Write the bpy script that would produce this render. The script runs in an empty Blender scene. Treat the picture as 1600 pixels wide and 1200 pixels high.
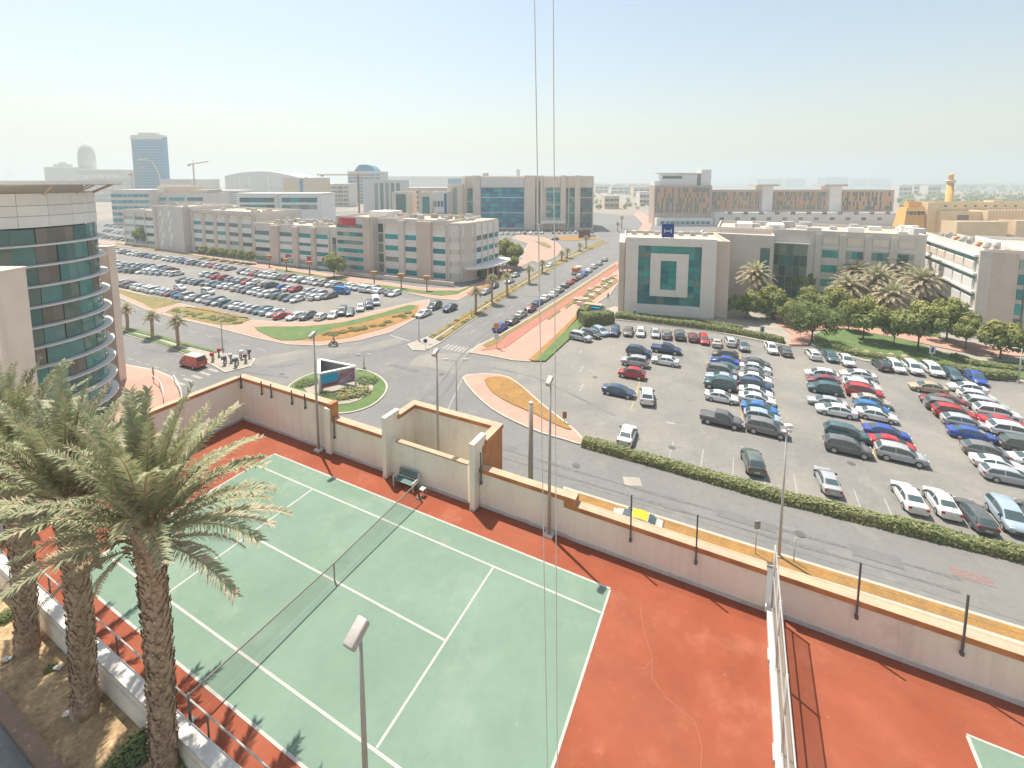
import bpy, bmesh, math, random
from mathutils import Vector, Matrix
rad = math.radians
random.seed(7)
scene = bpy.context.scene
COL = scene.collection

# ------------------------------------------------------------------ camera
F_PX, CY_PX, PITCH, CAM_H = 715.872, 354.24, 0.1005, 32.0      # photo pixels (1600 wide)
cam = bpy.data.cameras.new('camera')
cam.sensor_width = 36.0
cam.lens = F_PX / 1600 * 36
cam.shift_y = -(600 - CY_PX) / 1600
cam.clip_start = 0.2
cam.clip_end = 80000
cam_o = bpy.data.objects.new('camera', cam)
COL.objects.link(cam_o)
cam_o.location = (0, 0, CAM_H)
cam_o.rotation_euler = (math.pi / 2 - PITCH, 0, 0)
scene.camera = cam_o

# ------------------------------------------------------------------ sky, sun, exposure
SUN_AZ, SUN_EL = math.atan2(-0.584, 0.811), rad(66)
world = bpy.data.worlds.new('World')
scene.world = world
world.use_nodes = True
nt = world.node_tree
nt.nodes.clear()
sky = nt.nodes.new('ShaderNodeTexSky')
sky.sky_type = 'NISHITA'
sky.sun_disc = False
sky.sun_elevation = SUN_EL
sky.sun_rotation = SUN_AZ
sky.air_density = 1.45
sky.dust_density = 2.0
sky.ozone_density = 0.2
bg = nt.nodes.new('ShaderNodeBackground')
bg.inputs['Strength'].default_value = 0.068
wo = nt.nodes.new('ShaderNodeOutputWorld')
nt.links.new(sky.outputs[0], bg.inputs[0])
nt.links.new(bg.outputs[0], wo.inputs[0])
sun = bpy.data.lights.new('sun', 'SUN')
sun.energy = 3.35
sun.angle = rad(0.6)
sun.color = (1.0, 0.94, 0.85)
sun_o = bpy.data.objects.new('sun', sun)
COL.objects.link(sun_o)
sd = Vector((math.sin(SUN_AZ) * math.cos(SUN_EL), math.cos(SUN_AZ) * math.cos(SUN_EL), math.sin(SUN_EL)))
sun_o.rotation_euler = sd.to_track_quat('Z', 'Y').to_euler()
sun_o.location = (0, 0, 300)
vs = scene.view_settings
vs.view_transform = 'Standard'
vs.look = 'None'
vs.gamma = 1.0
vs.use_curve_mapping = False
vs.exposure = 1.19
cy = scene.cycles
cy.use_denoising = True
cy.max_bounces = 7
cy.diffuse_bounces = 5
cy.glossy_bounces = 3
cy.transmission_bounces = 3
cy.volume_bounces = 1
cy.transparent_max_bounces = 10
cy.sample_clamp_indirect = 4.0
cy.caustics_reflective = False
cy.caustics_refractive = False

# ------------------------------------------------------------------ pixel -> place
def ray(x, y):
    c, s = math.cos(PITCH), math.sin(PITCH)
    k = (y - CY_PX) / F_PX
    return ((x - 800) / F_PX, c - k * s, -s - k * c)
def G(x, y, z=0.0):
    """where the sight line through a photo pixel meets the level z"""
    d = ray(x, y); t = (z - CAM_H) / d[2]
    return Vector((d[0] * t, d[1] * t, z))
def P(x, y, Y):
    """the point of a sight line at distance Y ahead"""
    d = ray(x, y); t = Y / d[1]
    return Vector((d[0] * t, Y, CAM_H + d[2] * t))
# the court's own axes: U along its length (to the right), V towards the street
ROT = rad(-26.6141)
U = Vector((math.cos(ROT), math.sin(ROT), 0)); V = Vector((-math.sin(ROT), math.cos(ROT), 0))
ZC = 12.974
C0 = Vector((-8.47228, 20.07105, 0))
def CT(u, v, z=0.0):
    q = C0 + U * u + V * v
    return Vector((q.x, q.y, ZC + z))

# ------------------------------------------------------------------ materials
MATS = {}
def mat(name, c, rough=0.85, metal=0.0, var=0.0, scale=0.3, c2=None, fine=0.0, fscale=8.0, bump=0.0, bscale=20.0,
        spec=0.5, objcol=False, rnd=0.0, stretch=None, coat=0.0, sub=0.0, stain=None, streak=0.0, panes=None):
    if name in MATS: return MATS[name]
    m = bpy.data.materials.new(name); MATS[name] = m
    m.use_nodes = True
    t = m.node_tree; n = t.nodes; L = t.links
    b = n['Principled BSDF']
    b.inputs['Roughness'].default_value = rough
    b.inputs['Metallic'].default_value = metal
    b.inputs['Specular IOR Level'].default_value = spec
    if coat: b.inputs['Coat Weight'].default_value = coat; b.inputs['Coat Roughness'].default_value = 0.08
    m.diffuse_color = (c[0], c[1], c[2], 1)
    geo = n.new('ShaderNodeNewGeometry')
    vec = geo.outputs['Position']
    if stretch:
        mp = n.new('ShaderNodeMapping'); mp.inputs['Scale'].default_value = stretch
        L.new(vec, mp.inputs[0]); vec = mp.outputs[0]
    if objcol:
        oi = n.new('ShaderNodeObjectInfo'); cur = oi.outputs['Color']
    else:
        rgb = n.new('ShaderNodeRGB'); rgb.outputs[0].default_value = (c[0], c[1], c[2], 1); cur = rgb.outputs[0]
    if c2 is not None:
        nz = n.new('ShaderNodeTexNoise'); nz.inputs['Scale'].default_value = scale; nz.inputs['Detail'].default_value = 5
        nz.inputs['Roughness'].default_value = 0.6
        L.new(vec, nz.inputs['Vector'])
        rp = n.new('ShaderNodeValToRGB'); rp.color_ramp.elements[0].position = 0.38; rp.color_ramp.elements[1].position = 0.64
        L.new(nz.outputs[0], rp.inputs[0])
        mx = n.new('ShaderNodeMix'); mx.data_type = 'RGBA'
        L.new(rp.outputs[0], mx.inputs['Factor']); L.new(cur, mx.inputs['A'])
        mx.inputs['B'].default_value = (c2[0], c2[1], c2[2], 1)
        cur = mx.outputs['Result']
    def brighten(cur, src, amt):
        mr = n.new('ShaderNodeMapRange'); mr.inputs['From Min'].default_value = 0.25; mr.inputs['From Max'].default_value = 0.75
        mr.inputs['To Min'].default_value = 1 - amt; mr.inputs['To Max'].default_value = 1 + amt
        L.new(src, mr.inputs['Value'])
        vm = n.new('ShaderNodeVectorMath'); vm.operation = 'SCALE'
        L.new(cur, vm.inputs[0]); L.new(mr.outputs[0], vm.inputs['Scale'])
        return vm.outputs[0]
    def blot(cur, colr, sc, lo, hi, amt, vv, det=6):
        nz = n.new('ShaderNodeTexNoise'); nz.inputs['Scale'].default_value = sc; nz.inputs['Detail'].default_value = det; nz.inputs['Roughness'].default_value = 0.65
        L.new(vv, nz.inputs['Vector'])
        mr = n.new('ShaderNodeMapRange'); mr.inputs['From Min'].default_value = lo; mr.inputs['From Max'].default_value = hi; mr.inputs['To Max'].default_value = amt
        L.new(nz.outputs[0], mr.inputs['Value'])
        mx = n.new('ShaderNodeMix'); mx.data_type = 'RGBA'; L.new(mr.outputs[0], mx.inputs['Factor']); L.new(cur, mx.inputs['A']); mx.inputs['B'].default_value = (*colr, 1)
        return mx.outputs['Result']
    for (colr, sc, lo, hi, amt) in (stain or ()): cur = blot(cur, colr, sc, lo, hi, amt, vec)
    if streak:      # rain and dust streaks running down
        mp = n.new('ShaderNodeMapping'); mp.inputs['Scale'].default_value = (1.6, 1.6, 0.1); L.new(geo.outputs['Position'], mp.inputs[0])
        cur = blot(cur, (c[0] * 0.55, c[1] * 0.5, c[2] * 0.45), 1.0, 0.5, 0.78, streak, mp.outputs[0], 4)
    if panes:       # blinds and dark rooms behind different windows
        oi = n.new('ShaderNodeObjectInfo'); cr = n.new('ShaderNodeValToRGB'); cr.color_ramp.interpolation = 'CONSTANT'
        els = cr.color_ramp.elements; els[0].color = (*panes[0], 1); els[1].position = 1 / len(panes); els[1].color = (*panes[1], 1)
        for q in range(2, len(panes)): e_ = els.new(q / len(panes)); e_.color = (*panes[q], 1)
        L.new(oi.outputs['Random'], cr.inputs[0]); cur = cr.outputs[0]
    if var:
        nz = n.new('ShaderNodeTexNoise'); nz.inputs['Scale'].default_value = scale * 2.3; nz.inputs['Detail'].default_value = 4
        L.new(vec, nz.inputs['Vector']); cur = brighten(cur, nz.outputs[0], var)
    if fine:
        nz = n.new('ShaderNodeTexNoise'); nz.inputs['Scale'].default_value = fscale; nz.inputs['Detail'].default_value = 3
        L.new(vec, nz.inputs['Vector']); cur = brighten(cur, nz.outputs[0], fine)
    if rnd:
        oi = n.new('ShaderNodeObjectInfo')
        mr = n.new('ShaderNodeMapRange'); mr.inputs['To Min'].default_value = 1 - rnd; mr.inputs['To Max'].default_value = 1 + rnd
        L.new(oi.outputs['Random'], mr.inputs['Value'])
        vm = n.new('ShaderNodeVectorMath'); vm.operation = 'SCALE'
        L.new(cur, vm.inputs[0]); L.new(mr.outputs[0], vm.inputs['Scale']); cur = vm.outputs[0]
    L.new(cur, b.inputs['Base Color'])
    if bump:
        nz = n.new('ShaderNodeTexNoise'); nz.inputs['Scale'].default_value = bscale; nz.inputs['Detail'].default_value = 4
        L.new(vec, nz.inputs['Vector'])
        bp = n.new('ShaderNodeBump'); bp.inputs['Strength'].default_value = bump; bp.inputs['Distance'].default_value = 0.05
        L.new(nz.outputs[0], bp.inputs['Height']); L.new(bp.outputs[0], b.inputs['Normal'])
    if sub:      # light passing through leaves
        tr = n.new('ShaderNodeBsdfTranslucent'); L.new(cur, tr.inputs['Color'])
        ms = n.new('ShaderNodeMixShader'); ms.inputs[0].default_value = sub
        out = n['Material Output']
        L.new(b.outputs[0], ms.inputs[1]); L.new(tr.outputs[0], ms.inputs[2]); L.new(ms.outputs[0], out.inputs[0])
    return m

# ------------------------------------------------------------------ objects
def tag(o, label=None, cat=None, group=None, kind=None):
    if label: o['label'] = label
    if cat: o['category'] = cat
    if group: o['group'] = group
    if kind: o['kind'] = kind
    return o
def empty(name, loc, rz=0.0, label=None, cat=None, group=None):
    o = bpy.data.objects.new(name, None); COL.objects.link(o)
    o.location = loc; o.rotation_euler = (0, 0, rz); o.empty_display_size = 0.5
    return tag(o, label, cat, group)
def obj(name, me, parent=None, loc=None, rot=None, scl=None):
    o = bpy.data.objects.new(name, me); COL.objects.link(o)
    if parent is not None: o.parent = parent
    if loc is not None: o.location = loc
    if rot is not None: o.rotation_euler = rot
    if scl is not None: o.scale = scl
    return o
def mesh_of(bm, name, m, smooth=False):
    me = bpy.data.meshes.new(name)
    bm.normal_update()
    bm.to_mesh(me); bm.free()
    for mm in (m if isinstance(m, (list, tuple)) else [m]): me.materials.append(mm)
    if smooth:
        for p in me.polygons: p.use_smooth = True
    return me
def fast_mesh(name, vs, fs, m, smooth=False, mi=None):
    me = bpy.data.meshes.new(name)
    me.from_pydata([tuple(v) for v in vs], [], fs)
    for mm in (m if isinstance(m, (list, tuple)) else [m]): me.materials.append(mm)
    if mi: me.polygons.foreach_set('material_index', mi)
    if smooth: me.polygons.foreach_set('use_smooth', [True] * len(me.polygons))
    me.update()
    return me
CUBES = {}
def cube_mesh(m, bev=0.0):
    k = m.name
    if k not in CUBES:
        bm = bmesh.new(); bmesh.ops.create_cube(bm, size=1.0)
        CUBES[k] = mesh_of(bm, 'block_' + k, m)
    return CUBES[k]
def ub(name, parent, x0, x1, y0, y1, z0, z1, m, rz=None):
    """a box sharing one unit mesh"""
    o = bpy.data.objects.new(name, cube_mesh(m)); COL.objects.link(o)
    if parent is not None: o.parent = parent
    o.location = ((x0 + x1) / 2, (y0 + y1) / 2, (z0 + z1) / 2)
    o.scale = (abs(x1 - x0), abs(y1 - y0), abs(z1 - z0))
    if rz: o.rotation_euler = (0, 0, rz)
    return o
def bbox(bm, x0, x1, y0, y1, z0, z1, bev=0.0):
    r = bmesh.ops.create_cube(bm, size=1.0)
    for v in r['verts']:
        v.co = ((x0 + x1) / 2 + v.co.x * (x1 - x0), (y0 + y1) / 2 + v.co.y * (y1 - y0), (z0 + z1) / 2 + v.co.z * (z1 - z0))
    if bev:
        es = list({e for v in r['verts'] for e in v.link_edges})
        bmesh.ops.bevel(bm, geom=es, offset=bev, segments=2, affect='EDGES', profile=0.5)
def tube(bm, pts, rads, n=8, cap=True):
    """tapered tube through points"""
    pts = [Vector(p) for p in pts]
    if not isinstance(rads, (list, tuple)): rads = [rads] * len(pts)
    rings = []
    for i, p in enumerate(pts):
        d = (pts[min(i + 1, len(pts) - 1)] - pts[max(i - 1, 0)])
        d = d.normalized() if d.length > 1e-9 else Vector((0, 0, 1))
        a = Vector((1, 0, 0)) if abs(d.x) < 0.8 else Vector((0, 1, 0))
        s = d.cross(a).normalized(); t = d.cross(s)
        rings.append([bm.verts.new(p + (s * math.cos(k * 2 * math.pi / n) + t * math.sin(k * 2 * math.pi / n)) * rads[i]) for k in range(n)])
    for i in range(len(rings) - 1):
        for k in range(n):
            bm.faces.new((rings[i][k], rings[i][(k + 1) % n], rings[i + 1][(k + 1) % n], rings[i + 1][k]))
    if cap:
        bm.faces.new(rings[0][::-1]); bm.faces.new(rings[-1])
def tube_obj(name, parent, pts, rads, m, n=8, loc=None):
    bm = bmesh.new(); tube(bm, pts, rads, n)
    bmesh.ops.recalc_face_normals(bm, faces=bm.faces)
    return obj(name, mesh_of(bm, name, m, True), parent, loc)
def slab(name, pts, z0, z1, m, parent=None, kind='structure', side=None):
    """a flat piece with thickness from an outline (xy)"""
    bm = bmesh.new()
    a = sum(pts[i][0] * pts[(i + 1) % len(pts)][1] - pts[(i + 1) % len(pts)][0] * pts[i][1] for i in range(len(pts)))
    if a < 0: pts = pts[::-1]
    top = [bm.verts.new((p[0], p[1], z1)) for p in pts]
    bot = [bm.verts.new((p[0], p[1], z0)) for p in pts]
    f = bm.faces.new(top)
    for i in range(len(pts)):
        j = (i + 1) % len(pts)
        q = bm.faces.new((bot[i], bot[j], top[j], top[i]))
        if side: q.material_index = 1
    bm.normal_update()
    bmesh.ops.triangulate(bm, faces=[f])
    o = obj(name, mesh_of(bm, name, [m, side] if side else m), parent)
    if kind: o['kind'] = kind
    return o
def pxpoly(pts, z=0.0):
    return [(G(x, y, z).x, G(x, y, z).y) for x, y in pts]
def smooth_poly(pts, n=3):
    """Catmull-Rom through a closed outline"""
    out = []; k = len(pts)
    for i in range(k):
        p0, p1, p2, p3 = (Vector((*pts[(i + d) % k][:2], 0)) for d in (-1, 0, 1, 2))
        for s in range(n):
            t = s / n
            q = 0.5 * ((2 * p1) + (p2 - p0) * t + (2 * p0 - 5 * p1 + 4 * p2 - p3) * t * t + (3 * p1 - p0 - 3 * p2 + p3) * t ** 3)
            out.append((q.x, q.y))
    return out
# ================================================================== ground
M_SAND = mat('dry_sand_ground', (0.30, 0.25, 0.19), 0.95, c2=(0.24, 0.21, 0.165), scale=0.02, var=0.12, fine=0.12, fscale=0.6)
M_ASPH = mat('grey_asphalt', (0.165, 0.163, 0.155), 0.9, c2=(0.19, 0.182, 0.166), scale=0.05, var=0.08, fine=0.07, fscale=1.6, bump=0.15, bscale=30, stain=(((0.26, 0.24, 0.205), 0.35, 0.55, 0.72, 0.55), ((0.10, 0.098, 0.094), 0.9, 0.6, 0.72, 0.5)))
M_LOT = mat('pale_asphalt', (0.245, 0.226, 0.192), 0.92, c2=(0.19, 0.182, 0.166), scale=0.09, var=0.07, fine=0.07, fscale=2.0, bump=0.15, bscale=30, stain=(((0.29, 0.265, 0.225), 0.3, 0.55, 0.72, 0.55), ((0.11, 0.104, 0.097), 1.1, 0.59, 0.7, 0.55)))
M_CONC = mat('pale_concrete', (0.36, 0.32, 0.26), 0.9, c2=(0.30, 0.27, 0.225), scale=0.3, var=0.08, fine=0.06)
M_KERB = mat('kerb_stone', (0.43, 0.38, 0.31), 0.85, var=0.1, scale=0.8, fine=0.08, fscale=6)
M_RED_PAV = mat('red_pavers', (0.38, 0.155, 0.105), 0.9, c2=(0.33, 0.14, 0.10), scale=0.3, var=0.08, fine=0.1, fscale=5)
M_SOIL = mat('ochre_soil', (0.32, 0.17, 0.046), 0.95, c2=(0.26, 0.15, 0.05), scale=0.5, var=0.15, fine=0.2, fscale=5, bump=0.4, bscale=6)
M_DRY = mat('dry_grass', (0.25, 0.175, 0.065), 0.95, c2=(0.14, 0.15, 0.045), scale=0.5, var=0.2, fine=0.3, fscale=6, bump=0.5, bscale=10)
M_LAWN = mat('lawn_grass', (0.085, 0.15, 0.045), 0.95, c2=(0.125, 0.17, 0.055), scale=0.35, var=0.15, fine=0.25, fscale=7, bump=0.5, bscale=14)
M_PAINT_W = mat('white_road_paint', (0.33, 0.315, 0.28), 0.8, var=0.2, scale=2.0, fine=0.15)
M_PAINT_Y = mat('yellow_road_paint', (0.42, 0.31, 0.12), 0.8, var=0.2, scale=2.0, fine=0.15)

def brick_mat(name, ca, cb, cm, sc):
    m = mat(name, ca, 0.9)
    t = m.node_tree; n = t.nodes; L = t.links
    br = n.new('ShaderNodeTexBrick')
    br.inputs['Color1'].default_value = (*ca, 1); br.inputs['Color2'].default_value = (*cb, 1); br.inputs['Mortar'].default_value = (*cm, 1)
    br.inputs['Scale'].default_value = sc; br.inputs['Mortar Size'].default_value = 0.012
    g = n.new('ShaderNodeNewGeometry'); mp = n.new('ShaderNodeMapping'); mp.inputs['Rotation'].default_value = (0, 0, ROT)
    L.new(g.outputs['Position'], mp.inputs[0]); L.new(mp.outputs[0], br.inputs['Vector'])
    nz = n.new('ShaderNodeTexNoise'); nz.inputs['Scale'].default_value = 0.35; nz.inputs['Detail'].default_value = 6
    L.new(g.outputs['Position'], nz.inputs['Vector'])
    mx = n.new('ShaderNodeMix'); mx.data_type = 'RGBA'; mx.blend_type = 'MULTIPLY'; mx.inputs['Factor'].default_value = 0.35
    L.new(br.outputs[0], mx.inputs['A']); L.new(nz.outputs[0], mx.inputs['B'])
    sc_ = n.new('ShaderNodeVectorMath'); sc_.operation = 'SCALE'; sc_.inputs['Scale'].default_value = 1.18
    L.new(mx.outputs['Result'], sc_.inputs[0])
    L.new(sc_.outputs[0], n['Principled BSDF'].inputs['Base Color'])
    return m
M_PINK = brick_mat('pink_pavers', (0.49, 0.285, 0.21), (0.445, 0.25, 0.185), (0.37, 0.225, 0.17), 2.2)

def flat(name, pts, z, m, kind='structure'):
    bm = bmesh.new()
    f = bm.faces.new([bm.verts.new((p[0], p[1], z)) for p in pts])
    f.normal_update()
    if f.normal.z < 0: f.normal_flip()
    if len(pts) > 4: bmesh.ops.triangulate(bm, faces=[f])
    o = obj(name, mesh_of(bm, name, m)); o['kind'] = kind
    return o
flat('ground', [(-30000, -3000), (30000, -3000), (30000, 30000), (-30000, 30000)], 0.0, M_SAND)
flat('road', [(-330, 10), (170, 10), (170, 330), (40, 520), (-60, 520), (-330, 420)], 0.02, M_ASPH)
M_SEA = mat('sea_water', (0.06, 0.16, 0.17), 0.25, var=0.15, scale=0.004, bump=0.2, bscale=0.15)
flat('sea', [(700, 3200), (900, 2100), (1350, 1550), (2600, 1250), (9000, 900), (29000, 900), (29000, 29000), (300, 29000), (300, 5000)], 0.3, M_SEA)

KERB_W = 0.3
BZ = [0.0]
def along(a, b, t): return (a[0] + (b[0] - a[0]) * t, a[1] + (b[1] - a[1]) * t)
def inset(pts, d):
    """shrink an outline by d"""
    k = len(pts); out = []
    a = sum(pts[i][0] * pts[(i + 1) % k][1] - pts[(i + 1) % k][0] * pts[i][1] for i in range(k))
    s = 1 if a > 0 else -1
    for i in range(k):
        p0, p1, p2 = (Vector(pts[(i + j) % k][:2]) for j in (-1, 0, 1))
        e1 = (p1 - p0).normalized(); e2 = (p2 - p1).normalized()
        n1 = Vector((-e1.y, e1.x)) * s; n2 = Vector((-e2.y, e2.x)) * s
        q = p1 + (n1 + n2) / max((n1 + n2).length_squared, 0.5) * 2 * d
        out.append((q.x, q.y))
    return out
def kerbed(name, pts, m, h=0.14, z0=0.0):
    """a raised slab with a kerb stone rim"""
    BZ[0] += 0.004; h += BZ[0] * 0.3
    r = slab(name, pts, z0 - 0.1, z0 + h, M_KERB)
    inn = inset(pts, KERB_W)
    s = flat(name + '_surface', inn, z0 + h + 0.012, m); s.parent = r; s.name = 'surface'
    del s['kind']
    return r
def bed(name, px, m, z, sm=0):
    p = pxpoly(px)
    if sm: p = smooth_poly(p, sm)
    BZ[0] += 0.004
    return slab(name, p, 0.05, z + BZ[0] * 0.8, m)

# ---- left car park with its pavements, beds and lawn
lotL = [(60, 372), (170, 383), (330, 407), (480, 433), (560, 446), (625, 457), (668, 468), (640, 474), (590, 485), (545, 497), (500, 503), (440, 504), (380, 499), (300, 479), (180, 449), (60, 418)]
flat('car_park', pxpoly(lotL), 0.045, M_LOT)
edge = [(60, 418), (180, 449), (300, 479), (380, 499), (440, 504), (500, 503), (545, 497), (590, 485), (640, 474), (672, 468), (668, 482), (652, 497), (610, 520), (560, 533), (500, 541), (450, 539), (400, 529), (340, 513), (290, 501), (235, 488), (185, 465), (60, 428)]
kerbed('pavement', pxpoly(edge), M_PINK, 0.13)
bed('planting_bed', [(150, 445), (188, 453), (215, 460), (250, 466), (283, 473), (262, 479), (240, 484), (222, 474), (190, 460), (150, 451)], M_DRY, 0.19)
bed('planting_bed', [(258, 489), (275, 480), (300, 482), (330, 487), (365, 496), (393, 500), (372, 508), (345, 509), (300, 500)], M_DRY, 0.19)
bed('soil_bank', [(290, 481), (320, 483), (360, 492), (388, 498), (370, 497), (330, 488)], M_SOIL, 0.33)
bed('soil_bed', [(398, 512), (430, 524), (455, 532), (500, 534), (545, 529), (600, 514), (640, 499), (652, 487), (655, 478), (640, 478), (600, 489), (540, 504), (480, 511), (430, 511)], M_SOIL, 0.19)
bed('lawn', [(398, 513), (430, 512), (480, 511), (540, 504), (600, 489), (638, 478), (650, 480), (640, 487), (612, 492), (585, 500), (555, 508), (525, 513), (505, 521), (480, 531), (440, 533), (415, 524)], M_LAWN, 0.22, 2)
# ---- ground in front of the long office block
of_front = [(60, 365), (200, 380), (330, 401), (400, 411), (480, 423), (540, 432), (600, 441), (655, 449), (715, 452), (745, 444), (795, 417), (850, 388), (862, 392), (800, 424), (760, 446), (715, 470), (672, 466), (625, 455), (560, 445), (480, 432), (330, 406), (170, 382), (60, 371)]
kerbed('pavement', pxpoly(of_front), M_PINK, 0.13)
bed('verge', [(180, 379), (240, 389), (330, 403), (395, 412), (394, 415), (330, 405.5), (180, 382)], M_DRY, 0.2)
bed('lawn', [(430, 420), (480, 428), (545, 438), (542, 441), (480, 431), (430, 423)], M_LAWN, 0.2)
bed('lawn', [(560, 442), (610, 448), (660, 455), (715, 455), (740, 447), (715, 460), (690, 463), (640, 457), (600, 451)], M_LAWN, 0.2)
bed('soil_bed', [(728, 459), (760, 445), (800, 423), (806, 425), (762, 449), (738, 462)], M_SOIL, 0.2)

# ---- left median with palms
medA = [(150, 505), (195, 511), (240, 522), (285, 535), (345, 552), (400, 561), (392, 573), (352, 583), (325, 568), (290, 554), (240, 536), (193, 523), (150, 514)]
kerbed('median', pxpoly(medA), M_CONC, 0.13)
bed('hedge_strip', [(150, 505.5), (195, 512), (240, 523), (285, 536), (340, 551), (338, 553), (285, 540), (240, 527), (195, 516), (150, 508)], M_LAWN, 0.26)
bed('hedge_strip', [(150, 511), (195, 519), (240, 531), (290, 548), (325, 563), (318, 563), (288, 552), (240, 535), (195, 522), (150, 513)], M_LAWN, 0.26)
# ---- plaza by the round tower
plaza = [(120, 560), (195, 570), (245, 579), (270, 590), (283, 606), (288, 640), (250, 720), (60, 760), (40, 600)]
kerbed('plaza', pxpoly(plaza), M_PINK, 0.13)
# ---- island with the triangular sign
isl = [(449, 606), (470, 591), (500, 581), (540, 576), (575, 580), (597, 591), (606, 605), (598, 622), (575, 638), (540, 647), (500, 646), (470, 636), (453, 621)]
islw = smooth_poly(pxpoly(isl), 4)
kerbed('traffic_island', islw, M_LAWN, 0.14)
bed('soil_bed', [(475, 603), (500, 596), (545, 592), (578, 600), (582, 612), (560, 628), (530, 634), (500, 628), (480, 615)], M_CONC, 0.185, 2)
# ---- street median with palms
medB = [(636, 539), (668, 527), (700, 507), (730, 489), (765, 467), (800, 447), (850, 417), (885, 399), (915, 386), (940, 377), (950, 379), (925, 391), (890, 407), (858, 425), (815, 450), (785, 470), (755, 490), (720, 513), (690, 535), (665, 549), (645, 548)]
kerbed('median', pxpoly(medB), M_CONC, 0.14)
lft = [(668, 527), (700, 507), (730, 489), (765, 467), (800, 447), (850, 417), (885, 399), (915, 386), (940, 377)]
rgt = [(690, 535), (720, 513), (755, 490), (785, 470), (815, 450), (858, 425), (890, 407), (925, 391), (950, 379)]
for a0, a1, mm in ((0.08, 0.36, M_DRY), (0.6, 0.92, M_DRY)):
    bed('hedge_strip', [along(l, r, a0) for l, r in zip(lft, rgt)] + [along(l, r, a1) for l, r in zip(lft, rgt)][::-1], mm, 0.28)
for i in range(len(lft) - 1):
    if i % 2 == 0: continue
    bed('soil_bed', [along(lft[i], rgt[i], 0.38), along(lft[i + 1], rgt[i + 1], 0.38), along(lft[i + 1], rgt[i + 1], 0.58), along(lft[i], rgt[i], 0.58)], M_SOIL, 0.21)
# ---- pavement on the right of the street
pavB = [(733, 552), (745, 541), (775, 527), (835, 492), (900, 451), (965, 408), (968, 440), (952, 462), (905, 492), (875, 523), (829, 566), (800, 564), (765, 557)]
kerbed('pavement', pxpoly(pavB), M_PINK, 0.14)
bed('red_path', [(752, 549), (790, 545), (835, 512), (900, 467), (966, 421), (966, 413), (900, 457), (835, 499), (780, 533)], M_RED_PAV, 0.17)
bed('soil_strip', [(778, 528), (835, 495), (900, 454), (962, 413), (962, 416), (900, 458), (835, 500), (784, 530)], M_DRY, 0.2)
bed('soil_strip', [(754, 541), (778, 528), (790, 528), (778, 538), (762, 545)], M_DRY, 0.2)
bed('soil_strip', [(826, 564), (872, 522), (900, 494), (906, 494), (880, 522), (836, 566)], M_SOIL, 0.2)
bed('lawn', [(836, 566), (880, 522), (904, 499), (912, 507), (893, 528), (852, 566)], M_LAWN, 0.21)
for k in range(4):
    q0, q1 = along((852, 500), (962, 428), k / 4 + 0.02), along((852, 500), (962, 428), (k + 0.8) / 4)
    bed('soil_strip', [q0, q1, (q1[0] + 2, q1[1] + 2), (q0[0] + 3, q0[1] + 3)], M_DRY, 0.2)
bed('soil_strip', [(906, 477), (935, 457), (964, 436), (966, 441), (935, 463), (912, 480)], M_DRY, 0.2)
for k in range(6):
    x0 = 878 + k * 11; y0 = 481 - k * 7.5
    bed('pedestal', [(x0 + 18, y0 - 14), (x0 + 24, y0 - 14), (x0 + 24, y0 - 10), (x0 + 18, y0 - 10)], M_CONC, 0.5) if k % 2 == 0 else None
# ---- wedge island beside the lot entrance
wedge = [(722, 591), (740, 586), (765, 585), (795, 590), (820, 608), (850, 634), (880, 657), (906, 680), (913, 697), (880, 688), (845, 678), (805, 661), (770, 642), (742, 618)]
kerbed('traffic_island', smooth_poly(pxpoly(wedge), 2), M_PINK, 0.14)
bed('soil_bed', [(757, 596), (775, 591), (795, 594), (815, 607), (840, 630), (870, 654), (893, 674), (870, 667), (835, 649), (800, 634), (770, 616)], M_SOIL, 0.2, 2)
# ---- right car park
lotR = [(742, 563), (829, 569), (897, 529), (908, 509), (960, 502), (1030, 510), (1100, 519), (1230, 545), (1265, 541), (1350, 568), (1430, 577), (1500, 592), (1600, 602), (2000, 640), (2300, 1010), (1900, 945), (1600, 868), (1400, 822), (1200, 774), (1000, 717), (912, 692), (872, 655), (842, 630), (812, 603), (795, 590), (765, 584), (738, 585)]
flat('car_park', pxpoly(lotR), 0.05, M_LOT)
# ---- concrete wear patches on the junction
flat('concrete_patch', smooth_poly(pxpoly([(655, 556), (700, 552), (735, 558), (740, 580), (720, 588), (680, 575), (640, 572)]), 3), 0.027, M_LOT)
flat('concrete_patch', smooth_poly(pxpoly([(400, 560), (470, 548), (560, 541), (620, 528), (625, 536), (560, 550), (470, 560), (410, 572)]), 3), 0.027, M_LOT)
# ---- strip at the foot of the podium
sand_top = [(880, 762), (960, 787), (1030, 808), (1200, 861), (1400, 922), (1600, 983), (1900, 1075)]
sand_bot = [(880, 785), (960, 810), (1030, 832), (1200, 886), (1400, 948), (1600, 1012), (1900, 1105)]
kerbed('soil_strip', pxpoly(sand_top + sand_bot[::-1]), M_SOIL, 0.13)

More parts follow.
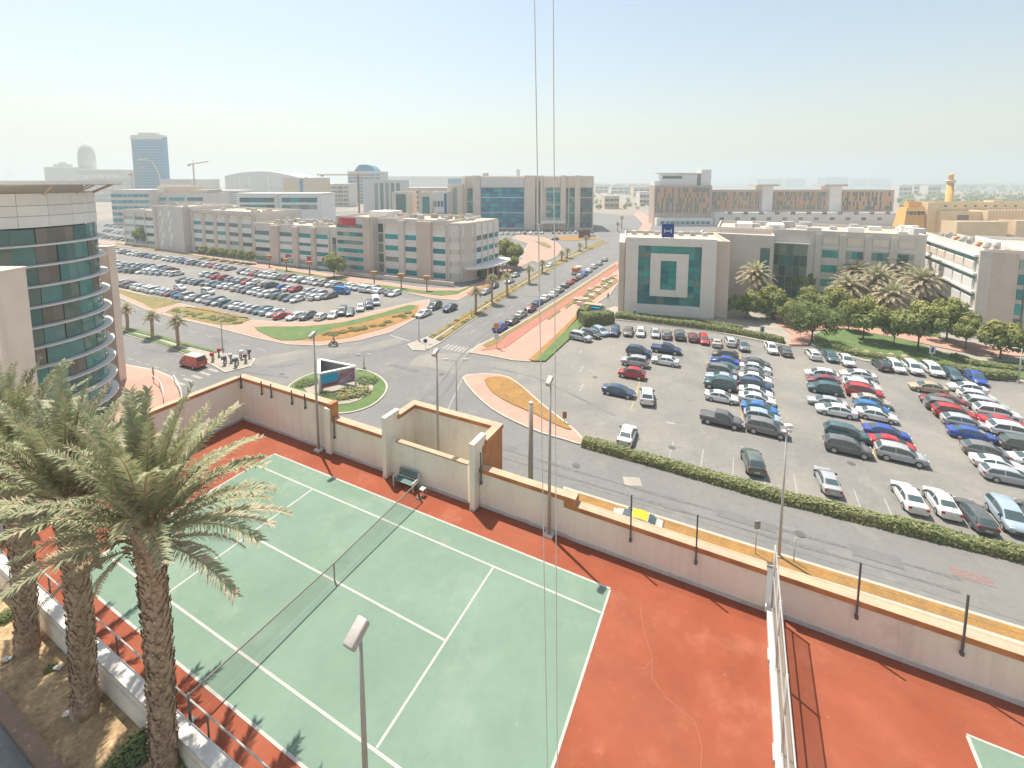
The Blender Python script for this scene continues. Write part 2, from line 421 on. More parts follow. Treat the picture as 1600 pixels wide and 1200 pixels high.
# ---- garden between the lot and the campus
garden = [(905, 500), (960, 480), (1120, 500), (1190, 455), (1445, 455), (1460, 520), (1540, 535), (1600, 520), (1900, 560), (2000, 632), (1600, 598), (1500, 588), (1430, 574), (1350, 565), (1262, 538), (1232, 542), (1100, 516), (1030, 507), (960, 500), (912, 506)]
kerbed('garden_ground', pxpoly(garden), M_CONC, 0.13)
bed('lawn', [(1262, 536), (1285, 520), (1320, 512), (1400, 528), (1490, 560), (1530, 585), (1500, 585), (1430, 571), (1350, 562)], M_LAWN, 0.19, 2)
bed('lawn', [(1195, 500), (1240, 470), (1330, 480), (1440, 490), (1470, 530), (1400, 520), (1320, 505), (1262, 512), (1235, 500)], M_LAWN, 0.19, 2)
bed('lawn', [(960, 499), (990, 497), (1100, 509), (1225, 532), (1228, 539), (1100, 514), (1030, 505)], M_LAWN, 0.19)
bed('path', [(1208, 492), (1235, 505), (1262, 516), (1275, 528), (1262, 541), (1232, 541), (1236, 524), (1215, 508)], M_PINK, 0.23)
bed('path', [(1262, 512), (1320, 506), (1400, 521), (1480, 532), (1600, 550), (1600, 560), (1500, 552), (1400, 530), (1320, 515), (1270, 519)], M_PINK, 0.23)
bed('lawn', [(1520, 565), (1600, 570), (1700, 590), (1700, 602), (1600, 595), (1540, 588)], M_LAWN, 0.19)
# ---- road markings and lot lines (thin painted sheets)
M_ARROW = M_PAINT_W
def stripe(name, a, b, w, z, m=None):
    a = Vector(a[:2]); b = Vector(b[:2]); d = (b - a).normalized(); n_ = Vector((-d.y, d.x)) * w / 2
    return flat(name, [tuple(a + n_), tuple(a - n_), tuple(b - n_), tuple(b + n_)], z, m or M_PAINT_W)
def gp(x, y): 
    g = G(x, y); return (g.x, g.y)
for k in range(7):       # crossing by the red van
    a = G(276 + k * 13, 607 - k * 5.2); stripe('crossing_stripe', a, a + U * -2.6, 0.5, 0.028)
for k in range(8):       # crossing at the street mouth
    a = G(692 + k * 6, 545 - k * -1.2); stripe('crossing_stripe', a, a + Vector((0.9, 2.4, 0)), 0.45, 0.028)
stripe('lane_line', gp(700, 640), gp(722, 592), 0.15, 0.028)
stripe('stop_line', gp(610, 524), gp(640, 533), 0.35, 0.028)
for a, b in (((200, 560), (296, 590)), ((240, 503), (430, 552))):
    for k in range(7):
        p, q = along(a, b, k / 7), along(a, b, (k + 0.5) / 7)
        stripe('lane_line', gp(*p), gp(*q), 0.14, 0.028)
for k in range(12):
    p, q = along((735, 520), (975, 372), k / 12), along((735, 520), (975, 372), (k + 0.45) / 12)
    stripe('lane_line', gp(*p), gp(*q), 0.14, 0.028)
# yellow dividers and white bays of the right lot
for a, b in (((1013, 556), (986, 640)), ((1156, 552), (1160, 672)), ((1317, 575), (1368, 716)), ((1494, 600), (1580, 745))):
    stripe('bay_divider', gp(*a), gp(*b), 0.16, 0.056, M_PAINT_Y)
for k in range(9):
    x = 1052 + k * 47; y = 690 + k * 12.6
    a = G(x, y); stripe('bay_line', a, a + V * -5.0, 0.12, 0.056)
for k in range(3):
    a = G(905 + 0 * k, 608 - 30 * k + 4); 
    stripe('lane_arrow', a, a + V * 1.6, 0.22, 0.056); stripe('lane_arrow', a + V * 1.6 - U * 0.4, a + V * 2.6, 0.3, 0.056) if k < 2 else None
stripe('lane_arrow', gp(1040, 660), gp(1056, 663), 0.35, 0.056)
for (x, y) in ((987, 752), (880, 668)):      # patches and manholes in the road
    a = G(x, y); flat('road_patch', [(a.x - 0.9, a.y - 0.7), (a.x + 0.9, a.y - 0.8), (a.x + 1.0, a.y + 0.6), (a.x - 0.8, a.y + 0.7)], 0.03 if y > 660 else 0.03, M_CONC)
a = G(1485, 892); b = a + U * 2.6
stripe('road_patch', a, b, 1.1, 0.034, mat('worn_red_marking', (0.21, 0.15, 0.135), 0.9, var=0.2, scale=2))

M_MARK = mat('tyre_mark', (0.135, 0.132, 0.126), 0.9, c2=(0.16, 0.155, 0.146), scale=1.2, fine=0.2, fscale=4)
M_PATCH = mat('asphalt_repair', (0.145, 0.142, 0.136), 0.9, c2=(0.165, 0.16, 0.15), scale=0.6, fine=0.1)
def ribbon(name, px, w, z, m):
    pts = [Vector(gp(*p)) for p in px]; out = []
    for i in range(len(pts) - 1):
        for k in range(5): out.append(pts[i].lerp(pts[i + 1], k / 5))
    out.append(pts[-1])
    for _ in range(3): out = [out[0]] + [(out[i - 1] + out[i] * 2 + out[i + 1]) / 4 for i in range(1, len(out) - 1)] + [out[-1]]
    L_, R_ = [], []
    for i, p in enumerate(out):
        d = (out[min(i + 1, len(out) - 1)] - out[max(i - 1, 0)]).normalized(); n_ = Vector((-d.y, d.x)) * w / 2 * (0.6 + 0.4 * math.sin(i * 1.3))
        L_.append(tuple(p + n_)); R_.append(tuple(p - n_))
    return flat(name, L_ + R_[::-1], z, m)
for i, px in enumerate(([(420, 575), (520, 562), (610, 545), (680, 520), (730, 488)], [(640, 640), (690, 600), (715, 560), (760, 520), (820, 480)], [(645, 655), (700, 612), (722, 565), (768, 522)], [(720, 680), (850, 722), (1000, 765), (1200, 822), (1500, 905)], [(700, 690), (850, 735), (1000, 780), (1200, 838), (1500, 925)],
        [(770, 575), (840, 590), (900, 620), (960, 650)], [(220, 545), (300, 560), (380, 582), (450, 590)])):
    ribbon('tyre_mark', px, 0.5, 0.0345 + i * 0.001 if i != 5 else 0.06, M_MARK)
for i, (x, y, l, w) in enumerate(((1120, 800, 5, 1.2), (1330, 858, 3.5, 1.4), (760, 690, 4, 1.0), (610, 570, 6, 1.1), (330, 528, 5, 1.2), (820, 462, 6, 1.2))):
    a = G(x, y); stripe('asphalt_repair', a, a + U * l, w, 0.0425 + i * 0.0005, M_PATCH)
for i, (x, y) in enumerate(((690, 585), (900, 728), (1250, 835), (560, 555), (440, 585), (1050, 700), (930, 590), (1330, 725))):
    a = G(x, y); bm = bmesh.new(); bmesh.ops.create_circle(bm, cap_ends=True, segments=16, radius=0.42)
    o = obj('manhole_cover', mesh_of(bm, 'manhole_cover', mat('cast_iron', (0.10, 0.095, 0.09), 0.7)), None, (a.x, a.y, 0.066)); o['kind'] = 'structure'
# ================================================================== podium with the tennis courts
M_RENDER = mat('cream_render', (0.86, 0.80, 0.67), 0.9, c2=(0.84, 0.745, 0.60), scale=0.25, var=0.05, fine=0.03, bump=0.1, bscale=25, streak=0.35, stain=(((0.60, 0.47, 0.36), 0.7, 0.58, 0.72, 0.35),))
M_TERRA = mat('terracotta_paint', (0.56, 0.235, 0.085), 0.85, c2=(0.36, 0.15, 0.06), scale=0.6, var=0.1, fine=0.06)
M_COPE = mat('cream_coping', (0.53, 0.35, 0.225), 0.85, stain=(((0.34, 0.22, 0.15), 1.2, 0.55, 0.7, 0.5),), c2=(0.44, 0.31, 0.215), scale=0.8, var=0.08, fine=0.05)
M_WHITE = mat('white_paint', (0.66, 0.63, 0.57), 0.7, c2=(0.55, 0.51, 0.45), scale=0.9, var=0.06)
M_RED = mat('red_acrylic', (0.26, 0.066, 0.031), 0.85, c2=(0.285, 0.083, 0.043), scale=0.28, var=0.1, fine=0.05, fscale=3, spec=0.25, stain=(((0.35, 0.135, 0.08), 0.45, 0.55, 0.7, 0.5), ((0.17, 0.05, 0.03), 1.7, 0.64, 0.72, 0.45), ((0.40, 0.2, 0.13), 3.0, 0.66, 0.74, 0.5)))
M_GREEN = mat('green_acrylic', (0.158, 0.232, 0.17), 0.85, c2=(0.175, 0.25, 0.188), scale=0.22, var=0.07, fine=0.04, fscale=3, spec=0.25, stain=(((0.25, 0.30, 0.235), 0.4, 0.54, 0.7, 0.5), ((0.11, 0.17, 0.13), 1.5, 0.64, 0.72, 0.35), ((0.29, 0.32, 0.26), 2.6, 0.66, 0.74, 0.5)))
M_STEEL = mat('galvanised_steel', (0.52, 0.49, 0.45), 0.55, 0.4, var=0.1, scale=1.5)
M_DARK = mat('dark_green_steel', (0.12, 0.135, 0.125), 0.6, 0.2)
M_STREAK = mat('rust_stain', (0.40, 0.17, 0.10), 0.9)

def cbox(name, parent, u0, u1, v0, v1, z0, z1, m):
    """box in court axes (parent is the court frame)"""
    return ub(name, parent, u0, u1, v0, v1, z0, z1, m)
pod = empty('podium_building', CT(0, 0, -ZC), ROT, 'tall cream podium block carrying the tennis courts above the street', 'building')
cbox('outer_wall', pod, -18.75, 75, -7.0, 7.95, -0.1, ZC - 0.06, M_RENDER)
cbox('recess_base', pod, -3.6, 3.75, 7.951, 10.35, -0.1, ZC - 0.05, M_TERRA)
cbox('garden_deck', pod, -60, 75, -32, -7.001, -0.1, ZC - 1.0, M_RENDER)
cbox('cornice', pod, -18.9, 75.1, 7.96, 8.1, ZC - 1.4, ZC - 1.1, M_TERRA)
for k in range(10):
    cbox('pilaster', pod, -17.5 + k * 9.2, -16.9 + k * 9.2, 7.952, 8.12, 0, ZC - 1.42, M_COPE) if not (-4.5 < -17.5 + k * 9.2 < 4.5) else None

CF = empty('tennis_court', CT(0, 0, 0), ROT); CF['kind'] = 'structure'
def csheet(name, u0, u1, v0, v1, z, m, parent=None):
    bm = bmesh.new()
    n1, n2 = max(1, int((u1 - u0) / 4)), max(1, int((v1 - v0) / 4))
    f = bm.faces.new([bm.verts.new(p) for p in ((u0, v0, z), (u1, v0, z), (u1, v1, z), (u0, v1, z))])
    o = obj(name, mesh_of(bm, name, m), parent or CF)
    return o
csheet('red_surround', -18.3, 18.35, -6.55, 7.42, 0.0, M_RED)
csheet('green_surface', -11.885, 11.885, -5.485, 5.485, 0.005, M_GREEN)
LW = 0.05
def cline(u0, u1, v0, v1): csheet('court_line', min(u0, u1), max(u0, u1), min(v0, v1), max(v0, v1), cz[0], M_LINE); cz[0] += 0.0001
cz = [0.010]
M_LINE = mat('court_line_paint', (0.46, 0.43, 0.385), 0.8, c2=(0.38, 0.37, 0.325), scale=2.0, var=0.08)
for s in (-1, 1):
    cline(-11.885, 11.885, s * 5.485 - LW, s * 5.485 + LW)
    cline(-11.8, 11.8, s * 4.115 - LW, s * 4.115 + LW)
    cline(s * 11.885 - LW, s * 11.885 + LW, -5.4, 5.4)
    cline(s * 6.4 - LW, s * 6.4 + LW, -4.04, 4.04)
cline(-6.33, 6.33, -LW, LW)
# second court
C2 = empty('tennis_court', CT(0, 0, 0), ROT); C2['kind'] = 'structure'
csheet('red_surround', 18.75, 70, -6.55, 7.42, 0.0, M_RED, C2)
csheet('green_surface', 24.33, 48.1, -5.58, 5.39, 0.005, M_GREEN, C2)
csheet('court_line', 24.33, 48.1, 5.33, 5.41, 0.012, M_LINE, C2)
csheet('court_line', 24.28, 24.40, -5.58, 5.31, 0.0125, M_LINE, C2)
csheet('court_line', 24.41, 48.1, 3.95, 4.05, 0.013, M_LINE, C2)
# hairline cracks filled with pale sealant in the red surround
for pts in ([(13.3, 5.2), (13.6, 4.3), (14.2, 3.1), (14.3, 2.4), (14.9, 1.9)], [(14.2, 3.1), (14.0, 2.6), (13.7, 2.5)], [(14.9, 1.9), (15.9, 1.6), (16.2, 0.9), (16.2, 0.2)]):
    bm = bmesh.new()
    for a, b in zip(pts, pts[1:]):
        a = Vector((*a, 0.004)); b = Vector((*b, 0.004)); n_ = (b - a).cross(Vector((0, 0, 1))).normalized() * 0.014
        bm.faces.new([bm.verts.new(p) for p in (a - n_, b - n_, b + n_, a + n_)])
    bmesh.ops.recalc_face_normals(bm, faces=bm.faces)
    obj('sealed_crack', mesh_of(bm, 'sealed_crack', mat('crack_sealant', (0.31, 0.105, 0.055), 0.9)), CF)

# ---- walls
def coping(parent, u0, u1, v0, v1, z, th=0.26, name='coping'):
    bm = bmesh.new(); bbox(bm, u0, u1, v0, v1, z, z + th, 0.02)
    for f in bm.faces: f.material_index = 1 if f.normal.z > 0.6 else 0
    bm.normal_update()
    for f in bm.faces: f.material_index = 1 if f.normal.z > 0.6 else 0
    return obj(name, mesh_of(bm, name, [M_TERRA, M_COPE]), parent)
def wallseg(parent, u0, u1, v0, v1, h, cope=(0.07, 0.08), skirt='v', th=0.26):
    cbox('wall', parent, u0, u1, v0, v1, -0.05, h, M_RENDER)
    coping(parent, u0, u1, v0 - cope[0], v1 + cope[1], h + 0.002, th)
    if skirt == 'v': cbox('skirting', parent, u0 + 0.01, u1 - 0.01, v0 - 0.05, v0 - 0.002, 0.004, 0.2, M_WHITE)
w = empty('perimeter_wall', CT(0, 0, 0), ROT, 'cream wall with terracotta coping around the green tennis court', 'wall')
wallseg(w, -18.6, -8.25, 7.45, 7.85, 3.3)
cbox('wall', w, -18.7, -18.35, -9.0, 7.449, -0.05, 3.3, M_RENDER)
cbox('skirting', w, -18.348, -18.3, -8.9, 7.38, 0.004, 0.2, M_WHITE)
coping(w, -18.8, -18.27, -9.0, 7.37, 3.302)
cbox('pilaster', w, -8.75, -8.26, 7.2, 7.449, 0, 3.29, M_RENDER)
bm = bmesh.new(); bbox(bm, -8.58, -8.22, 7.3, 7.98, 2.35, 3.6, 0.02)
obj('coping_end', mesh_of(bm, 'coping_end', M_TERRA), w)
wallseg(w, -8.25, -3.3, 7.45, 7.85, 2.27)
wallseg(w, 3.6, 9.05, 7.5, 7.85, 2.1)
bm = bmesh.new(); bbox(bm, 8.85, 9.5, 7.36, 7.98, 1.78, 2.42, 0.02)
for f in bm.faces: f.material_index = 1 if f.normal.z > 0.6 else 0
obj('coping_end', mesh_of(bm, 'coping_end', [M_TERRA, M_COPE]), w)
wallseg(w, 9.05, 18.3, 7.45, 7.85, 1.75)
wr = empty('perimeter_wall', CT(0, 0, 0), ROT, 'cream wall with terracotta coping beyond the divider, beside the second court', 'wall')
wallseg(wr, 18.75, 70, 7.45, 7.85, 1.75)
# ---- recess behind the bench
rc = empty('wall_recess', CT(0, 0, 0), ROT, 'cream walled recess with terracotta coping behind the green bench', 'recess')
cbox('pillar_wall', rc, -3.3, -3.0, 6.95, 8.3, 0, 4.05, M_RENDER)
cbox('pillar_wall', rc, 3.25, 3.58, 6.95, 8.3, 0, 4.05, M_RENDER)
for a in (-3.31, 3.24): cbox('pillar_foot', rc, a, a + 0.36, 6.9, 6.949, 0.004, 0.18, M_WHITE)
cbox('side_wall', rc, -3.3, -3.0, 8.301, 10.2, 0, 3.45, M_RENDER)
cbox('side_wall', rc, 3.3, 3.58, 8.301, 10.2, 0, 3.45, M_RENDER)
cbox('outer_face', rc, 3.582, 3.62, 7.86, 10.3, -1.2, 3.44, M_TERRA)
cbox('back_wall', rc, -2.999, 3.299, 9.85, 10.2, 0, 3.45, M_RENDER)
cbox('floor', rc, -3.0, 3.3, 7.7, 9.85, -0.04, 0.02, M_CONC)
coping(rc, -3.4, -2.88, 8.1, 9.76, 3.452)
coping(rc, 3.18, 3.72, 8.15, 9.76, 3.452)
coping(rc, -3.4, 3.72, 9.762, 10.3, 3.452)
cbox('front_wall', rc, -2.998, 2.85, 7.4, 7.65, 0, 2.35, M_RENDER)
cbox('front_wall_top', rc, -2.6, 2.86, 7.36, 7.69, 2.352, 2.45, M_COPE)
cbox('skirting', rc, -2.99, 2.8, 7.33, 7.398, 0.004, 0.2, M_WHITE)
# ---- fence posts on the wall, with wires
def post_at(u, z0, z1, nm='fence_post', lab='thin dark fence post fixed to the right court wall', g='fence posts along the right court wall', v=7.38):
    t = empty(nm, CT(u, v, z0), ROT, lab, 'post', g)
    bm = bmesh.new(); bbox(bm, -0.035, 0.035, -0.035, 0.035, 0, z1 - z0, 0.008)
    obj('post', mesh_of(bm, 'post', M_DARK), t)
    bm = bmesh.new(); bbox(bm, -0.06, 0.06, -0.06, 0.068, -0.05, 0.1, 0.008)
    obj('bracket', mesh_of(bm, 'bracket', M_DARK), t)
    return t
for x, y in ((985, 845), (1087, 880), (1338, 965), (1503, 1022)):
    # find u on the wall face
    best = min((abs(0), ) for _ in (0,))
    d = ray(x, y)
    o_ = Vector((0, 0, CAM_H)); nrm = V; t_ = (CT(0, 7.38) - o_).dot(nrm) / Vector(d).dot(nrm)
    q = o_ + Vector(d) * t_; u_ = (q - CT(0, 0)).dot(U)
    post_at(u_, q.z - ZC, q.z - ZC + 2.45)
for i, u_ in enumerate((-18.2, -15.7, -14.6, -12.3, -10.9)):
    post_at(u_, 2.7, 3.75, lab='short dark post on the high court wall', g='short posts on the high court wall')
post_at(-8.05, 1.2, 2.8, lab='dark drainpipe post beside the terracotta coping end')
post_at(3.75, 1.5, 3.4, lab='dark upright bar beside the recess pillar', v=7.4)
wire = bmesh.new()
for z in (3.3, 2.8, 2.35):
    tube(wire, [(9.5, 7.38, z), (18.2, 7.38, z)], 0.006, 4)
    tube(wire, [(18.9, 7.38, z), (45, 7.38, z)], 0.006, 4)
wo_ = obj('fence_wire', mesh_of(wire, 'fence_wire', M_DARK), None, CT(0, 0), (0, 0, ROT))
tag(wo_, 'thin dark wires strung between the posts on the court wall', 'wire')

# ---- divider between the two courts
dv = empty('divider_fence', CT(18.55, 0, 0), ROT, 'white based mesh fence dividing the two red and green courts', 'fence')
cbox('base_wall', dv, -0.2, 0.2, -14, 7.44, -0.03, 0.42, M_WHITE)
for k in range(8):
    y = 7.3 - k * 2.9
    tube_obj('fence_post', dv, [(0, y, 0.42), (0, y, 3.35)], 0.045, M_STEEL)
for z in (0.55, 1.9, 3.3): tube_obj('rail', dv, [(0, -14, z), (0, 7.3, z)], 0.03, M_STEEL)
def mesh_mat(name, c, a, sc):
    m = mat(name, c, 0.7)
    t = m.node_tree; n = t.nodes; L = t.links
    b = n['Principled BSDF']; tr = n.new('ShaderNodeBsdfTransparent'); ms = n.new('ShaderNodeMixShader'); ms.inputs[0].default_value = a
    L.new(tr.outputs[0], ms.inputs[1]); L.new(b.outputs[0], ms.inputs[2]); L.new(ms.outputs[0], n['Material Output'].inputs[0])
    return m
M_CHAIN = mesh_mat('chain_link', (0.40, 0.42, 0.38), 0.22, 40)
bm = bmesh.new(); bbox(bm, -0.012, 0.012, -14, 7.3, 0.56, 3.28)
obj('mesh_panel', mesh_of(bm, 'mesh_panel', M_CHAIN), dv)
for k in range(3):
    ub('cable_tie', dv, -0.26, -0.205, 4.8 - k * 3.5, 5.3 - k * 3.5, 0.2, 0.36, M_STEEL)
ub('top_board', dv, 0.06, 0.3, -14, 7.2, 0.422, 0.5, mat('brown_board', (0.33, 0.24, 0.16), 0.8, var=0.1))

# ---- net
nt_ = empty('tennis_net', CT(0, 0, 0), ROT, 'dark tennis net stretched across the green court', 'net')
M_NET = mesh_mat('net_mesh', (0.06, 0.065, 0.055), 0.2, 30)
bm = bmesh.new()
ys = [-6.4 + 12.8 * k / 24 for k in range(25)]
ht = [0.914 + (1.07 - 0.914) * abs(y) / 6.4 for y in ys]
for i in range(24):
    bm.faces.new([bm.verts.new(p) for p in ((0, ys[i], 0.03), (0, ys[i + 1], 0.03), (0, ys[i + 1], ht[i + 1] - 0.04), (0, ys[i], ht[i] - 0.04))])
obj('net_mesh', mesh_of(bm, 'net_mesh', M_NET), nt_)
bm = bmesh.new(); tube(bm, [(0, y, h) for y, h in zip(ys, ht)], 0.035, 6)
obj('net_band', mesh_of(bm, 'net_band', mat('net_tape', (0.22, 0.20, 0.16), 0.9), True), nt_)
ub('centre_strap', nt_, -0.02, 0.02, -0.03, 0.03, 0.01, 0.93, mat('strap', (0.40, 0.34, 0.24), 0.9))
for y in (-6.42, 6.42):
    tube_obj('net_post', nt_, [(0, y, 0), (0, y, 1.14)], 0.05, M_DARK)
    ub('post_foot', nt_, -0.14, 0.14, y - 0.14, y + 0.14, 0.004, 0.05, M_DARK)
# ---- bench and stool
be = empty('bench', CT(-1.35, 6.85, 0.004), ROT, 'teal slatted bench with white end frames against the recess wall', 'bench')
M_TEAL = mat('teal_slat', (0.11, 0.19, 0.175), 0.6, var=0.15, scale=3)
for k in range(4): ub('seat_slat', be, -0.72, 0.72, -0.27 + k * 0.125, -0.165 + k * 0.125, 0.42, 0.455, M_TEAL)
for k in range(3):
    o = ub('back_slat', be, -0.72, 0.72, 0.27 + k * 0.03, 0.3 + k * 0.03, 0.52 + k * 0.135, 0.63 + k * 0.135, M_TEAL)
for s in (-1, 1):
    bm = bmesh.new()
    bbox(bm, s * 0.76 - 0.035, s * 0.76 + 0.035, -0.3, -0.22, 0, 0.62, 0.012); bbox(bm, s * 0.76 - 0.034, s * 0.76 + 0.034, 0.22, 0.3, 0, 0.62, 0.012)
    bbox(bm, s * 0.76 - 0.036, s * 0.76 + 0.036, -0.33, 0.3, 0.6, 0.65, 0.012); bbox(bm, s * 0.76 - 0.033, s * 0.76 + 0.033, -0.25, 0.25, 0.36, 0.42, 0.01)
    bbox(bm, s * 0.76 - 0.0335, s * 0.76 + 0.0335, 0.27, 0.35, 0.45, 0.93, 0.01)
    obj('end_frame', mesh_of(bm, 'end_frame', M_WHITE), be)
st = empty('stool', CT(0.05, 6.7, 0.004), ROT, 'small white plastic stool beside the teal bench', 'stool')
bm = bmesh.new(); bbox(bm, -0.16, 0.16, -0.16, 0.16, 0.42, 0.46, 0.015); obj('seat', mesh_of(bm, 'seat', M_WHITE), st)
for sx in (-1, 1):
    for sy in (-1, 1): tube_obj('leg', st, [(sx * 0.17, sy * 0.17, 0), (sx * 0.12, sy * 0.12, 0.42)], 0.022, M_WHITE, 6)
# ---- court floodlights
def floodlight(base, h, lab, hs=0.72, rz=0.0):
    t = empty('floodlight', base, rz, lab, 'floodlight')
    ub('base_plate', t, -0.25, 0.25, -0.22, 0.22, 0.0, 0.14, M_WHITE)
    tube_obj('pole', t, [(0, 0, 0.14), (0, 0, h * 0.5), (0, 0, h - 0.3)], [0.095, 0.08, 0.055], MATS.get('pole_paint') or mat('pole_paint', (0.40, 0.36, 0.31), 0.6, var=0.1, scale=1.5), 12)
    bm = bmesh.new()
    bbox(bm, -0.2, 0.2, -0.45, 0.32, -0.12, 0.16, 0.06)
    bmesh.ops.rotate(bm, verts=bm.verts, cent=(0, 0, 0), matrix=Matrix.Rotation(rad(28), 3, 'X'))
    hd = obj('lamp_head', mesh_of(bm, 'lamp_head', mat('lamp_housing', (0.40, 0.36, 0.32), 0.5, var=0.1, scale=4), True), t, (0, -0.08, h - 0.12), None, (hs, hs, hs))
    bm = bmesh.new(); bbox(bm, -0.17, 0.17, -0.43, 0.28, -0.16, -0.12, 0.01)
    bmesh.ops.rotate(bm, verts=bm.verts, cent=(0, 0, 0), matrix=Matrix.Rotation(rad(28), 3, 'X'))
    obj('lens', mesh_of(bm, 'lens', mat('lamp_lens', (0.5, 0.5, 0.47), 0.15)), hd)
    return t
floodlight(CT(8.1, 7.2, 0.004), 8.85, 'court floodlight on a tall pole between the recess and the wall step', rz=ROT)
floodlight(CT(-9.4, 7.15, 0.004), 8.6, 'court floodlight on a tall pole beside the high wall', rz=ROT)
floodlight(CT(-0.35, 8.9, 0.03), 8.3, 'court floodlight standing inside the walled recess', rz=ROT)
g = G(571.5, 1225, ZC)
fl = floodlight(Vector((g.x, g.y, ZC + 0.004)), 5.55, 'court floodlight with a big hooded head near the railing', 1.0, rz=ROT)
# ---- railing and kerb on the garden side
rl = empty('railing', CT(0, -6.32, 0), ROT, 'white kerb wall with a grey steel railing beside the palms', 'railing')
ub('kerb_wall', rl, -18.3, 60, -0.62, -0.24, -1.1, 0.22, M_RENDER)
ub('kerb_top', rl, -18.3, 60, -0.66, -0.2, 0.222, 0.3, M_WHITE)
for z in (0.95,): tube_obj('rail', rl, [(-18, -0.1, z), (60, -0.1, z)], 0.028, M_STEEL, 6)
for k in range(26): tube_obj('rail_post', rl, [(-17.2 + k * 3.05, -0.1, 0), (-17.2 + k * 3.05, -0.1, 0.95)], 0.035, M_DARK, 6)
# ---- palm garden ground
M_GARD = mat('leaf_litter_soil', (0.46, 0.32, 0.17), 0.95, c2=(0.30, 0.20, 0.11), scale=1.1, var=0.25, fine=0.3, fscale=7, bump=0.9, bscale=5)
def cslab(name, pts, z0, z1, m):
    return slab(name, [(CT(a, b).x, CT(a, b).y) for a, b in pts], ZC + z0, ZC + z1, m)
cslab('garden_bed', [(-30, -6.97), (20, -6.97), (20, -8.7), (-30, -8.8)], -1.2, -0.85, M_GARD)
cslab('garden_kerb', [(-30, -8.81), (20, -8.71), (20, -9.15), (-30, -9.25)], -1.2, -0.72, mat('brown_kerb', (0.26, 0.17, 0.115), 0.9, var=0.15, scale=1))
cslab('terrace_paving', [(-30, -9.26), (20, -9.16), (20, -31), (-30, -31)], -1.2, -0.95, mat('grey_paving', (0.20, 0.20, 0.19), 0.9, c2=(0.25, 0.245, 0.23), scale=0.8, var=0.12, fine=0.1, fscale=5))
# ================================================================== buildings
def glass(name, c, rough=0.06, rnd=0.35, spec=0.8): return mat(name, c, rough, 0.0, rnd=rnd, spec=spec)
M_TGLASS = mat('teal_glass', (0.02, 0.25, 0.24), 0.1, spec=0.6, panes=[(0.005, 0.31, 0.30), (0.01, 0.22, 0.23), (0.05, 0.12, 0.115), (0.02, 0.33, 0.30), (0.13, 0.27, 0.25), (0.015, 0.16, 0.22), (0.30, 0.36, 0.33), (0.015, 0.25, 0.24)])
M_BGLASS = mat('blue_glass', (0.01, 0.2, 0.28), 0.12, spec=0.4, panes=[(0.002, 0.24, 0.36), (0.002, 0.17, 0.31), (0.01, 0.33, 0.40), (0.002, 0.20, 0.34), (0.03, 0.36, 0.41), (0.002, 0.13, 0.24)])
M_DGLASS = mat('dark_glass', (0.08, 0.14, 0.13), 0.1, spec=0.6, panes=[(0.08, 0.14, 0.13), (0.05, 0.09, 0.09), (0.14, 0.19, 0.17), (0.07, 0.17, 0.16), (0.22, 0.25, 0.22)])
M_GREYST = mat('grey_stone', (0.67, 0.60, 0.53), 0.85, streak=0.25, c2=(0.63, 0.565, 0.5), scale=0.15, var=0.05, fine=0.04, fscale=2)
M_TAUPE = mat('taupe_stone', (0.64, 0.52, 0.43), 0.85, streak=0.25, c2=(0.6, 0.49, 0.4), scale=0.15, var=0.05, fine=0.04, fscale=2)
M_LGREY = mat('light_grey_panel', (0.74, 0.70, 0.65), 0.7, var=0.04, scale=0.3, rnd=0.05)
M_ROOF = mat('pale_roof', (0.52, 0.44, 0.34), 0.9, c2=(0.42, 0.36, 0.28), scale=0.12, var=0.12, fine=0.08, fscale=1.5)
M_BEIGE = mat('beige_stone', (0.78, 0.66, 0.54), 0.85, streak=0.2, c2=(0.74, 0.62, 0.51), scale=0.12, var=0.05)
M_WHITEB = mat('white_cladding', (0.80, 0.775, 0.73), 0.6, var=0.05, scale=0.2, rnd=0.06)
M_PLANT = mat('plant_metal', (0.50, 0.49, 0.47), 0.6, 0.2, rnd=0.15)
M_FRAME = mat('window_frame', (0.30, 0.30, 0.29), 0.6)

def frame(name, a, b, lab, cat='building', group=None):
    a = Vector((a[0], a[1], 0)); b = Vector((b[0], b[1], 0)); d = b - a
    return empty(name, a, math.atan2(d.y, d.x), lab, cat, group), d.length
def core(p, x0, x1, y0, y1, z1, m, roof=M_ROOF, par=0.9, z0=-0.1, nm='wall'):
    ub(nm, p, x0, x1, y0, y1, z0, z1, m)
    if roof:
        ub('roof', p, x0 + 0.3, x1 - 0.3, y0 + 0.3, y1 - 0.3, z1 + 0.002, z1 + 0.12, roof)
        if par:
            ub('parapet', p, x0, x1, y0 + 0.001, y0 + 0.3, z1 + 0.004, z1 + par, m); ub('parapet', p, x0 + 0.001, x1 - 0.001, y1 - 0.3, y1, z1 + 0.004, z1 + par, m)
            ub('parapet', p, x0, x0 + 0.3, y0 + 0.301, y1 - 0.301, z1 + 0.004, z1 + par, m); ub('parapet', p, x1 - 0.3, x1, y0 + 0.301, y1 - 0.301, z1 + 0.004, z1 + par, m)
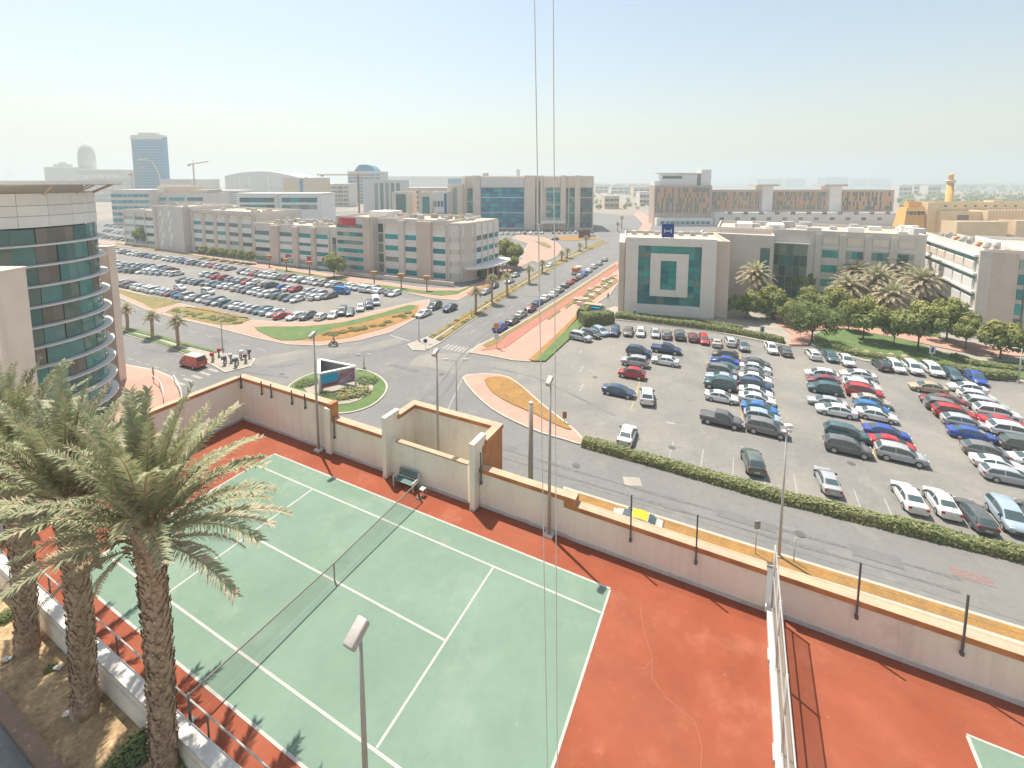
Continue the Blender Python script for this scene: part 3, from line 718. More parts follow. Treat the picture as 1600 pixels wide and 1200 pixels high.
def bays(p, x0, x1, nb, zs, fh, wh, pw, y=0.0, mp=M_TAUPE, ms=M_LGREY, mw=M_TGLASS, proud=0.4, top=None, piers=True, side=None):
    """window bays: stone piers, projecting spandrels and set-back glass; zs = sill heights"""
    bw = (x1 - x0) / nb
    def B(nm, a0, a1, b0, b1, z0, z1, m):
        if side == 'R': return ub(nm, p, y - b1, y - b0, a0, a1, z0, z1, m)     # bays on the right-hand end wall
        return ub(nm, p, a0, a1, y + b0, y + b1, z0, z1, m)
    zlo, zhi = zs[0] - (fh - wh), (top if top else zs[-1] + fh)
    for k in range(nb + 1):
        if not piers: break
        c = x0 + k * bw
        B('pier', c - pw / 2, c + pw / 2, -proud, 0.02, max(0, zlo - 0.2), zhi, mp)
    for k in range(nb):
        a, b = x0 + k * bw + pw / 2, x0 + (k + 1) * bw - pw / 2
        if not piers: a, b = x0 + k * bw + 0.1, x0 + (k + 1) * bw - 0.1
        for i, z in enumerate(zs):
            B('spandrel', a + 0.003, b - 0.003, -proud * 0.7, 0.015, z - (fh - wh) + 0.003, z - 0.003, ms)
            w_ = B('window', a + 0.006, b - 0.006, -0.08, 0.012, z, z + wh, mw if random.random() < 0.75 else M_DGLASS)
        if top:
            B('spandrel', a + 0.003, b - 0.003, -proud * 0.7, 0.015, zs[-1] + wh + 0.003, zs[-1] + wh + 1.9, ms); B('attic_panel', a + 0.003, b - 0.003, -0.1, 0.015, zs[-1] + wh + 1.91, top - 0.25, M_BEIGE); B('attic_beam', a + 0.003, b - 0.003, -proud * 0.7, 0.014, top - 0.24, top + 0.3, mp)

# ---- round glass tower on the left
RC, RR = Vector((-64.6, 58.3, 0)), 8.5
rt = empty('round_tower', RC, 0, 'round glass office tower with white sun-shade rings and wide roof', 'building')
M_TOWER = mat('tower_glass', (0.03, 0.11, 0.10), 0.05, spec=0.8, panes=[(0.06, 0.20, 0.18), (0.05, 0.15, 0.14), (0.11, 0.17, 0.14), (0.06, 0.25, 0.23), (0.17, 0.15, 0.12), (0.09, 0.25, 0.24)])
def arc_panel(r0, r1, a0, a1, z0, z1, m, n=3):
    vs, fs = [], []
    for i in range(n + 1):
        a = a0 + (a1 - a0) * i / n
        for r in (r0, r1):
            for z in (z0, z1): vs.append((r * math.cos(a), r * math.sin(a), z))
    for i in range(n):
        q = i * 4; e = q + 4
        fs += [(q + 2, e + 2, e + 3, q + 3), (q, q + 1, e + 1, e), (q + 1, q + 3, e + 3, e + 1), (q, e, e + 2, q + 2)]
    fs += [(0, 2, 3, 1), (4 * n, 4 * n + 1, 4 * n + 3, 4 * n + 2)]
    return fast_mesh('arc_panel', vs, fs, m)
NSEG = 26
rings_z = [24.3 - 2.47 * k for k in range(10)]
zl = [26.4] + rings_z + [-0.1]
ub('core_wall', rt, -5.2, 5.2, -5.2, 5.2, 0, 31.0, M_DARK)
for i in range(len(zl) - 1):
    me = arc_panel(RR - 0.12, RR, 0.004, 2 * math.pi / NSEG - 0.004, zl[i + 1] + 0.16, zl[i] - 0.16, M_TOWER, 2)
    for k in range(NSEG):
        a = k * 2 * math.pi / NSEG
        if math.cos(a + 0.1 - math.atan2(-RC.y, -RC.x)) < -0.35: continue
        obj('glass_panel', me, rt, (0, 0, 0), (random.uniform(-0.004, 0.004), random.uniform(-0.004, 0.004), a))
for z in rings_z:
    bm = bmesh.new()
    vs = []
    n = 64
    obj('sun_shade_ring', arc_panel(RR + 0.02, RR + 0.85, 0, 2 * math.pi, z - 0.09, z + 0.09, M_LGREY, n), rt)
    obj('slab_edge', arc_panel(RR - 0.3, RR + 0.012, 0, 2 * math.pi, z - 0.15, z + 0.15, M_FRAME, n), rt); bm.free()
for r_, (z0, z1) in enumerate(((26.42, 27.75), (27.8, 29.0), (29.05, 30.45))):
    me = arc_panel(RR - 0.1, RR + 0.1, 0.002, 2 * math.pi / 20 - 0.002, z0, z1, M_WHITEB, 3)
    for k in range(20): obj('cladding_panel', me, rt, (0, 0, 0), (0, 0, k * 2 * math.pi / 20))
obj('clerestory', arc_panel(RR - 1.2, RR - 1.0, 0, 2 * math.pi, 30.4, 31.45, M_WHITEB, 48), rt)
obj('roof_canopy', arc_panel(0.5, RR + 3.1, 0, 2 * math.pi, 31.45, 31.9, mat('canopy_metal', (0.55, 0.47, 0.38), 0.6, var=0.05, scale=0.5), 72), rt)
obj('canopy_rim', arc_panel(RR + 3.0, RR + 3.25, 0, 2 * math.pi, 31.55, 31.98, M_WHITEB, 72), rt)
for k in range(14):
    a = k * 2 * math.pi / 14 + 0.1
    tube_obj('canopy_strut', rt, [((RR - 0.2) * math.cos(a), (RR - 0.2) * math.sin(a), 30.2), ((RR + 2.2) * math.cos(a), (RR + 2.2) * math.sin(a), 31.43)], 0.12, M_TAUPE, 6)
sb = empty('stair_block', Vector((P(170, 400, 70).x, 70, 0)), 0, 'plain pink-beige stair block behind the round glass tower', 'building')
M_PINKB = mat('pink_beige_render', (0.83, 0.68, 0.56), 0.85, streak=0.25, c2=(0.79, 0.64, 0.53), scale=0.2, var=0.05)
ub('wall', sb, -9, 0, 0, 1.3, -0.1, 21.6, M_PINKB); ub('coping', sb, -9.1, 0.1, -0.1, 1.4, 21.602, 21.9, M_PINKB)
lw = empty('side_block', Vector((P(40, 420, 46).x, 46, 0)), 0, 'plain beige block with flat top in front of the round tower', 'building')
ub('wall', lw, -20, 0, -3, 0, -0.1, P(40, 420, 46).z, M_PINKB); ub('coping', lw, -20.1, 0.1, -3.1, 0.1, P(40, 420, 46).z + 0.002, P(40, 420, 46).z + 0.25, M_BEIGE)

# ---- long office block behind the left car park: nearer part
a = G(397, 409); b = G(722, 443)
ob, L = frame('office_block', a, b, 'long grey office block with teal window bands, red sign and rounded end', 'building')
def at_px(x):       # facade coordinate for a photo column
    d = Vector(ray(x, 400)[:2]); A = Vector(a[:2]); e = (Vector(b[:2]) - A).normalized()
    # A + e*s = d*t
    det = e.x * -d.y - (-d.x) * e.y
    s = ((-A.x) * -d.y - (-d.x) * (-A.y)) / det
    return s
X = at_px
Z4 = [1.0, 4.6, 8.0, 11.4]
# low wing (left)
core(ob, 0, X(531), 0.4, 20, 14.6, M_GREYST)
for (p0, p1) in ((399, 423), (437, 458), (467, 487), (494, 514)):
    bays(ob, X(p0), X(p1), 1, [0.9, 4.6, 8.0, 11.0], 3.4, 1.5, 0.5, 0.4, M_GREYST)
for (p0, p1, m) in ((425, 437, M_TAUPE), (459, 467, M_TAUPE), (488, 494, M_TAUPE)): ub('pier', ob, X(p0), X(p1), -0.4, 0.41, 0, 14.9, m)
for i in range(4):
    for j in range(2): ub('stair_window', ob, X(519) + j * (X(531) - X(519)) / 2 + 0.1, X(519) + (j + 1) * (X(531) - X(519)) / 2 - 0.1, 0.3, 0.41, 1.5 + i * 2.6, 3.9 + i * 2.6, M_DGLASS)
for p0 in (446, 479, 503):
    ub('shop_sign', ob, X(p0), X(p0 + 9), 0.05, 0.12, 2.2, 4.2, mat('red_sign', (0.42, 0.03, 0.03), 0.6))
# sign tower
x0, x1 = X(533), X(575)
core(ob, x0 - 0.2, X(588), -1.8, 18, 19.0, M_GREYST)
for i in range(6):
    z = 1.6 + i * 2.85
    for j in range(4):
        w_ = (x1 - x0 - 0.8) / 4
        ub('window', ob, x0 + 0.4 + j * w_ + 0.04, x0 + 0.4 + (j + 1) * w_ - 0.04, -1.9, -1.79, z, z + 1.35, M_TGLASS if random.random() < 0.8 else M_DGLASS)
    ub('sill', ob, x0, x1, -2.05, -1.795, z - 0.25, z - 0.05, M_LGREY)
ub('pier', ob, X(576), X(586), -2.2, -1.79, 0, 19.6, M_TAUPE)
sg = ub('roof_sign', ob, X(538), X(563), -2.25, -1.95, 16.5, 19.2, mat('crimson_sign', (0.5, 0.012, 0.035), 0.5))
ub('sign_emblem', ob, X(539), X(543.5), -2.32, -2.252, 16.9, 18.8, mat('orange_sign', (0.6, 0.13, 0.03), 0.5))
for j in range(3): ub('sign_stroke', ob, X(546 + j * 5.5), X(549.5 + j * 5.5), -2.3, -2.252, 17.3, 18.3, mat('pale_crimson', (0.55, 0.05, 0.07), 0.5))
# slot and right-hand block
core(ob, X(588) + 0.01, X(601), 0.8, 18, 18.4, M_GREYST)
for i in range(5):
    ub('slot_window', ob, X(590), X(597), 0.7, 0.81, 1.0 + i * 3.4, 3.9 + i * 3.4, M_DGLASS)
core(ob, X(601) + 0.01, X(700), 0.4, 22.4, 18.6, M_GREYST)
Z5 = [0.8, 5.0, 8.8, 12.6]
for (p0, p1) in ((601, 624), (632, 652)):
    bays(ob, X(p0), X(p1), 1, Z5, 3.8, 1.6, 0.6, 0.4, M_GREYST, top=18.0)
ub('pier', ob, X(623.5), X(632.5), -0.35, 0.41, 0, 18.9, M_GREYST)
ub('pier', ob, X(652.5), X(674.5), -0.55, 0.41, 0, 18.9, M_TAUPE)
bays(ob, X(675), X(697), 1, Z5, 3.8, 1.6, 0.6, 0.4, M_GREYST, top=18.0)
# rounded end: segments turning the corner
cxr, rad_r = X(700), 6.0
segs = 7
pts = []
for k in range(segs + 1):
    t = -math.pi / 2 + (math.pi / 2) * k / segs
    pts.append((cxr + rad_r * math.cos(t), 0.4 + rad_r + rad_r * math.sin(t)))
pts += [(cxr + rad_r + 0.4, 0.4 + rad_r + 8), (cxr + rad_r + 0.8, 0.4 + rad_r + 16)]
slab('rounded_end', [(cxr + 0.01, 0.41)] + pts + [(cxr + 0.01, 22.4)], -0.1, 18.6, M_GREYST, ob, None)
slab('roof', [(q[0] * 0.985 + 0.015 * cxr, q[1] * 0.97 + 0.6) for q in [(cxr + 0.4, 0.8)] + pts + [(cxr + 0.4, 22)]], 18.602, 18.75, M_ROOF, ob, None)
def bay_between(q0, q1, zs, fh, wh, top):
    d = Vector(q1) - Vector(q0); ln = d.length; an = math.atan2(d.y, d.x); mid = (Vector(q0) + Vector(q1)) / 2; n_ = Vector((d.y, -d.x)).normalized()
    def bx(nm, w0, w1, o0, o1, z0, z1, m):
        c = mid + d.normalized() * ((w0 + w1) / 2) + n_ * ((o0 + o1) / 2)
        o = obj(nm, cube_mesh(m), ob, (c.x, c.y, (z0 + z1) / 2), (0, 0, an), (w1 - w0, abs(o1 - o0), z1 - z0))
    for z in zs:
        bx('spandrel', -ln / 2 + 0.35, ln / 2 - 0.35, -0.02, 0.35, z - (fh - wh), z - 0.003, M_LGREY)
        bx('window', -ln / 2 + 0.36, ln / 2 - 0.36, -0.02, 0.1, z, z + wh, M_TGLASS if random.random() < 0.7 else M_DGLASS)
    bx('spandrel', -ln / 2 + 0.35, ln / 2 - 0.35, -0.02, 0.35, zs[-1] + wh + 0.003, top, M_LGREY)
    bx('pier', -ln / 2 - 0.35, -ln / 2 + 0.345, -0.05, 0.5, 0, top + 0.5, M_GREYST)
bay_between(pts[0], pts[3], Z5, 3.8, 1.6, 18.0)
bay_between(pts[3], pts[7], Z5, 3.8, 1.6, 18.0)
e0, e1 = Vector(pts[7]), Vector(pts[-1])
for k in range(4): bay_between(e0 + (e1 - e0) * k / 4, e0 + (e1 - e0) * (k + 1) / 4, Z5, 3.8, 1.6, 18.0)
# entrance canopy along the end wall
cn = [(cxr + rad_r - 1, 1.5), (cxr + rad_r + 5.2, 5.5), (cxr + rad_r + 6.2, 21), (cxr + rad_r + 1.1, 23)]
slab('entrance_canopy', smooth_poly(cn, 3), 4.3, 4.75, M_LGREY, ob, None)
for k in range(5): tube_obj('canopy_column', ob, [(cxr + rad_r + 4.4 + k * 0.2, 7 + k * 3.4, 0), (cxr + rad_r + 4.4 + k * 0.2, 7 + k * 3.4, 4.3)], 0.25, M_TAUPE)
for k in range(4): ub('shop_front', ob, cxr + rad_r + 1.35, cxr + rad_r + 1.6, 8 + k * 3.5, 11.2 + k * 3.5, 0.1, 3.4, mat('shop_red', (0.33, 0.05, 0.05), 0.6) if k % 2 else M_DGLASS)
ub('garden_wall', ob, X(540), X(722), -5.2, -4.8, 0.1, 1.35, M_TAUPE)
for k in range(60):     # plant on the roof
    xx = random.uniform(2, X(705)); yy = random.uniform(4, 17); hz = 14.75 if xx < X(531) else 18.75
    if X(531) - 3 < xx < X(534) + 1: continue
    sx, sy, sz = random.uniform(0.8, 2.6), random.uniform(0.8, 2.2), random.uniform(0.6, 1.9)
    ub('roof_unit', ob, xx, xx + sx, yy, yy + sy, hz, hz + sz, M_PLANT if k % 3 else M_ROOF)
ub('roof_house', ob, X(560), X(590), 6, 14, 19.13, 21.2, M_LGREY)

# ---- long office block: farther part with the lattice panel
a2 = G(196, 381); b2 = G(397, 405)
of2, L2 = frame('office_block', a2, b2, 'far grey office wing with a diamond lattice panel by the car park', 'building')
_a, _b = a, b
a, b = a2, b2
core(of2, 0, X(252), 0.4, 22, 16.8, M_GREYST)
bays(of2, 0.4, X(247), 3, [1.2, 5.2, 9.2, 12.8], 3.9, 1.5, 1.2, 0.4, M_GREYST)
core(of2, X(252) + 0.01, X(300), -2.0, 20, 19.6, M_GREYST)
for i in range(5):
    for j in range(2):
        xx = X(262) + j * (X(283) - X(262)) / 1.6 + (1.2 if i % 2 else 0); z = 2.2 + i * 3.4
        o = obj('lattice_panel', cube_mesh(M_WHITEB), of2, (xx + 1, -2.08, z + 1), (0, rad(24), 0), (1.5, 0.2, 2.9))
ub('pier', of2, X(287), X(299), -2.4, -1.99, 0, 20.2, M_GREYST); ub('pier', of2, X(252), X(257), -2.3, -1.99, 0, 20, M_TAUPE)
core(of2, X(300) + 0.01, L2 + 2, 0.4, 22, 18.4, M_GREYST)
bays(of2, X(303), X(398), 5, Z5, 3.8, 1.6, 2.6, 0.4, M_TAUPE, top=17.8)
for k in range(16):
    xx = random.uniform(2, L2 - 3); yy = random.uniform(4, 17); hz = 16.95 if xx < X(252) - 3 else (19.75 if xx < X(298) else 18.55)
    ub('roof_unit', of2, xx, xx + random.uniform(0.8, 2.6), yy, yy + 1.5, hz, hz + random.uniform(0.6, 1.8), M_PLANT if k % 3 else M_ROOF)
a, b = _a, _b
# ---- square stone block with the nested teal windows
a = G(966, 489); b = G(1118, 499)
tb, TL = frame('square_block', a, b, 'taupe stone block with a square ring of teal glass and blue roof sign', 'building')
TD, TH = 20.0, P(1040, 372, 106).z
M_FACE = mat('pale_stone_tiles', (0.79, 0.71, 0.63), 0.8, streak=0.15, c2=(0.76, 0.68, 0.6), scale=0.3, var=0.03)
core(tb, 1.2, TL - 0.0 + 2.6, 0.8, TD, TH - 1.3, M_TAUPE, M_ROOF, 0.8)
# frame of the front: outer ring, glass ring, inner ring, inner glass
fx0, fx1 = 1.4, TL - 0.4
def fr(t): return fx0 + (fx1 - fx0) * t
ZT = TH
M_TG2 = mat('teal_curtain_glass', (0.01, 0.25, 0.23), 0.07, spec=0.6, panes=[(0.01, 0.26, 0.24), (0.008, 0.20, 0.20), (0.03, 0.33, 0.30), (0.01, 0.15, 0.17), (0.08, 0.27, 0.24), (0.015, 0.29, 0.26), (0.14, 0.20, 0.17)])
gx0, gx1, gz0, gz1 = fr(0.145), fr(0.845), 2.6, ZT - 1.9
ub('front_panel', tb, fx0, gx0, -0.2, 0.79, 0, ZT, M_FACE); ub('front_panel', tb, gx1, fx1, -0.2, 0.79, 0, ZT, M_FACE)
ub('front_panel', tb, gx0 + 0.002, gx1 - 0.002, -0.198, 0.79, gz1, ZT - 0.002, M_FACE); ub('front_panel', tb, gx0 + 0.002, gx1 - 0.002, -0.198, 0.79, 0, gz0, M_FACE)
ix0, ix1, iz0, iz1 = fr(0.285), fr(0.705), 4.7, ZT - 3.7
jx0, jx1, jz0, jz1 = fr(0.40), fr(0.575), 6.3, ZT - 5.4
def panes(x0, x1, z0, z1, nx, nz, y):
    for i in range(nx):
        for j in range(nz):
            ub('glass_pane', tb, x0 + (x1 - x0) * i / nx + 0.03, x0 + (x1 - x0) * (i + 1) / nx - 0.03, y, y + 0.06, z0 + (z1 - z0) * j / nz + 0.03, z0 + (z1 - z0) * (j + 1) / nz - 0.03, M_TG2)
panes(gx0, ix0, gz0, gz1, 2, 9, 0.55); panes(ix1, gx1, gz0, gz1, 2, 9, 0.55)
panes(ix0, ix1, gz0, iz0, 5, 1, 0.55); panes(ix0, ix1, iz1, gz1, 5, 1, 0.55)
ub('inner_frame', tb, ix0, jx0, -0.05, 0.785, iz0, iz1, M_FACE); ub('inner_frame', tb, jx1, ix1, -0.05, 0.785, iz0, iz1, M_FACE)
ub('inner_frame', tb, jx0 + 0.002, jx1 - 0.002, -0.048, 0.785, jz1, iz1 - 0.002, M_FACE); ub('inner_frame', tb, jx0 + 0.002, jx1 - 0.002, -0.048, 0.785, iz0 + 0.002, jz0, M_FACE)
panes(jx0, jx1, jz0, jz1, 2, 5, 0.5)
ub('mullion_backing', tb, gx0, gx1, 0.65, 0.788, gz0, gz1, M_FRAME)
ub('left_return', tb, -0.1, 1.19, 0.6, TD - 1, 0, TH - 1.4, M_TAUPE)
# roof sign
sx0 = fr(0.40)
ub('roof_sign', tb, sx0, sx0 + 2.7, -0.1, 0.25, ZT + 0.15, ZT + 3.3, mat('blue_sign', (0.012, 0.055, 0.24), 0.5))
ub('sign_bar', tb, sx0 + 0.5, sx0 + 2.2, -0.16, -0.102, ZT + 1.55, ZT + 1.8, mat('sign_white', (0.62, 0.66, 0.75), 0.6))
for k, (x, z) in enumerate(((0.5, 1.2), (2.0, 1.2), (0.5, 1.81), (2.0, 1.81))): ub('sign_stroke', tb, sx0 + x, sx0 + x + 0.2, -0.16, -0.102, ZT + z, ZT + z + 0.34, mat('sign_white', (0.62, 0.66, 0.75)))
for s in (0.3, 2.2): ub('sign_leg', tb, sx0 + s, sx0 + s + 0.15, 0.26, 0.5, ZT - 1.2, ZT + 2.5, M_FRAME)
ub('roof_strip', tb, 10, 10.25, 2, TD - 2, TH - 1.17, TH - 1.1, M_WHITEB)
for k in range(7): ub('roof_unit', tb, 3 + k * 3.0, 4.2 + k * 3.0, TD - 4, TD - 2.6, TH - 1.17, TH - 0.2, M_PLANT)
# ---- campus block behind the garden
cA = Vector((62, 128, 0)); UU = Vector((U.x, U.y, 0))
CB, _ = frame('campus_block', cA, cA + UU * 60, 'grey campus block with teal ribbon windows behind the date palms', 'building')
def cx(px, Y0=None):
    d = Vector(ray(px, 400)[:2]); A = Vector(cA[:2]); e = Vector(UU[:2])
    det = e.x * -d.y + d.x * e.y
    return ((-A.x) * -d.y - (-d.x) * (-A.y)) / det
CH = 18.0
core(CB, -4, cx(1447), 0.5, 24, CH, M_GREYST, M_ROOF, 0.9)
core(CB, -8, cx(1206), -7, 0.49, 17.2, M_GREYST, M_ROOF, 0.6)
ub('window', CB, cx(1186), cx(1200), -7.1, -6.99, 3, 14.5, M_DGLASS)
g0, g1 = cx(1207), cx(1262)
for i in range(5):
    for j in range(5):
        ub('curtain_pane', CB, g0 + (g1 - g0) * i / 5 + 0.06, g0 + (g1 - g0) * (i + 1) / 5 - 0.06, 0.36, 0.49, 0.3 + j * 2.95, 3.15 + j * 2.95, M_DGLASS)
ub('glass_canopy', CB, g0 - 0.3, g1 + 0.3, -0.6, 0.3, 15.2, 15.5, M_WHITEB)
xs = [cx(v) for v in (1278, 1316, 1356, 1396, 1437)]
for i in range(4):
    ub('pier', CB, xs[i] - 0.7, xs[i] + 0.7, 0.1, 0.5, 0, CH, M_GREYST)
    for z, h, m in ((1.0, 1.8, M_TGLASS), (4.4, 1.8, M_TGLASS), (8.1, 1.9, M_TGLASS), (12.0, 1.9, M_TGLASS), (15.6, 1.6, M_BEIGE)):
        n_ = 3 if m is M_TGLASS else 1
        for j in range(n_):
            w_ = (xs[i + 1] - xs[i] - 1.8) / n_
            ub('window' if n_ == 3 else 'louvre_panel', CB, xs[i] + 0.9 + j * w_ + 0.03, xs[i] + 0.9 + (j + 1) * w_ - 0.03, 0.4, 0.52, z, z + h, m)
    ub('string_course', CB, xs[i] + 0.71, xs[i + 1] - 0.71, 0.3, 0.5, 14.4, 14.8, M_LGREY)
for k in range(22):
    xx = random.uniform(0, cx(1440)); yy = random.uniform(4, 20)
    ub('roof_unit', CB, xx, xx + random.uniform(1, 4), yy, yy + random.uniform(1, 3), CH + 0.13, CH + random.uniform(0.8, 2.2), M_PLANT if k % 3 else M_WHITEB)
for k in range(2): ub('skylight', CB, 1 + k * 8, 5 + k * 8, 6, 14, CH + 0.13, CH + 1.6, M_WHITEB)
# ---- campus right wing, seen along its front
wA = Vector((113.2, 125.5, 0)); wB = Vector((97.8, 95, 0))
WL = (wB - wA).length
CW, _ = frame('campus_wing', wA, wB, 'pale campus wing with projecting white bays beside the garden', 'building')
WH = 17.0
core(CW, 0, WL, 0.8, 7.3, WH, M_GREYST, M_ROOF, 0.8)
nb = 6
for i in range(4):
    z = 1.2 + i * 3.9
    ub('ribbon_window', CW, 1.4, WL - 1.0, 0.6, 0.82, z + 2.1, z + 3.0, M_TGLASS)
    ub('floor_ledge', CW, 1.0, WL - 0.4, -0.4, 0.81, z + 3.05, z + 3.55, M_WHITEB)
    for k in range(nb):
        x0_ = 1.4 + k * (WL - 2.4) / nb
        ub('bay_panel', CW, x0_ + 0.3, x0_ + (WL - 2.4) / nb - 0.3, -0.15, 0.81, z - 0.3, z + 2.05, M_WHITEB)
        if i == 3: ub('louvre', CW, x0_ + 0.6, x0_ + (WL - 2.4) / nb - 0.6, -0.2, -0.151, z + 0.4, z + 1.9, M_BEIGE)
ub('corner_pier', CW, -1.2, 1.0, -0.5, 2, 0, WH + 0.6, M_WHITEB); ub('corner_pier', CW, WL - 0.9, WL + 0.3, 0.2, 2.0, 0, WH + 0.5, M_GREYST)
ub('end_wall', CW, WL - 0.02, WL + 0.25, 2.01, 6.2, 0, WH + 0.3, M_TAUPE)
for i in range(5): ub('end_window', CW, WL, WL + 0.3, 6.25, 7.2, 1.5 + i * 3.1, 3.6 + i * 3.1, M_TGLASS)
for k in range(30):
    ub('roof_pipe' if k % 2 else 'roof_unit', CW, 1.5 + k * 1.05, 2.1 + k * 1.05, 1.6 + (k % 4) * 1.3, 2.3 + (k % 4) * 1.3, WH + 0.13, WH + 0.5 + (k % 3) * 0.5, M_TERRA if k % 3 == 0 else M_PLANT)
C2w, _ = frame('campus_wing', wB + V * -1.5 + U * 7.6, wB + V * -1.5 + U * 40, 'white panelled campus wing past the taupe end wall', 'building')
core(C2w, 0, 30, 0.5, 26, 17.5, M_WHITEB, M_ROOF, 0.8)
for i in range(4):
    for k in range(7): ub('window', C2w, 1 + k * 4.1, 4.4 + k * 4.1, 0.38, 0.52, 2 + i * 4, 4 + i * 4, M_TGLASS)
core(C2w, -30, -0.01, 34, 70, 15.0, M_GREYST, M_ROOF, 0.8)
for k in range(18): ub('roof_unit', C2w, -28 + (k % 6) * 4.5, -26 + (k % 6) * 4.5, 38 + (k // 6) * 9, 41 + (k // 6) * 9, 15.13, 16.2 + (k % 3) * 0.5, M_WHITEB if k % 2 else M_PLANT)

# ---- beige and teal office building at the head of the street
Y0 = 300
bl = Vector((P(722, 300, Y0).x, Y0, 0)); br = Vector((P(906, 300, Y0).x, Y0 - 4, 0))
tl, TLn = frame('office_building', bl, br, 'beige stone office building with tall teal glass panels up the street', 'building')
def tx(px): return (px - 722) / (906 - 722) * TLn
H1 = P(800, 275, Y0).z; H0 = P(740, 279, Y0).z
core(tl, tx(722), tx(926), 1.0, 40, H1 - 1.0, M_BEIGE, M_ROOF, 1.0)
def column(p0, p1, z1=None, d=-1.0, m=M_BEIGE): ub('stone_pier', tl, tx(p0), tx(p1), d, 1.01, 0, z1 or H1 + 0.3, m)
column(739, 751); column(819, 836); column(838, 841, d=-0.5); column(844, 848, d=-0.5); column(875, 883); column(897, 905); column(722, 728, H0)
def curtain(p0, p1, z0, z1, nf, nx, m):
    for f in range(nf):
        for k in range(nx):
            w_ = (tx(p1) - tx(p0)) / nx; h = (z1 - z0) / nf
            ub('glass_panel', tl, tx(p0) + k * w_ + 0.05, tx(p0) + (k + 1) * w_ - 0.05, 0.7, 0.98, z0 + f * h + (0.55 if nx > 1 else 0.1), z0 + (f + 1) * h - 0.05, m)
        if nx > 1: ub('floor_band', tl, tx(p0), tx(p1), 0.55, 1.005, z0 + f * h, z0 + f * h + 0.45, M_TEAL2 if f % 3 else M_LGREY)
M_TEAL2 = mat('teal_spandrel', (0.03, 0.16, 0.17), 0.3, rnd=0.2)
curtain(751.5, 818.5, 1.0, H1 - 7.6, 8, 10, M_BGLASS)
ub('attic', tl, tx(751.5), tx(818.5), -0.6, 1.0, H1 - 7.3, H1 - 1.0, M_LGREY)
curtain(730, 738.5, 9, H1 - 8, 6, 2, M_TGLASS)
curtain(836.5, 838, 1, H1 - 7.6, 8, 1, M_DGLASS); curtain(841.5, 843.5, 1, H1 - 3, 8, 1, M_DGLASS)
curtain(853, 874.5, 7.5, H1 - 7.6, 7, 3, M_TGLASS)
ub('attic', tl, tx(848.5), tx(874.5), -0.3, 1.0, H1 - 7.3, H1 - 1.0, M_BEIGE)
curtain(884, 887, 1, H1 - 7.6, 8, 1, M_DGLASS); curtain(889, 896.5, 1, H1 - 7.6, 8, 2, M_TGLASS)
curtain(906, 924, 1, H1 - 7.5, 8, 4, M_DGLASS)
ub('porch', tl, tx(845), tx(882), -9, -0.6, 5.0, 6.4, M_WHITEB)
for k in range(4): ub('porch_column', tl, tx(847) + k * 5.2, tx(847.6) + k * 5.2, -8.6, -8.2, 0, 5.0, M_WHITEB)
ub('roof_unit', tl, tx(806), tx(811), 10, 16, H1 - 0.88, H1 + 4.5, M_LGREY); ub('roof_unit', tl, tx(752), tx(760), 10, 16, H1 - 0.88, H1 + 2.0, M_PLANT)
# smaller stone offices to its left
def small_block(p0, p1, ytop, Y, m, lab, dep=20, extra=None):
    A = Vector((P(p0, 300, Y).x, Y, 0)); w_ = P(p1, 300, Y).x - A.x; h = P(p0, ytop, Y).z
    t = empty('low_office', A, 0, lab, 'building')
    core(t, 0, w_, 0.3, dep, h - 0.8, m, M_ROOF, 0.8)
    if extra: extra(t, w_, h)
    return t
def strips(n, m, z0=1.5, zt=2.0, f=0.5):
    def fn(t, w_, h):
        for k in range(n):
            s = w_ / n
            ub('window_strip', t, k * s + s * (1 - f) / 2, (k + 1) * s - s * (1 - f) / 2, 0.1, 0.32, z0, h - zt, m)
    return fn
def rows(nf, nx, m, z0=2.0, wh=0.5):
    def fn(t, w_, h):
        fh = (h - z0 - 1) / nf
        for i in range(nf):
            for k in range(nx):
                s = w_ / nx
                ub('window', t, k * s + s * 0.15, (k + 1) * s - s * 0.15, 0.12, 0.33, z0 + i * fh, z0 + i * fh + fh * wh, m)
    return fn
small_block(699, 722, 288, 292, M_BEIGE, 'narrow beige office with one teal glass strip', extra=strips(1, M_TGLASS, 1, 2, 0.3))
small_block(677, 698, 300, 280, M_LGREY, 'low pale office with blue corner glazing', extra=lambda t, w_, h: (ub('glazed_corner', t, w_ - 1.6, w_ - 0.2, 0.0, 0.31, 1, h - 1.0, M_BGLASS), rows(3, 3, M_DGLASS)(t, w_ - 2, h - 1)))
small_block(654, 676, 300, 285, M_BEIGE, 'low beige office with one square teal window', extra=strips(1, M_TGLASS, 5, 3, 0.5))
small_block(612, 640, 300, 280, M_BEIGE, 'low cream office with a dark glass front', extra=strips(1, M_DGLASS, 1, 1.4, 0.55))
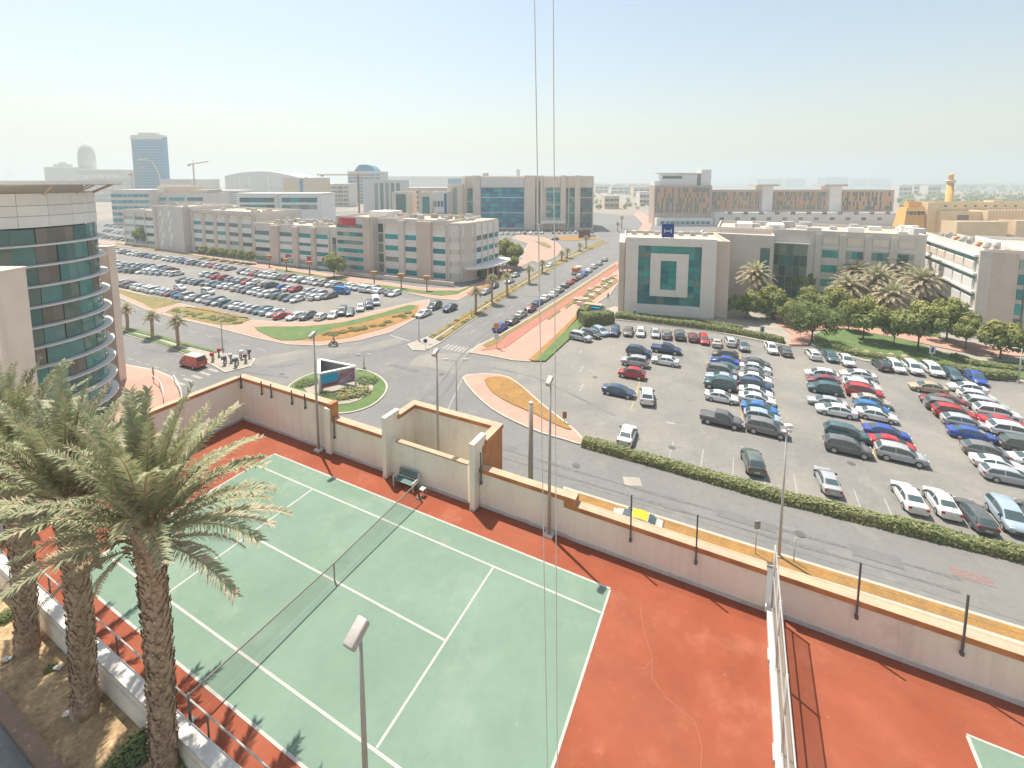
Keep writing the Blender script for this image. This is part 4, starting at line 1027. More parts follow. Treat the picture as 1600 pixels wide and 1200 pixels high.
# ---- orange panelled hotel
M_BRICK = mat('orange_brick', (0.55, 0.42, 0.34), 0.85, var=0.08, scale=0.1)
M_ORANGE = mat('orange_panel', (0.66, 0.34, 0.15), 0.8, rnd=0.2)
M_TANP = mat('tan_panel', (0.6, 0.38, 0.25), 0.8, rnd=0.2)
Yh = 330
def hx(px, Y=Yh): return P(px, 300, Y).x
ht_ = empty('hotel', Vector((hx(1023), Yh, 0)), 0, 'wide hotel clad in orange and tan panels with grey stair towers', 'building')
def HX(px): return hx(px) - hx(1023)
def zf(y): return P(1100, y, Yh).z
core(ht_, 0, HX(1113), 0.5, 13, zf(292), M_BRICK, M_ROOF, 1.0)
core(ht_, HX(1113) + 0.01, HX(1404), 3.5, 14, zf(299), M_BRICK, M_ROOF, 1.0)
def hotel_front(p0, p1, ztop, zbot, nf, y, step):
    bmw, bmo, bmt = bmesh.new(), bmesh.new(), bmesh.new()
    fh = (ztop - zbot) / nf; x = HX(p0) + 0.3; 
    while x < HX(p1) - step:
        colk = random.random()
        for i in range(nf):
            r = random.random() if random.random() < 0.6 else colk; z = zbot + i * fh
            dx = random.uniform(-0.1, 0.25)
            if r < 0.52: bbox(bmw, x + dx, x + dx + step * 0.66, y - 0.12, y + 0.02, z + 0.12, z + fh - 0.12)
            elif r < 0.78: bbox(bmo, x + dx, x + dx + step * 0.5, y - 0.35, y + 0.02, z + 0.04, z + fh - 0.04)
            else: bbox(bmt, x, x + step * 0.8, y - 0.2, y + 0.02, z + 0.1, z + fh - 0.1)
        x += step
    for bm_, nm, m in ((bmw, 'windows', M_DGLASS), (bmo, 'orange_panels', M_ORANGE), (bmt, 'tan_panels', M_TANP)):
        o = obj(nm, mesh_of(bm_, nm, m), ht_); o['kind'] = 'stuff'; o.name = {'windows': 'window_field', 'orange_panels': 'orange_cladding', 'tan_panels': 'tan_cladding'}[nm]
hotel_front(1024, 1112, zf(292) - 0.4, zf(333), 5, 0.48, 1.5)
hotel_front(1116, 1193, zf(300), zf(327), 4, 3.48, 1.5)
hotel_front(1211, 1299, zf(300), zf(328), 4, 3.48, 1.5)
hotel_front(1319, 1404, zf(300), zf(329), 4, 3.48, 1.5)
for p0, p1 in ((1194, 1210), (1300, 1318)):
    ub('stair_tower', ht_, HX(p0), HX(p1), 1.5, 12, 0, zf(291), M_WHITEB); ub('tower_cap', ht_, HX(p0 - 10), HX(p1 + 8), 0.8, 14, zf(291) + 0.01, zf(288), M_TAUPE)
for p0, p1, y0, y1 in ((1024, 1036, 292, 283), (1036, 1068, 292, 272), (1068, 1091, 292, 271.5), (1091, 1097, 292, 279), (1097, 1113, 292, 265)):
    ub('penthouse', ht_, HX(p0), HX(p1) - 0.02, 3, 11, zf(y0) + 0.13, zf(y1), M_WHITEB if p0 != 1091 else M_DGLASS)
ub('penthouse_window', ht_, HX(1037), HX(1067), 2.7, 2.99, zf(279), zf(275), M_DGLASS)
ub('penthouse_roof', ht_, HX(1026), HX(1098), 2.0, 12, zf(271.4), zf(270), M_LGREY)
ub('podium_storey', ht_, HX(1113), HX(1402), -6, 3.49, 0, zf(331), M_LGREY)
for k in range(22): ub('podium_window', ht_, HX(1120) + k * 5.6, HX(1120) + k * 5.6 + 3.2, -6.1, -5.99, 4 + (k % 2) * 4, 6 + (k % 2) * 4, M_DGLASS)
ub('podium_storey', ht_, HX(1024), HX(1112), -5, 0.49, 0, zf(340), M_WHITEB)
for k in range(10): ub('podium_window', ht_, HX(1030) + k * 3.6, HX(1030) + k * 3.6 + 2.8, -5.1, -4.99, 1, 3.2, M_TGLASS)
# ---- fort-like sand-coloured building with a round tower
M_FORT = mat('sand_render', (0.78, 0.6, 0.38), 0.9, c2=(0.73, 0.56, 0.36), scale=0.1, var=0.06)
M_AMBER = mat('amber_render', (0.76, 0.43, 0.14), 0.9, c2=(0.7, 0.4, 0.14), scale=0.1, var=0.06)
Yf = 230
ft = empty('fort_building', Vector((P(1418, 330, Yf).x, Yf, 0)), 0, 'sand-coloured fort-like building with flat roofs', 'building')
def FX(px): return P(px, 330, Yf).x - P(1418, 330, Yf).x
def FZ(y): return P(1500, y, Yf).z
bm = bmesh.new()
for x0_, x1_, y0_, y1_, z1_ in ((FX(1421), FX(1453), 3, 8, FZ(325)),):
    vs = [bm.verts.new(p) for p in ((x0_ - 2.0, y0_ - 2, 0), (x1_, y0_ - 2, 0), (x1_, y1_ + 2, 0), (x0_ - 2, y1_ + 2, 0), (x0_ + 1.2, y0_, z1_), (x1_ - 0.3, y0_, z1_), (x1_ - 0.3, y1_, z1_), (x0_ + 1.2, y1_, z1_))]
    for f in ((0, 1, 5, 4), (1, 2, 6, 5), (2, 3, 7, 6), (3, 0, 4, 7), (4, 5, 6, 7)): bm.faces.new([vs[i] for i in f])
obj('battered_tower', mesh_of(bm, 'battered_tower', M_AMBER), ft)
core(ft, FX(1432), FX(1453), 5, 8, FZ(317), M_AMBER, M_COPE, 0.3, z0=FZ(324))
core(ft, FX(1478), FX(1600) + 40, 8, 16, FZ(319), M_FORT, M_ROOF, 0.6)
core(ft, FX(1455), FX(1470), 2, 7.9, FZ(318), M_FORT, M_ROOF, 0.5)
core(ft, FX(1470) + 0.05, FX(1534), 0, 7.9, FZ(332), M_FORT, M_ROOF, 0.5)
core(ft, FX(1534) + 0.05, FX(1700), -3, 7.9, FZ(330), M_FORT, M_ROOF, 0.5)
ub('gate', ft, FX(1497), FX(1514), -0.2, 0.3, 0, FZ(336), mat('gate_grey', (0.22, 0.2, 0.18), 0.7))
for k in range(5): ub('niche', ft, FX(1540) + k * 6, FX(1540) + k * 6 + 3, -3.1, -2.9, 3, 9, M_BEIGE)
core(ft, FX(1580), FX(1596), 9, 14, FZ(316), M_FORT, M_ROOF, 0.5, z0=FZ(322))
for k in range(9): ub('window', ft, FX(1482) + k * 5.2, FX(1482) + k * 5.2 + 1.1, 7.85, 8.1, FZ(324.5), FZ(322), M_DGLASS)
for k in range(26): ub('merlon', ft, FX(1536) + k * 1.6, FX(1536) + k * 1.6 + 0.9, -3.0, -2.5, FZ(330) + 0.51, FZ(330) + 1.2, M_FORT)
for k in range(5): ub('window', ft, FX(1424) + k * 1.9, FX(1424) + k * 1.9 + 0.8, 2.0, 2.6, FZ(336), FZ(331), M_DGLASS)
ub('string_band', ft, FX(1420), FX(1453), 1.9, 2.6, FZ(330), FZ(328.8), M_FORT)
core(ft, FX(1455), FX(1530), -14, -6, FZ(344), M_FORT, M_ROOF, 0.5); core(ft, FX(1535), FX(1640), -16, -8, FZ(342), M_FORT, M_ROOF, 0.5)
fo = empty('watch_tower', Vector((P(1484, 300, 262).x, 262, 0)), 0, 'slim amber round watch tower rising behind the sand-coloured fort', 'tower')
def TZ(y): return P(1484, y, 262).z
bm = bmesh.new(); tube(bm, [(0, 0, 0), (0, 0, TZ(318)), (0, 0, TZ(317)), (0, 0, TZ(285))], [2.4, 2.2, 1.8, 1.6], 20); obj('shaft', mesh_of(bm, 'shaft', M_AMBER, True), fo)
bm = bmesh.new(); tube(bm, [(0, 0, TZ(286)), (0, 0, TZ(284)), (0, 0, TZ(281))], [1.6, 2.2, 2.25], 20); obj('balcony', mesh_of(bm, 'balcony', M_TAUPE, True), fo)
bm = bmesh.new(); tube(bm, [(0, 0, TZ(281)), (0, 0, TZ(274.5)), (0, 0, TZ(273)), (0, 0, TZ(271.5))], [1.15, 1.15, 1.3, 0.5], 16); obj('lantern', mesh_of(bm, 'lantern', M_AMBER, True), fo)

# ================================================================== distant city
M_FAR = mat('far_concrete', (0.52, 0.48, 0.44), 0.9, rnd=0.1)
M_FARB = mat('far_glass', (0.005, 0.2, 0.36), 0.3, rnd=0.2, spec=0.4)
M_FARW = mat('far_white', (0.66, 0.62, 0.57), 0.9, rnd=0.1)
M_FTAN = mat('far_tan', (0.64, 0.5, 0.35), 0.9, rnd=0.1)
def far_block(name, p0, p1, ytop, Y, m, lab, dep=25, band=None, nb=4, ybot=None, cat='building', nx=1, roof=True):
    A = Vector((P(p0, 300, Y).x, Y, 0)); w_ = P(p1, 300, Y).x - A.x; h = P((p0 + p1) / 2, ytop, Y).z
    t = empty(name, A, 0, lab, cat)
    ub('wall', t, 0, w_, 0.4, dep, -0.1, h, m)
    if roof: ub('roof_parapet', t, -0.2, w_ + 0.2, 0.2, dep + 0.2, h + 0.01, h + h * 0.03, M_FARW)
    if band:
        fh = h / (nb + 0.5)
        for i in range(nb):
            for k in range(nx):
                s = w_ / nx
                ub('window_band', t, k * s + s * 0.08, (k + 1) * s - s * 0.08, 0.1, 0.42, fh * (i + 0.45), fh * (i + 0.95), band)
    return t, w_, h
t, w_, h = far_block('beige_office', 172, 232, 298, 335, M_BEIGE, 'beige office with rows of small blue windows', 30, M_BGLASS, 5, nx=7)
t, w_, h = far_block('blue_banded_office', 232, 318, 303, 345, M_BEIGE, 'low beige office with a blue glass band and tan roof storey', 30, M_BGLASS, 4, nx=3)
ub('roof_storey', t, 2, w_ * 0.62, 6, 22, h + 0.8, P(250, 291, 345).z, M_FTAN); ub('roof_storey', t, w_ * 0.62 + 0.1, w_, 4, 22, h + 0.8, P(250, 297, 345).z, M_ROOF)
t, w_, h = far_block('white_office', 368, 500, 304, 262, M_WHITEB, 'white office with two long green window bands', 22, None)
for z0, z1 in ((P(430, 316, 262).z, P(430, 309, 262).z), (P(430, 327, 262).z, P(430, 320, 262).z)):
    for k in range(2):
        for j in range(4): ub('window_band', t, 2 + k * w_ * 0.5 + j * w_ * 0.105, 2 + k * w_ * 0.5 + (j + 0.95) * w_ * 0.105, 0.1, 0.42, z0, z1, M_TGLASS if (j + k) % 3 else M_DGLASS)
ub('stair_block', t, w_ * 0.46, w_ * 0.5, -0.6, 0.38, 0, h, M_LGREY)
far_block('grey_office', 312, 372, 298, 620, M_FAR, 'hazy grey office with a grid of windows', 40, M_DGLASS, 6, nx=8)
# domed hall
Yd = 900
A = Vector((P(352, 290, Yd).x, Yd, 0)); w_ = P(500, 290, Yd).x - A.x
dh = empty('domed_hall', A, 0, 'wide grey hall with a low curved roof on the skyline', 'building')
zt, ze = P(420, 268, Yd).z, P(352, 275, Yd).z
prof = [(0, 0), (w_, 0), (w_, P(500, 288, Yd).z)] + [(w_ * (1 - k / 12), P(420, 268 + (20 * max(0, 1 - k / 7) ** 1.6 if k < 7 else 0) + (7 * ((k - 8) / 4) ** 2 if k > 8 else 0), Yd).z) for k in range(0, 13)]
bm = bmesh.new(); f0 = [bm.verts.new((p[0], 0, p[1])) for p in prof]; f1 = [bm.verts.new((p[0], 90, p[1])) for p in prof]
bm.faces.new(f0); bm.faces.new(f1[::-1])
for i in range(len(prof)): bm.faces.new((f0[i], f1[i], f1[(i + 1) % len(prof)], f0[(i + 1) % len(prof)]))
bmesh.ops.recalc_face_normals(bm, faces=bm.faces); bmesh.ops.triangulate(bm, faces=[f for f in bm.faces if len(f.verts) > 4])
obj('hall_shell', mesh_of(bm, 'hall_shell', M_FAR), dh)
for k in range(9): ub('wall_rib', dh, w_ * (0.05 + 0.1 * k), w_ * (0.065 + 0.1 * k), -0.8, 0.0, 0, P(400, 276, Yd).z, M_FARW)
t, w_, h = far_block('tan_block', 443, 500, 279, 520, M_FTAN, 'blank tan block with a sloping shoulder and blue slit', 30, None)
ub('slit_window', t, w_ * 0.45, w_ * 0.54, 0.1, 0.42, h * 0.5, h * 0.98, M_FARB)
far_block('pale_office', 500, 545, 288, 560, M_FARW, 'pale low office left of the blue dome tower', 30, M_DGLASS, 5, nx=5)
# blue tower with a domed crown
t, w_, h = far_block('dome_tower', 544, 595, 269, 640, M_FAR, 'blue-grey glass tower with a rounded crown', 40, M_FARB, 9, nx=6)
zc_ = P(570, 257, 640).z
for q in range(2):      # stepped, rounded crown
    pr = [(w_ * 0.16, h + 1.5)] + [(w_ * (0.16 + 0.64 * k / 10), h + 1.5 + (zc_ - h - 1.5) * min(1, (k / 2.5) if k < 3 else 1 - max(0, (k - 6) / 4) ** 2 * 0.75)) for k in range(11)] + [(w_ * 0.8, h + 1.5)]
    if q: break
    bm = bmesh.new(); f0 = [bm.verts.new((a_, 5, b_)) for a_, b_ in pr]; f1 = [bm.verts.new((a_, 32, b_)) for a_, b_ in pr]
    for k in range(len(pr) - 1): bm.faces.new((f0[k], f0[k + 1], f1[k + 1], f1[k]))
    bm.faces.new(f0[::-1]); bm.faces.new(f1); bmesh.ops.recalc_face_normals(bm, faces=bm.faces)
    obj('rounded_crown', mesh_of(bm, 'rounded_crown', M_FARB), t)
t, w_, h = far_block('striped_office', 567, 628, 283, 430, M_FARW, 'pale office with five tall dark glass strips', 30, None)
for k in range(5): ub('glass_strip', t, w_ * (0.3 + k * 0.14), w_ * (0.38 + k * 0.14), 0.1, 0.42, 4, h - 2, M_DGLASS)
far_block('long_low_block', 600, 740, 276, 1500, M_FARW, 'long pale block fading into the haze', 60, M_FAR, 4, nx=20)
far_block('tan_row', 625, 700, 294, 480, M_FTAN, 'row of tan apartments behind the low offices', 30, M_DGLASS, 4, nx=12)
far_block('glass_block', 700, 722, 279, 900, M_FARB, 'small pale blue glass block on the skyline', 40, M_FARB, 5, nx=3)
# skyline towers
t, w_, h = far_block('glass_tower', 211, 259, 214, 640, M_FARB, 'tall blue glass tower with a curved white stripe', 10, None)
for i in range(24):
    for k in range(1): ub('floor_line', t, 0.3, w_ - 0.3, 0.1, 0.41, h * (i + 0.5) / 24, h * (i + 0.62) / 24, M_FAR)
pts = [(w_ * 0.18, h * 0.66), (w_ * 0.45, h * 0.67), (w_ * 0.66, h * 0.63), (w_ * 0.8, h * 0.5), (w_ * 0.88, h * 0.35), (w_ * 0.92, h * 0.2)]
tube_obj('curved_stripe', t, [(x, -0.3, z) for x, z in pts], 1.0, M_FARW, 6)
ub('crown', t, w_ * 0.2, w_ * 0.8, 2, 9, h + h * 0.03, P(235, 207, 640).z, M_FARW); ub('top_band', t, -0.5, w_ + 0.5, -0.4, 0.38, h * 0.965, h + 0.2, M_FARW)
def round_tower_far(p0, p1, ytop, Y, lab, shoulder=0.72):
    A = Vector((P((p0 + p1) / 2, 290, Y).x, Y, 0)); r = (P(p1, 290, Y).x - P(p0, 290, Y).x) / 2 * 0.74; h = P(p0, ytop, Y).z
    t = empty('rounded_tower', A, 0, lab, 'tower')
    prof = [(0, 1.0), (0.72, 1.0), (0.8, 0.97), (0.86, 0.9), (0.915, 0.76), (0.955, 0.56), (0.985, 0.3), (1.0, 0.06)]
    bm = bmesh.new(); tube(bm, [(0, 0, h * a_) for a_, b_ in prof], [r * b_ for a_, b_ in prof], 20)
    obj('shaft', mesh_of(bm, 'shaft', M_FAR, True), t)
    for k in range(9): bm = bmesh.new(); z_ = h * (0.3 + 0.045 * k); tube(bm, [(0, 0, z_), (0, 0, z_ + h * 0.014)], r * 1.02, 20); obj('floor_band', mesh_of(bm, 'floor_band', M_FARW), t)
round_tower_far(125, 154, 224, 850, 'tall grey tower with a bullet-shaped top')
t, w_, h = far_block('long_podium_block', 120, 188, 266, 820, M_FAR, 'grey flat-roofed block below the bullet-shaped tower', 60, M_FARW, 3, nx=6)
t, w_, h = far_block('stepped_tower', 72, 102, 262, 900, M_FAR, 'small grey tower with a stepped cap', 40, None)
ub('step', t, w_ * 0.25, w_ * 0.75, 10, 30, h * 1.03, P(87, 256, 900).z, M_FAR); ub('step', t, w_ * 0.42, w_ * 0.58, 15, 25, P(87, 256, 900).z, P(87, 253, 900).z, M_FAR)
far_block('grey_terrace', 140, 200, 279, 700, M_FAR, 'grey block behind the round tower roof', 40, M_FARW, 4, nx=5)
far_block('grey_mall', 250, 300, 281, 620, M_FAR, 'grey mall blocks right of the blue tower', 60, M_FARW, 3, nx=6)
# ferris wheel, faint
fw = empty('ferris_wheel', Vector((P(16, 280, 2600).x, 2600, 0)), 0, 'huge faint observation wheel on the hazy horizon', 'wheel')
cz_, rr_ = P(16, 265, 2600).z, 95
bm = bmesh.new(); tube(bm, [(rr_ * math.cos(2 * math.pi * k / 40), 0, cz_ + rr_ * math.sin(2 * math.pi * k / 40)) for k in range(41)], 1.3, 6, False); obj('rim', mesh_of(bm, 'rim', M_FARW, True), fw)
bm = bmesh.new()
for k in range(12): tube(bm, [(0, 0, cz_), (rr_ * math.cos(2 * math.pi * k / 12), 0, cz_ + rr_ * math.sin(2 * math.pi * k / 12))], 0.7, 4)
obj('spokes', mesh_of(bm, 'spokes', M_FARW), fw)
for s in (-1, 1): tube_obj('support_leg', fw, [(s * 45, 10, 0), (0, 4, cz_)], 3.0, M_FARW, 6)
# tower cranes
def crane(px, ybase, ytop, Y, jl, jr, lab, tilt=0.0):
    A = Vector((P(px, 290, Y).x, Y, 0)); h = P(px, ytop, Y).z; s = Y / F_PX
    t = empty('tower_crane', A, 0, lab, 'crane')
    mk = mat('crane_orange', (0.40, 0.24, 0.14), 0.7)
    w_ = max(0.9, 1.0 * s * 1.6)
    def lattice(nm, p, q, r):
        bm = bmesh.new(); p = Vector(p); q = Vector(q); n = 14; d = (q - p)
        side = [Vector((r, 0, 0)), Vector((0, r, 0)), Vector((-r, 0, 0)), Vector((0, -r, 0))] if abs(d.z) > abs(d.x) else [Vector((0, r, 0)), Vector((0, 0, r)), Vector((0, -r, 0)), Vector((0, 0, -r))]
        for e in side: tube(bm, [p + e, q + e], r * 0.32, 4)
        for k in range(n):
            for e in range(4): tube(bm, [p + d * k / n + side[e], p + d * (k + 1) / n + side[(e + 1) % 4]], r * 0.18, 3)
        return obj(nm, mesh_of(bm, nm, mk), t)
    lattice('mast', (0, 0, 0), (0, 0, h), w_ * 0.6)
    lattice('jib', (jl * s, 0, h - tilt * abs(jl) * s), (0, 0, h), w_ * 0.4)
    lattice('counter_jib', (0, 0, h), (jr * s, 0, h + tilt * abs(jr) * s), w_ * 0.4)
    ub('counterweight', t, jl * s * 0.9, jl * s * 0.9 + 2 * w_, -w_ * 0.4, w_ * 0.4, h - 1.5 * w_ - tilt * abs(jl) * s, h - 0.3 * w_ - tilt * abs(jl) * s, mk)
    tube_obj('apex', t, [(0, 0, h), (0, 0, h + 4 * w_)], w_ * 0.2, mk, 5)
crane(220, 290, 263, 560, -7, 10, 'tower crane with a short raised jib before the blue tower', 0.3)
crane(207, 290, 272, 580, -5, 6, 'small tower crane left of the blue tower base')
crane(304, 305, 256, 500, -9, 24, 'orange tower crane with a raised jib over the tan roofs', 0.15)
crane(560, 325, 273, 330, -64, 14, 'tower crane with a long jib over the office roofs')
# faint blocks across the water
for i, (p0, p1, yt) in enumerate(((1182, 1222, 280), (1226, 1258, 279), (1290, 1303, 278), (1305, 1313, 276.5), (1316, 1324, 277.5), (1328, 1356, 280), (1358, 1392, 279))):
    far_block('hazy_block', p0, p1, yt, 2600 + i * 20, M_FARB if i in (2, 3, 4) else M_FARW, ['long hazy block over the hotel roof', 'hazy stepped block over the hotel roof', 'slim blue hazy tower, first of three', 'slim blue hazy tower, middle of three', 'slim blue hazy tower, last of three', 'wide pink-grey hazy block by the water', 'widest pink-grey hazy block by the open sea'][i], 80, M_FAR, 3, nx=5)
random.seed(21)
far_i = 0
for p0, p1, yt, Y, m in ((930, 950, 290, 1200, M_FARW), (955, 985, 291, 1100, M_FARW), (990, 1015, 292, 900, M_FTAN), (1405, 1425, 290, 900, M_FARW), (1428, 1448, 288, 1000, M_FARW), (1450, 1470, 289.5, 950, M_FARW), (1000, 1016, 300, 600, M_FARW), (945, 968, 306, 520, M_FTAN)):
    far_block('distant_villa', p0, p1, yt, Y, m, 'small pale villa among distant trees', 20, M_DGLASS, 2, nx=3)[0]['group'] = 'villas among the distant trees'
# ================================================================== vehicles
M_PAINT = mat('car_paint', (0.5, 0.5, 0.5), 0.38, 0.0, objcol=True, coat=0.45, spec=0.5, stain=(((0.36, 0.32, 0.26), 1.5, 0.4, 0.75, 0.22),))
M_CGLASS = mat('car_glass', (0.06, 0.09, 0.09), 0.05, spec=0.9)
M_TYRE = mat('tyre_rubber', (0.055, 0.055, 0.055), 0.8)
M_RIM = mat('alloy_rim', (0.45, 0.45, 0.45), 0.35, 0.6)
M_HEAD = mat('headlight_lens', (0.6, 0.62, 0.62), 0.15)
M_TAIL = mat('taillight_lens', (0.40, 0.02, 0.02), 0.2)
M_TRIM = mat('black_trim', (0.03, 0.03, 0.032), 0.5)
CARS = {   # st: body sections (x, sill, shoulder, half width); ar: roof arch (x, z, half width) front to rear; wh: wheels
 'sedan': dict(st=[(-2.35, .42, .86, .62), (-2.28, .28, 1.0, .79), (-1.85, .2, 1.05, .87), (-0.8, .18, 1.0, .9), (0.4, .18, .97, .9), (1.15, .18, .94, .89), (1.75, .2, .86, .86), (2.18, .26, .74, .77), (2.33, .36, .58, .58)],
              ar=[(1.4, .9, .76), (.42, 1.36, .6), (-.3, 1.46, .6), (-1.0, 1.39, .58), (-1.98, 1.0, .72)], wh=(-1.4, 1.42, .33)),
 'hatch': dict(st=[(-2.02, .42, .9, .64), (-1.96, .28, 1.02, .79), (-1.5, .2, 1.04, .85), (-0.6, .18, 1.0, .86), (0.5, .18, .97, .86), (1.05, .18, .95, .85), (1.6, .2, .87, .82), (1.92, .26, .75, .73), (2.05, .36, .58, .56)],
              ar=[(1.35, .92, .74), (.45, 1.4, .6), (-.3, 1.52, .6), (-1.35, 1.45, .58), (-1.97, 1.0, .72)], wh=(-1.25, 1.28, .32)),
 'suv': dict(st=[(-2.35, .48, 1.0, .72), (-2.3, .38, 1.14, .88), (-1.7, .3, 1.17, .93), (-0.8, .28, 1.14, .94), (0.4, .28, 1.12, .94), (1.15, .28, 1.1, .93), (1.8, .3, 1.05, .9), (2.22, .38, .93, .82), (2.37, .48, .72, .66)],
             ar=[(1.45, 1.06, .82), (.62, 1.62, .69), (-.3, 1.76, .7), (-1.75, 1.68, .68), (-2.3, 1.12, .82)], wh=(-1.42, 1.45, .38)),
 'crossover': dict(st=[(-2.15, .46, .96, .68), (-2.1, .34, 1.1, .84), (-1.55, .26, 1.12, .89), (-0.7, .25, 1.07, .9), (0.4, .25, 1.04, .9), (1.1, .25, 1.02, .89), (1.7, .27, .96, .86), (2.05, .34, .84, .77), (2.18, .44, .66, .6)],
             ar=[(1.4, .98, .78), (.5, 1.5, .64), (-.3, 1.63, .64), (-1.35, 1.53, .62), (-2.08, 1.07, .76)], wh=(-1.3, 1.34, .36)),
 'estate': dict(st=[(-2.35, .42, .88, .66), (-2.28, .28, 1.0, .8), (-1.85, .2, 1.03, .87), (-0.8, .18, 1.0, .9), (0.4, .18, .97, .9), (1.15, .18, .94, .89), (1.75, .2, .86, .86), (2.18, .26, .74, .77), (2.33, .36, .58, .58)],
              ar=[(1.4, .9, .76), (.42, 1.36, .6), (-.4, 1.47, .6), (-1.75, 1.4, .58), (-2.28, .98, .72)], wh=(-1.4, 1.42, .33)),
 'coupe': dict(st=[(-2.2, .42, .84, .62), (-2.14, .28, .97, .8), (-1.7, .18, 1.0, .89), (-0.8, .16, .95, .91), (0.4, .16, .92, .91), (1.1, .16, .9, .9), (1.7, .18, .82, .88), (2.1, .24, .7, .8), (2.25, .34, .55, .6)],
              ar=[(1.15, .87, .76), (.2, 1.25, .58), (-.4, 1.33, .58), (-1.0, 1.25, .56), (-1.85, .97, .7)], wh=(-1.35, 1.38, .34)),
 'van': dict(st=[(-2.42, .45, 1.02, .8), (-2.36, .34, 1.12, .9), (-1.7, .3, 1.14, .93), (-0.8, .28, 1.14, .94), (0.4, .28, 1.12, .94), (1.3, .28, 1.1, .93), (1.95, .3, 1.0, .9), (2.3, .36, .85, .82), (2.43, .45, .65, .68)],
             ar=[(2.0, .98, .84), (1.05, 1.85, .76), (0, 1.98, .77), (-2.2, 1.94, .77), (-2.38, 1.1, .86)], wh=(-1.5, 1.5, .36)),
 'pickup': dict(st=[(-2.6, .5, .98, .8), (-2.54, .42, 1.1, .9), (-1.7, .36, 1.12, .93), (-0.5, .34, 1.12, .93), (0.4, .34, 1.12, .93), (1.2, .34, 1.1, .92), (1.95, .36, 1.04, .9), (2.45, .42, .92, .81), (2.6, .5, .72, .66)],
             ar=[(1.5, 1.06, .82), (.75, 1.62, .69), (.1, 1.74, .7), (-.62, 1.7, .68), (-.85, 1.1, .8)], wh=(-1.6, 1.6, .39)),
}
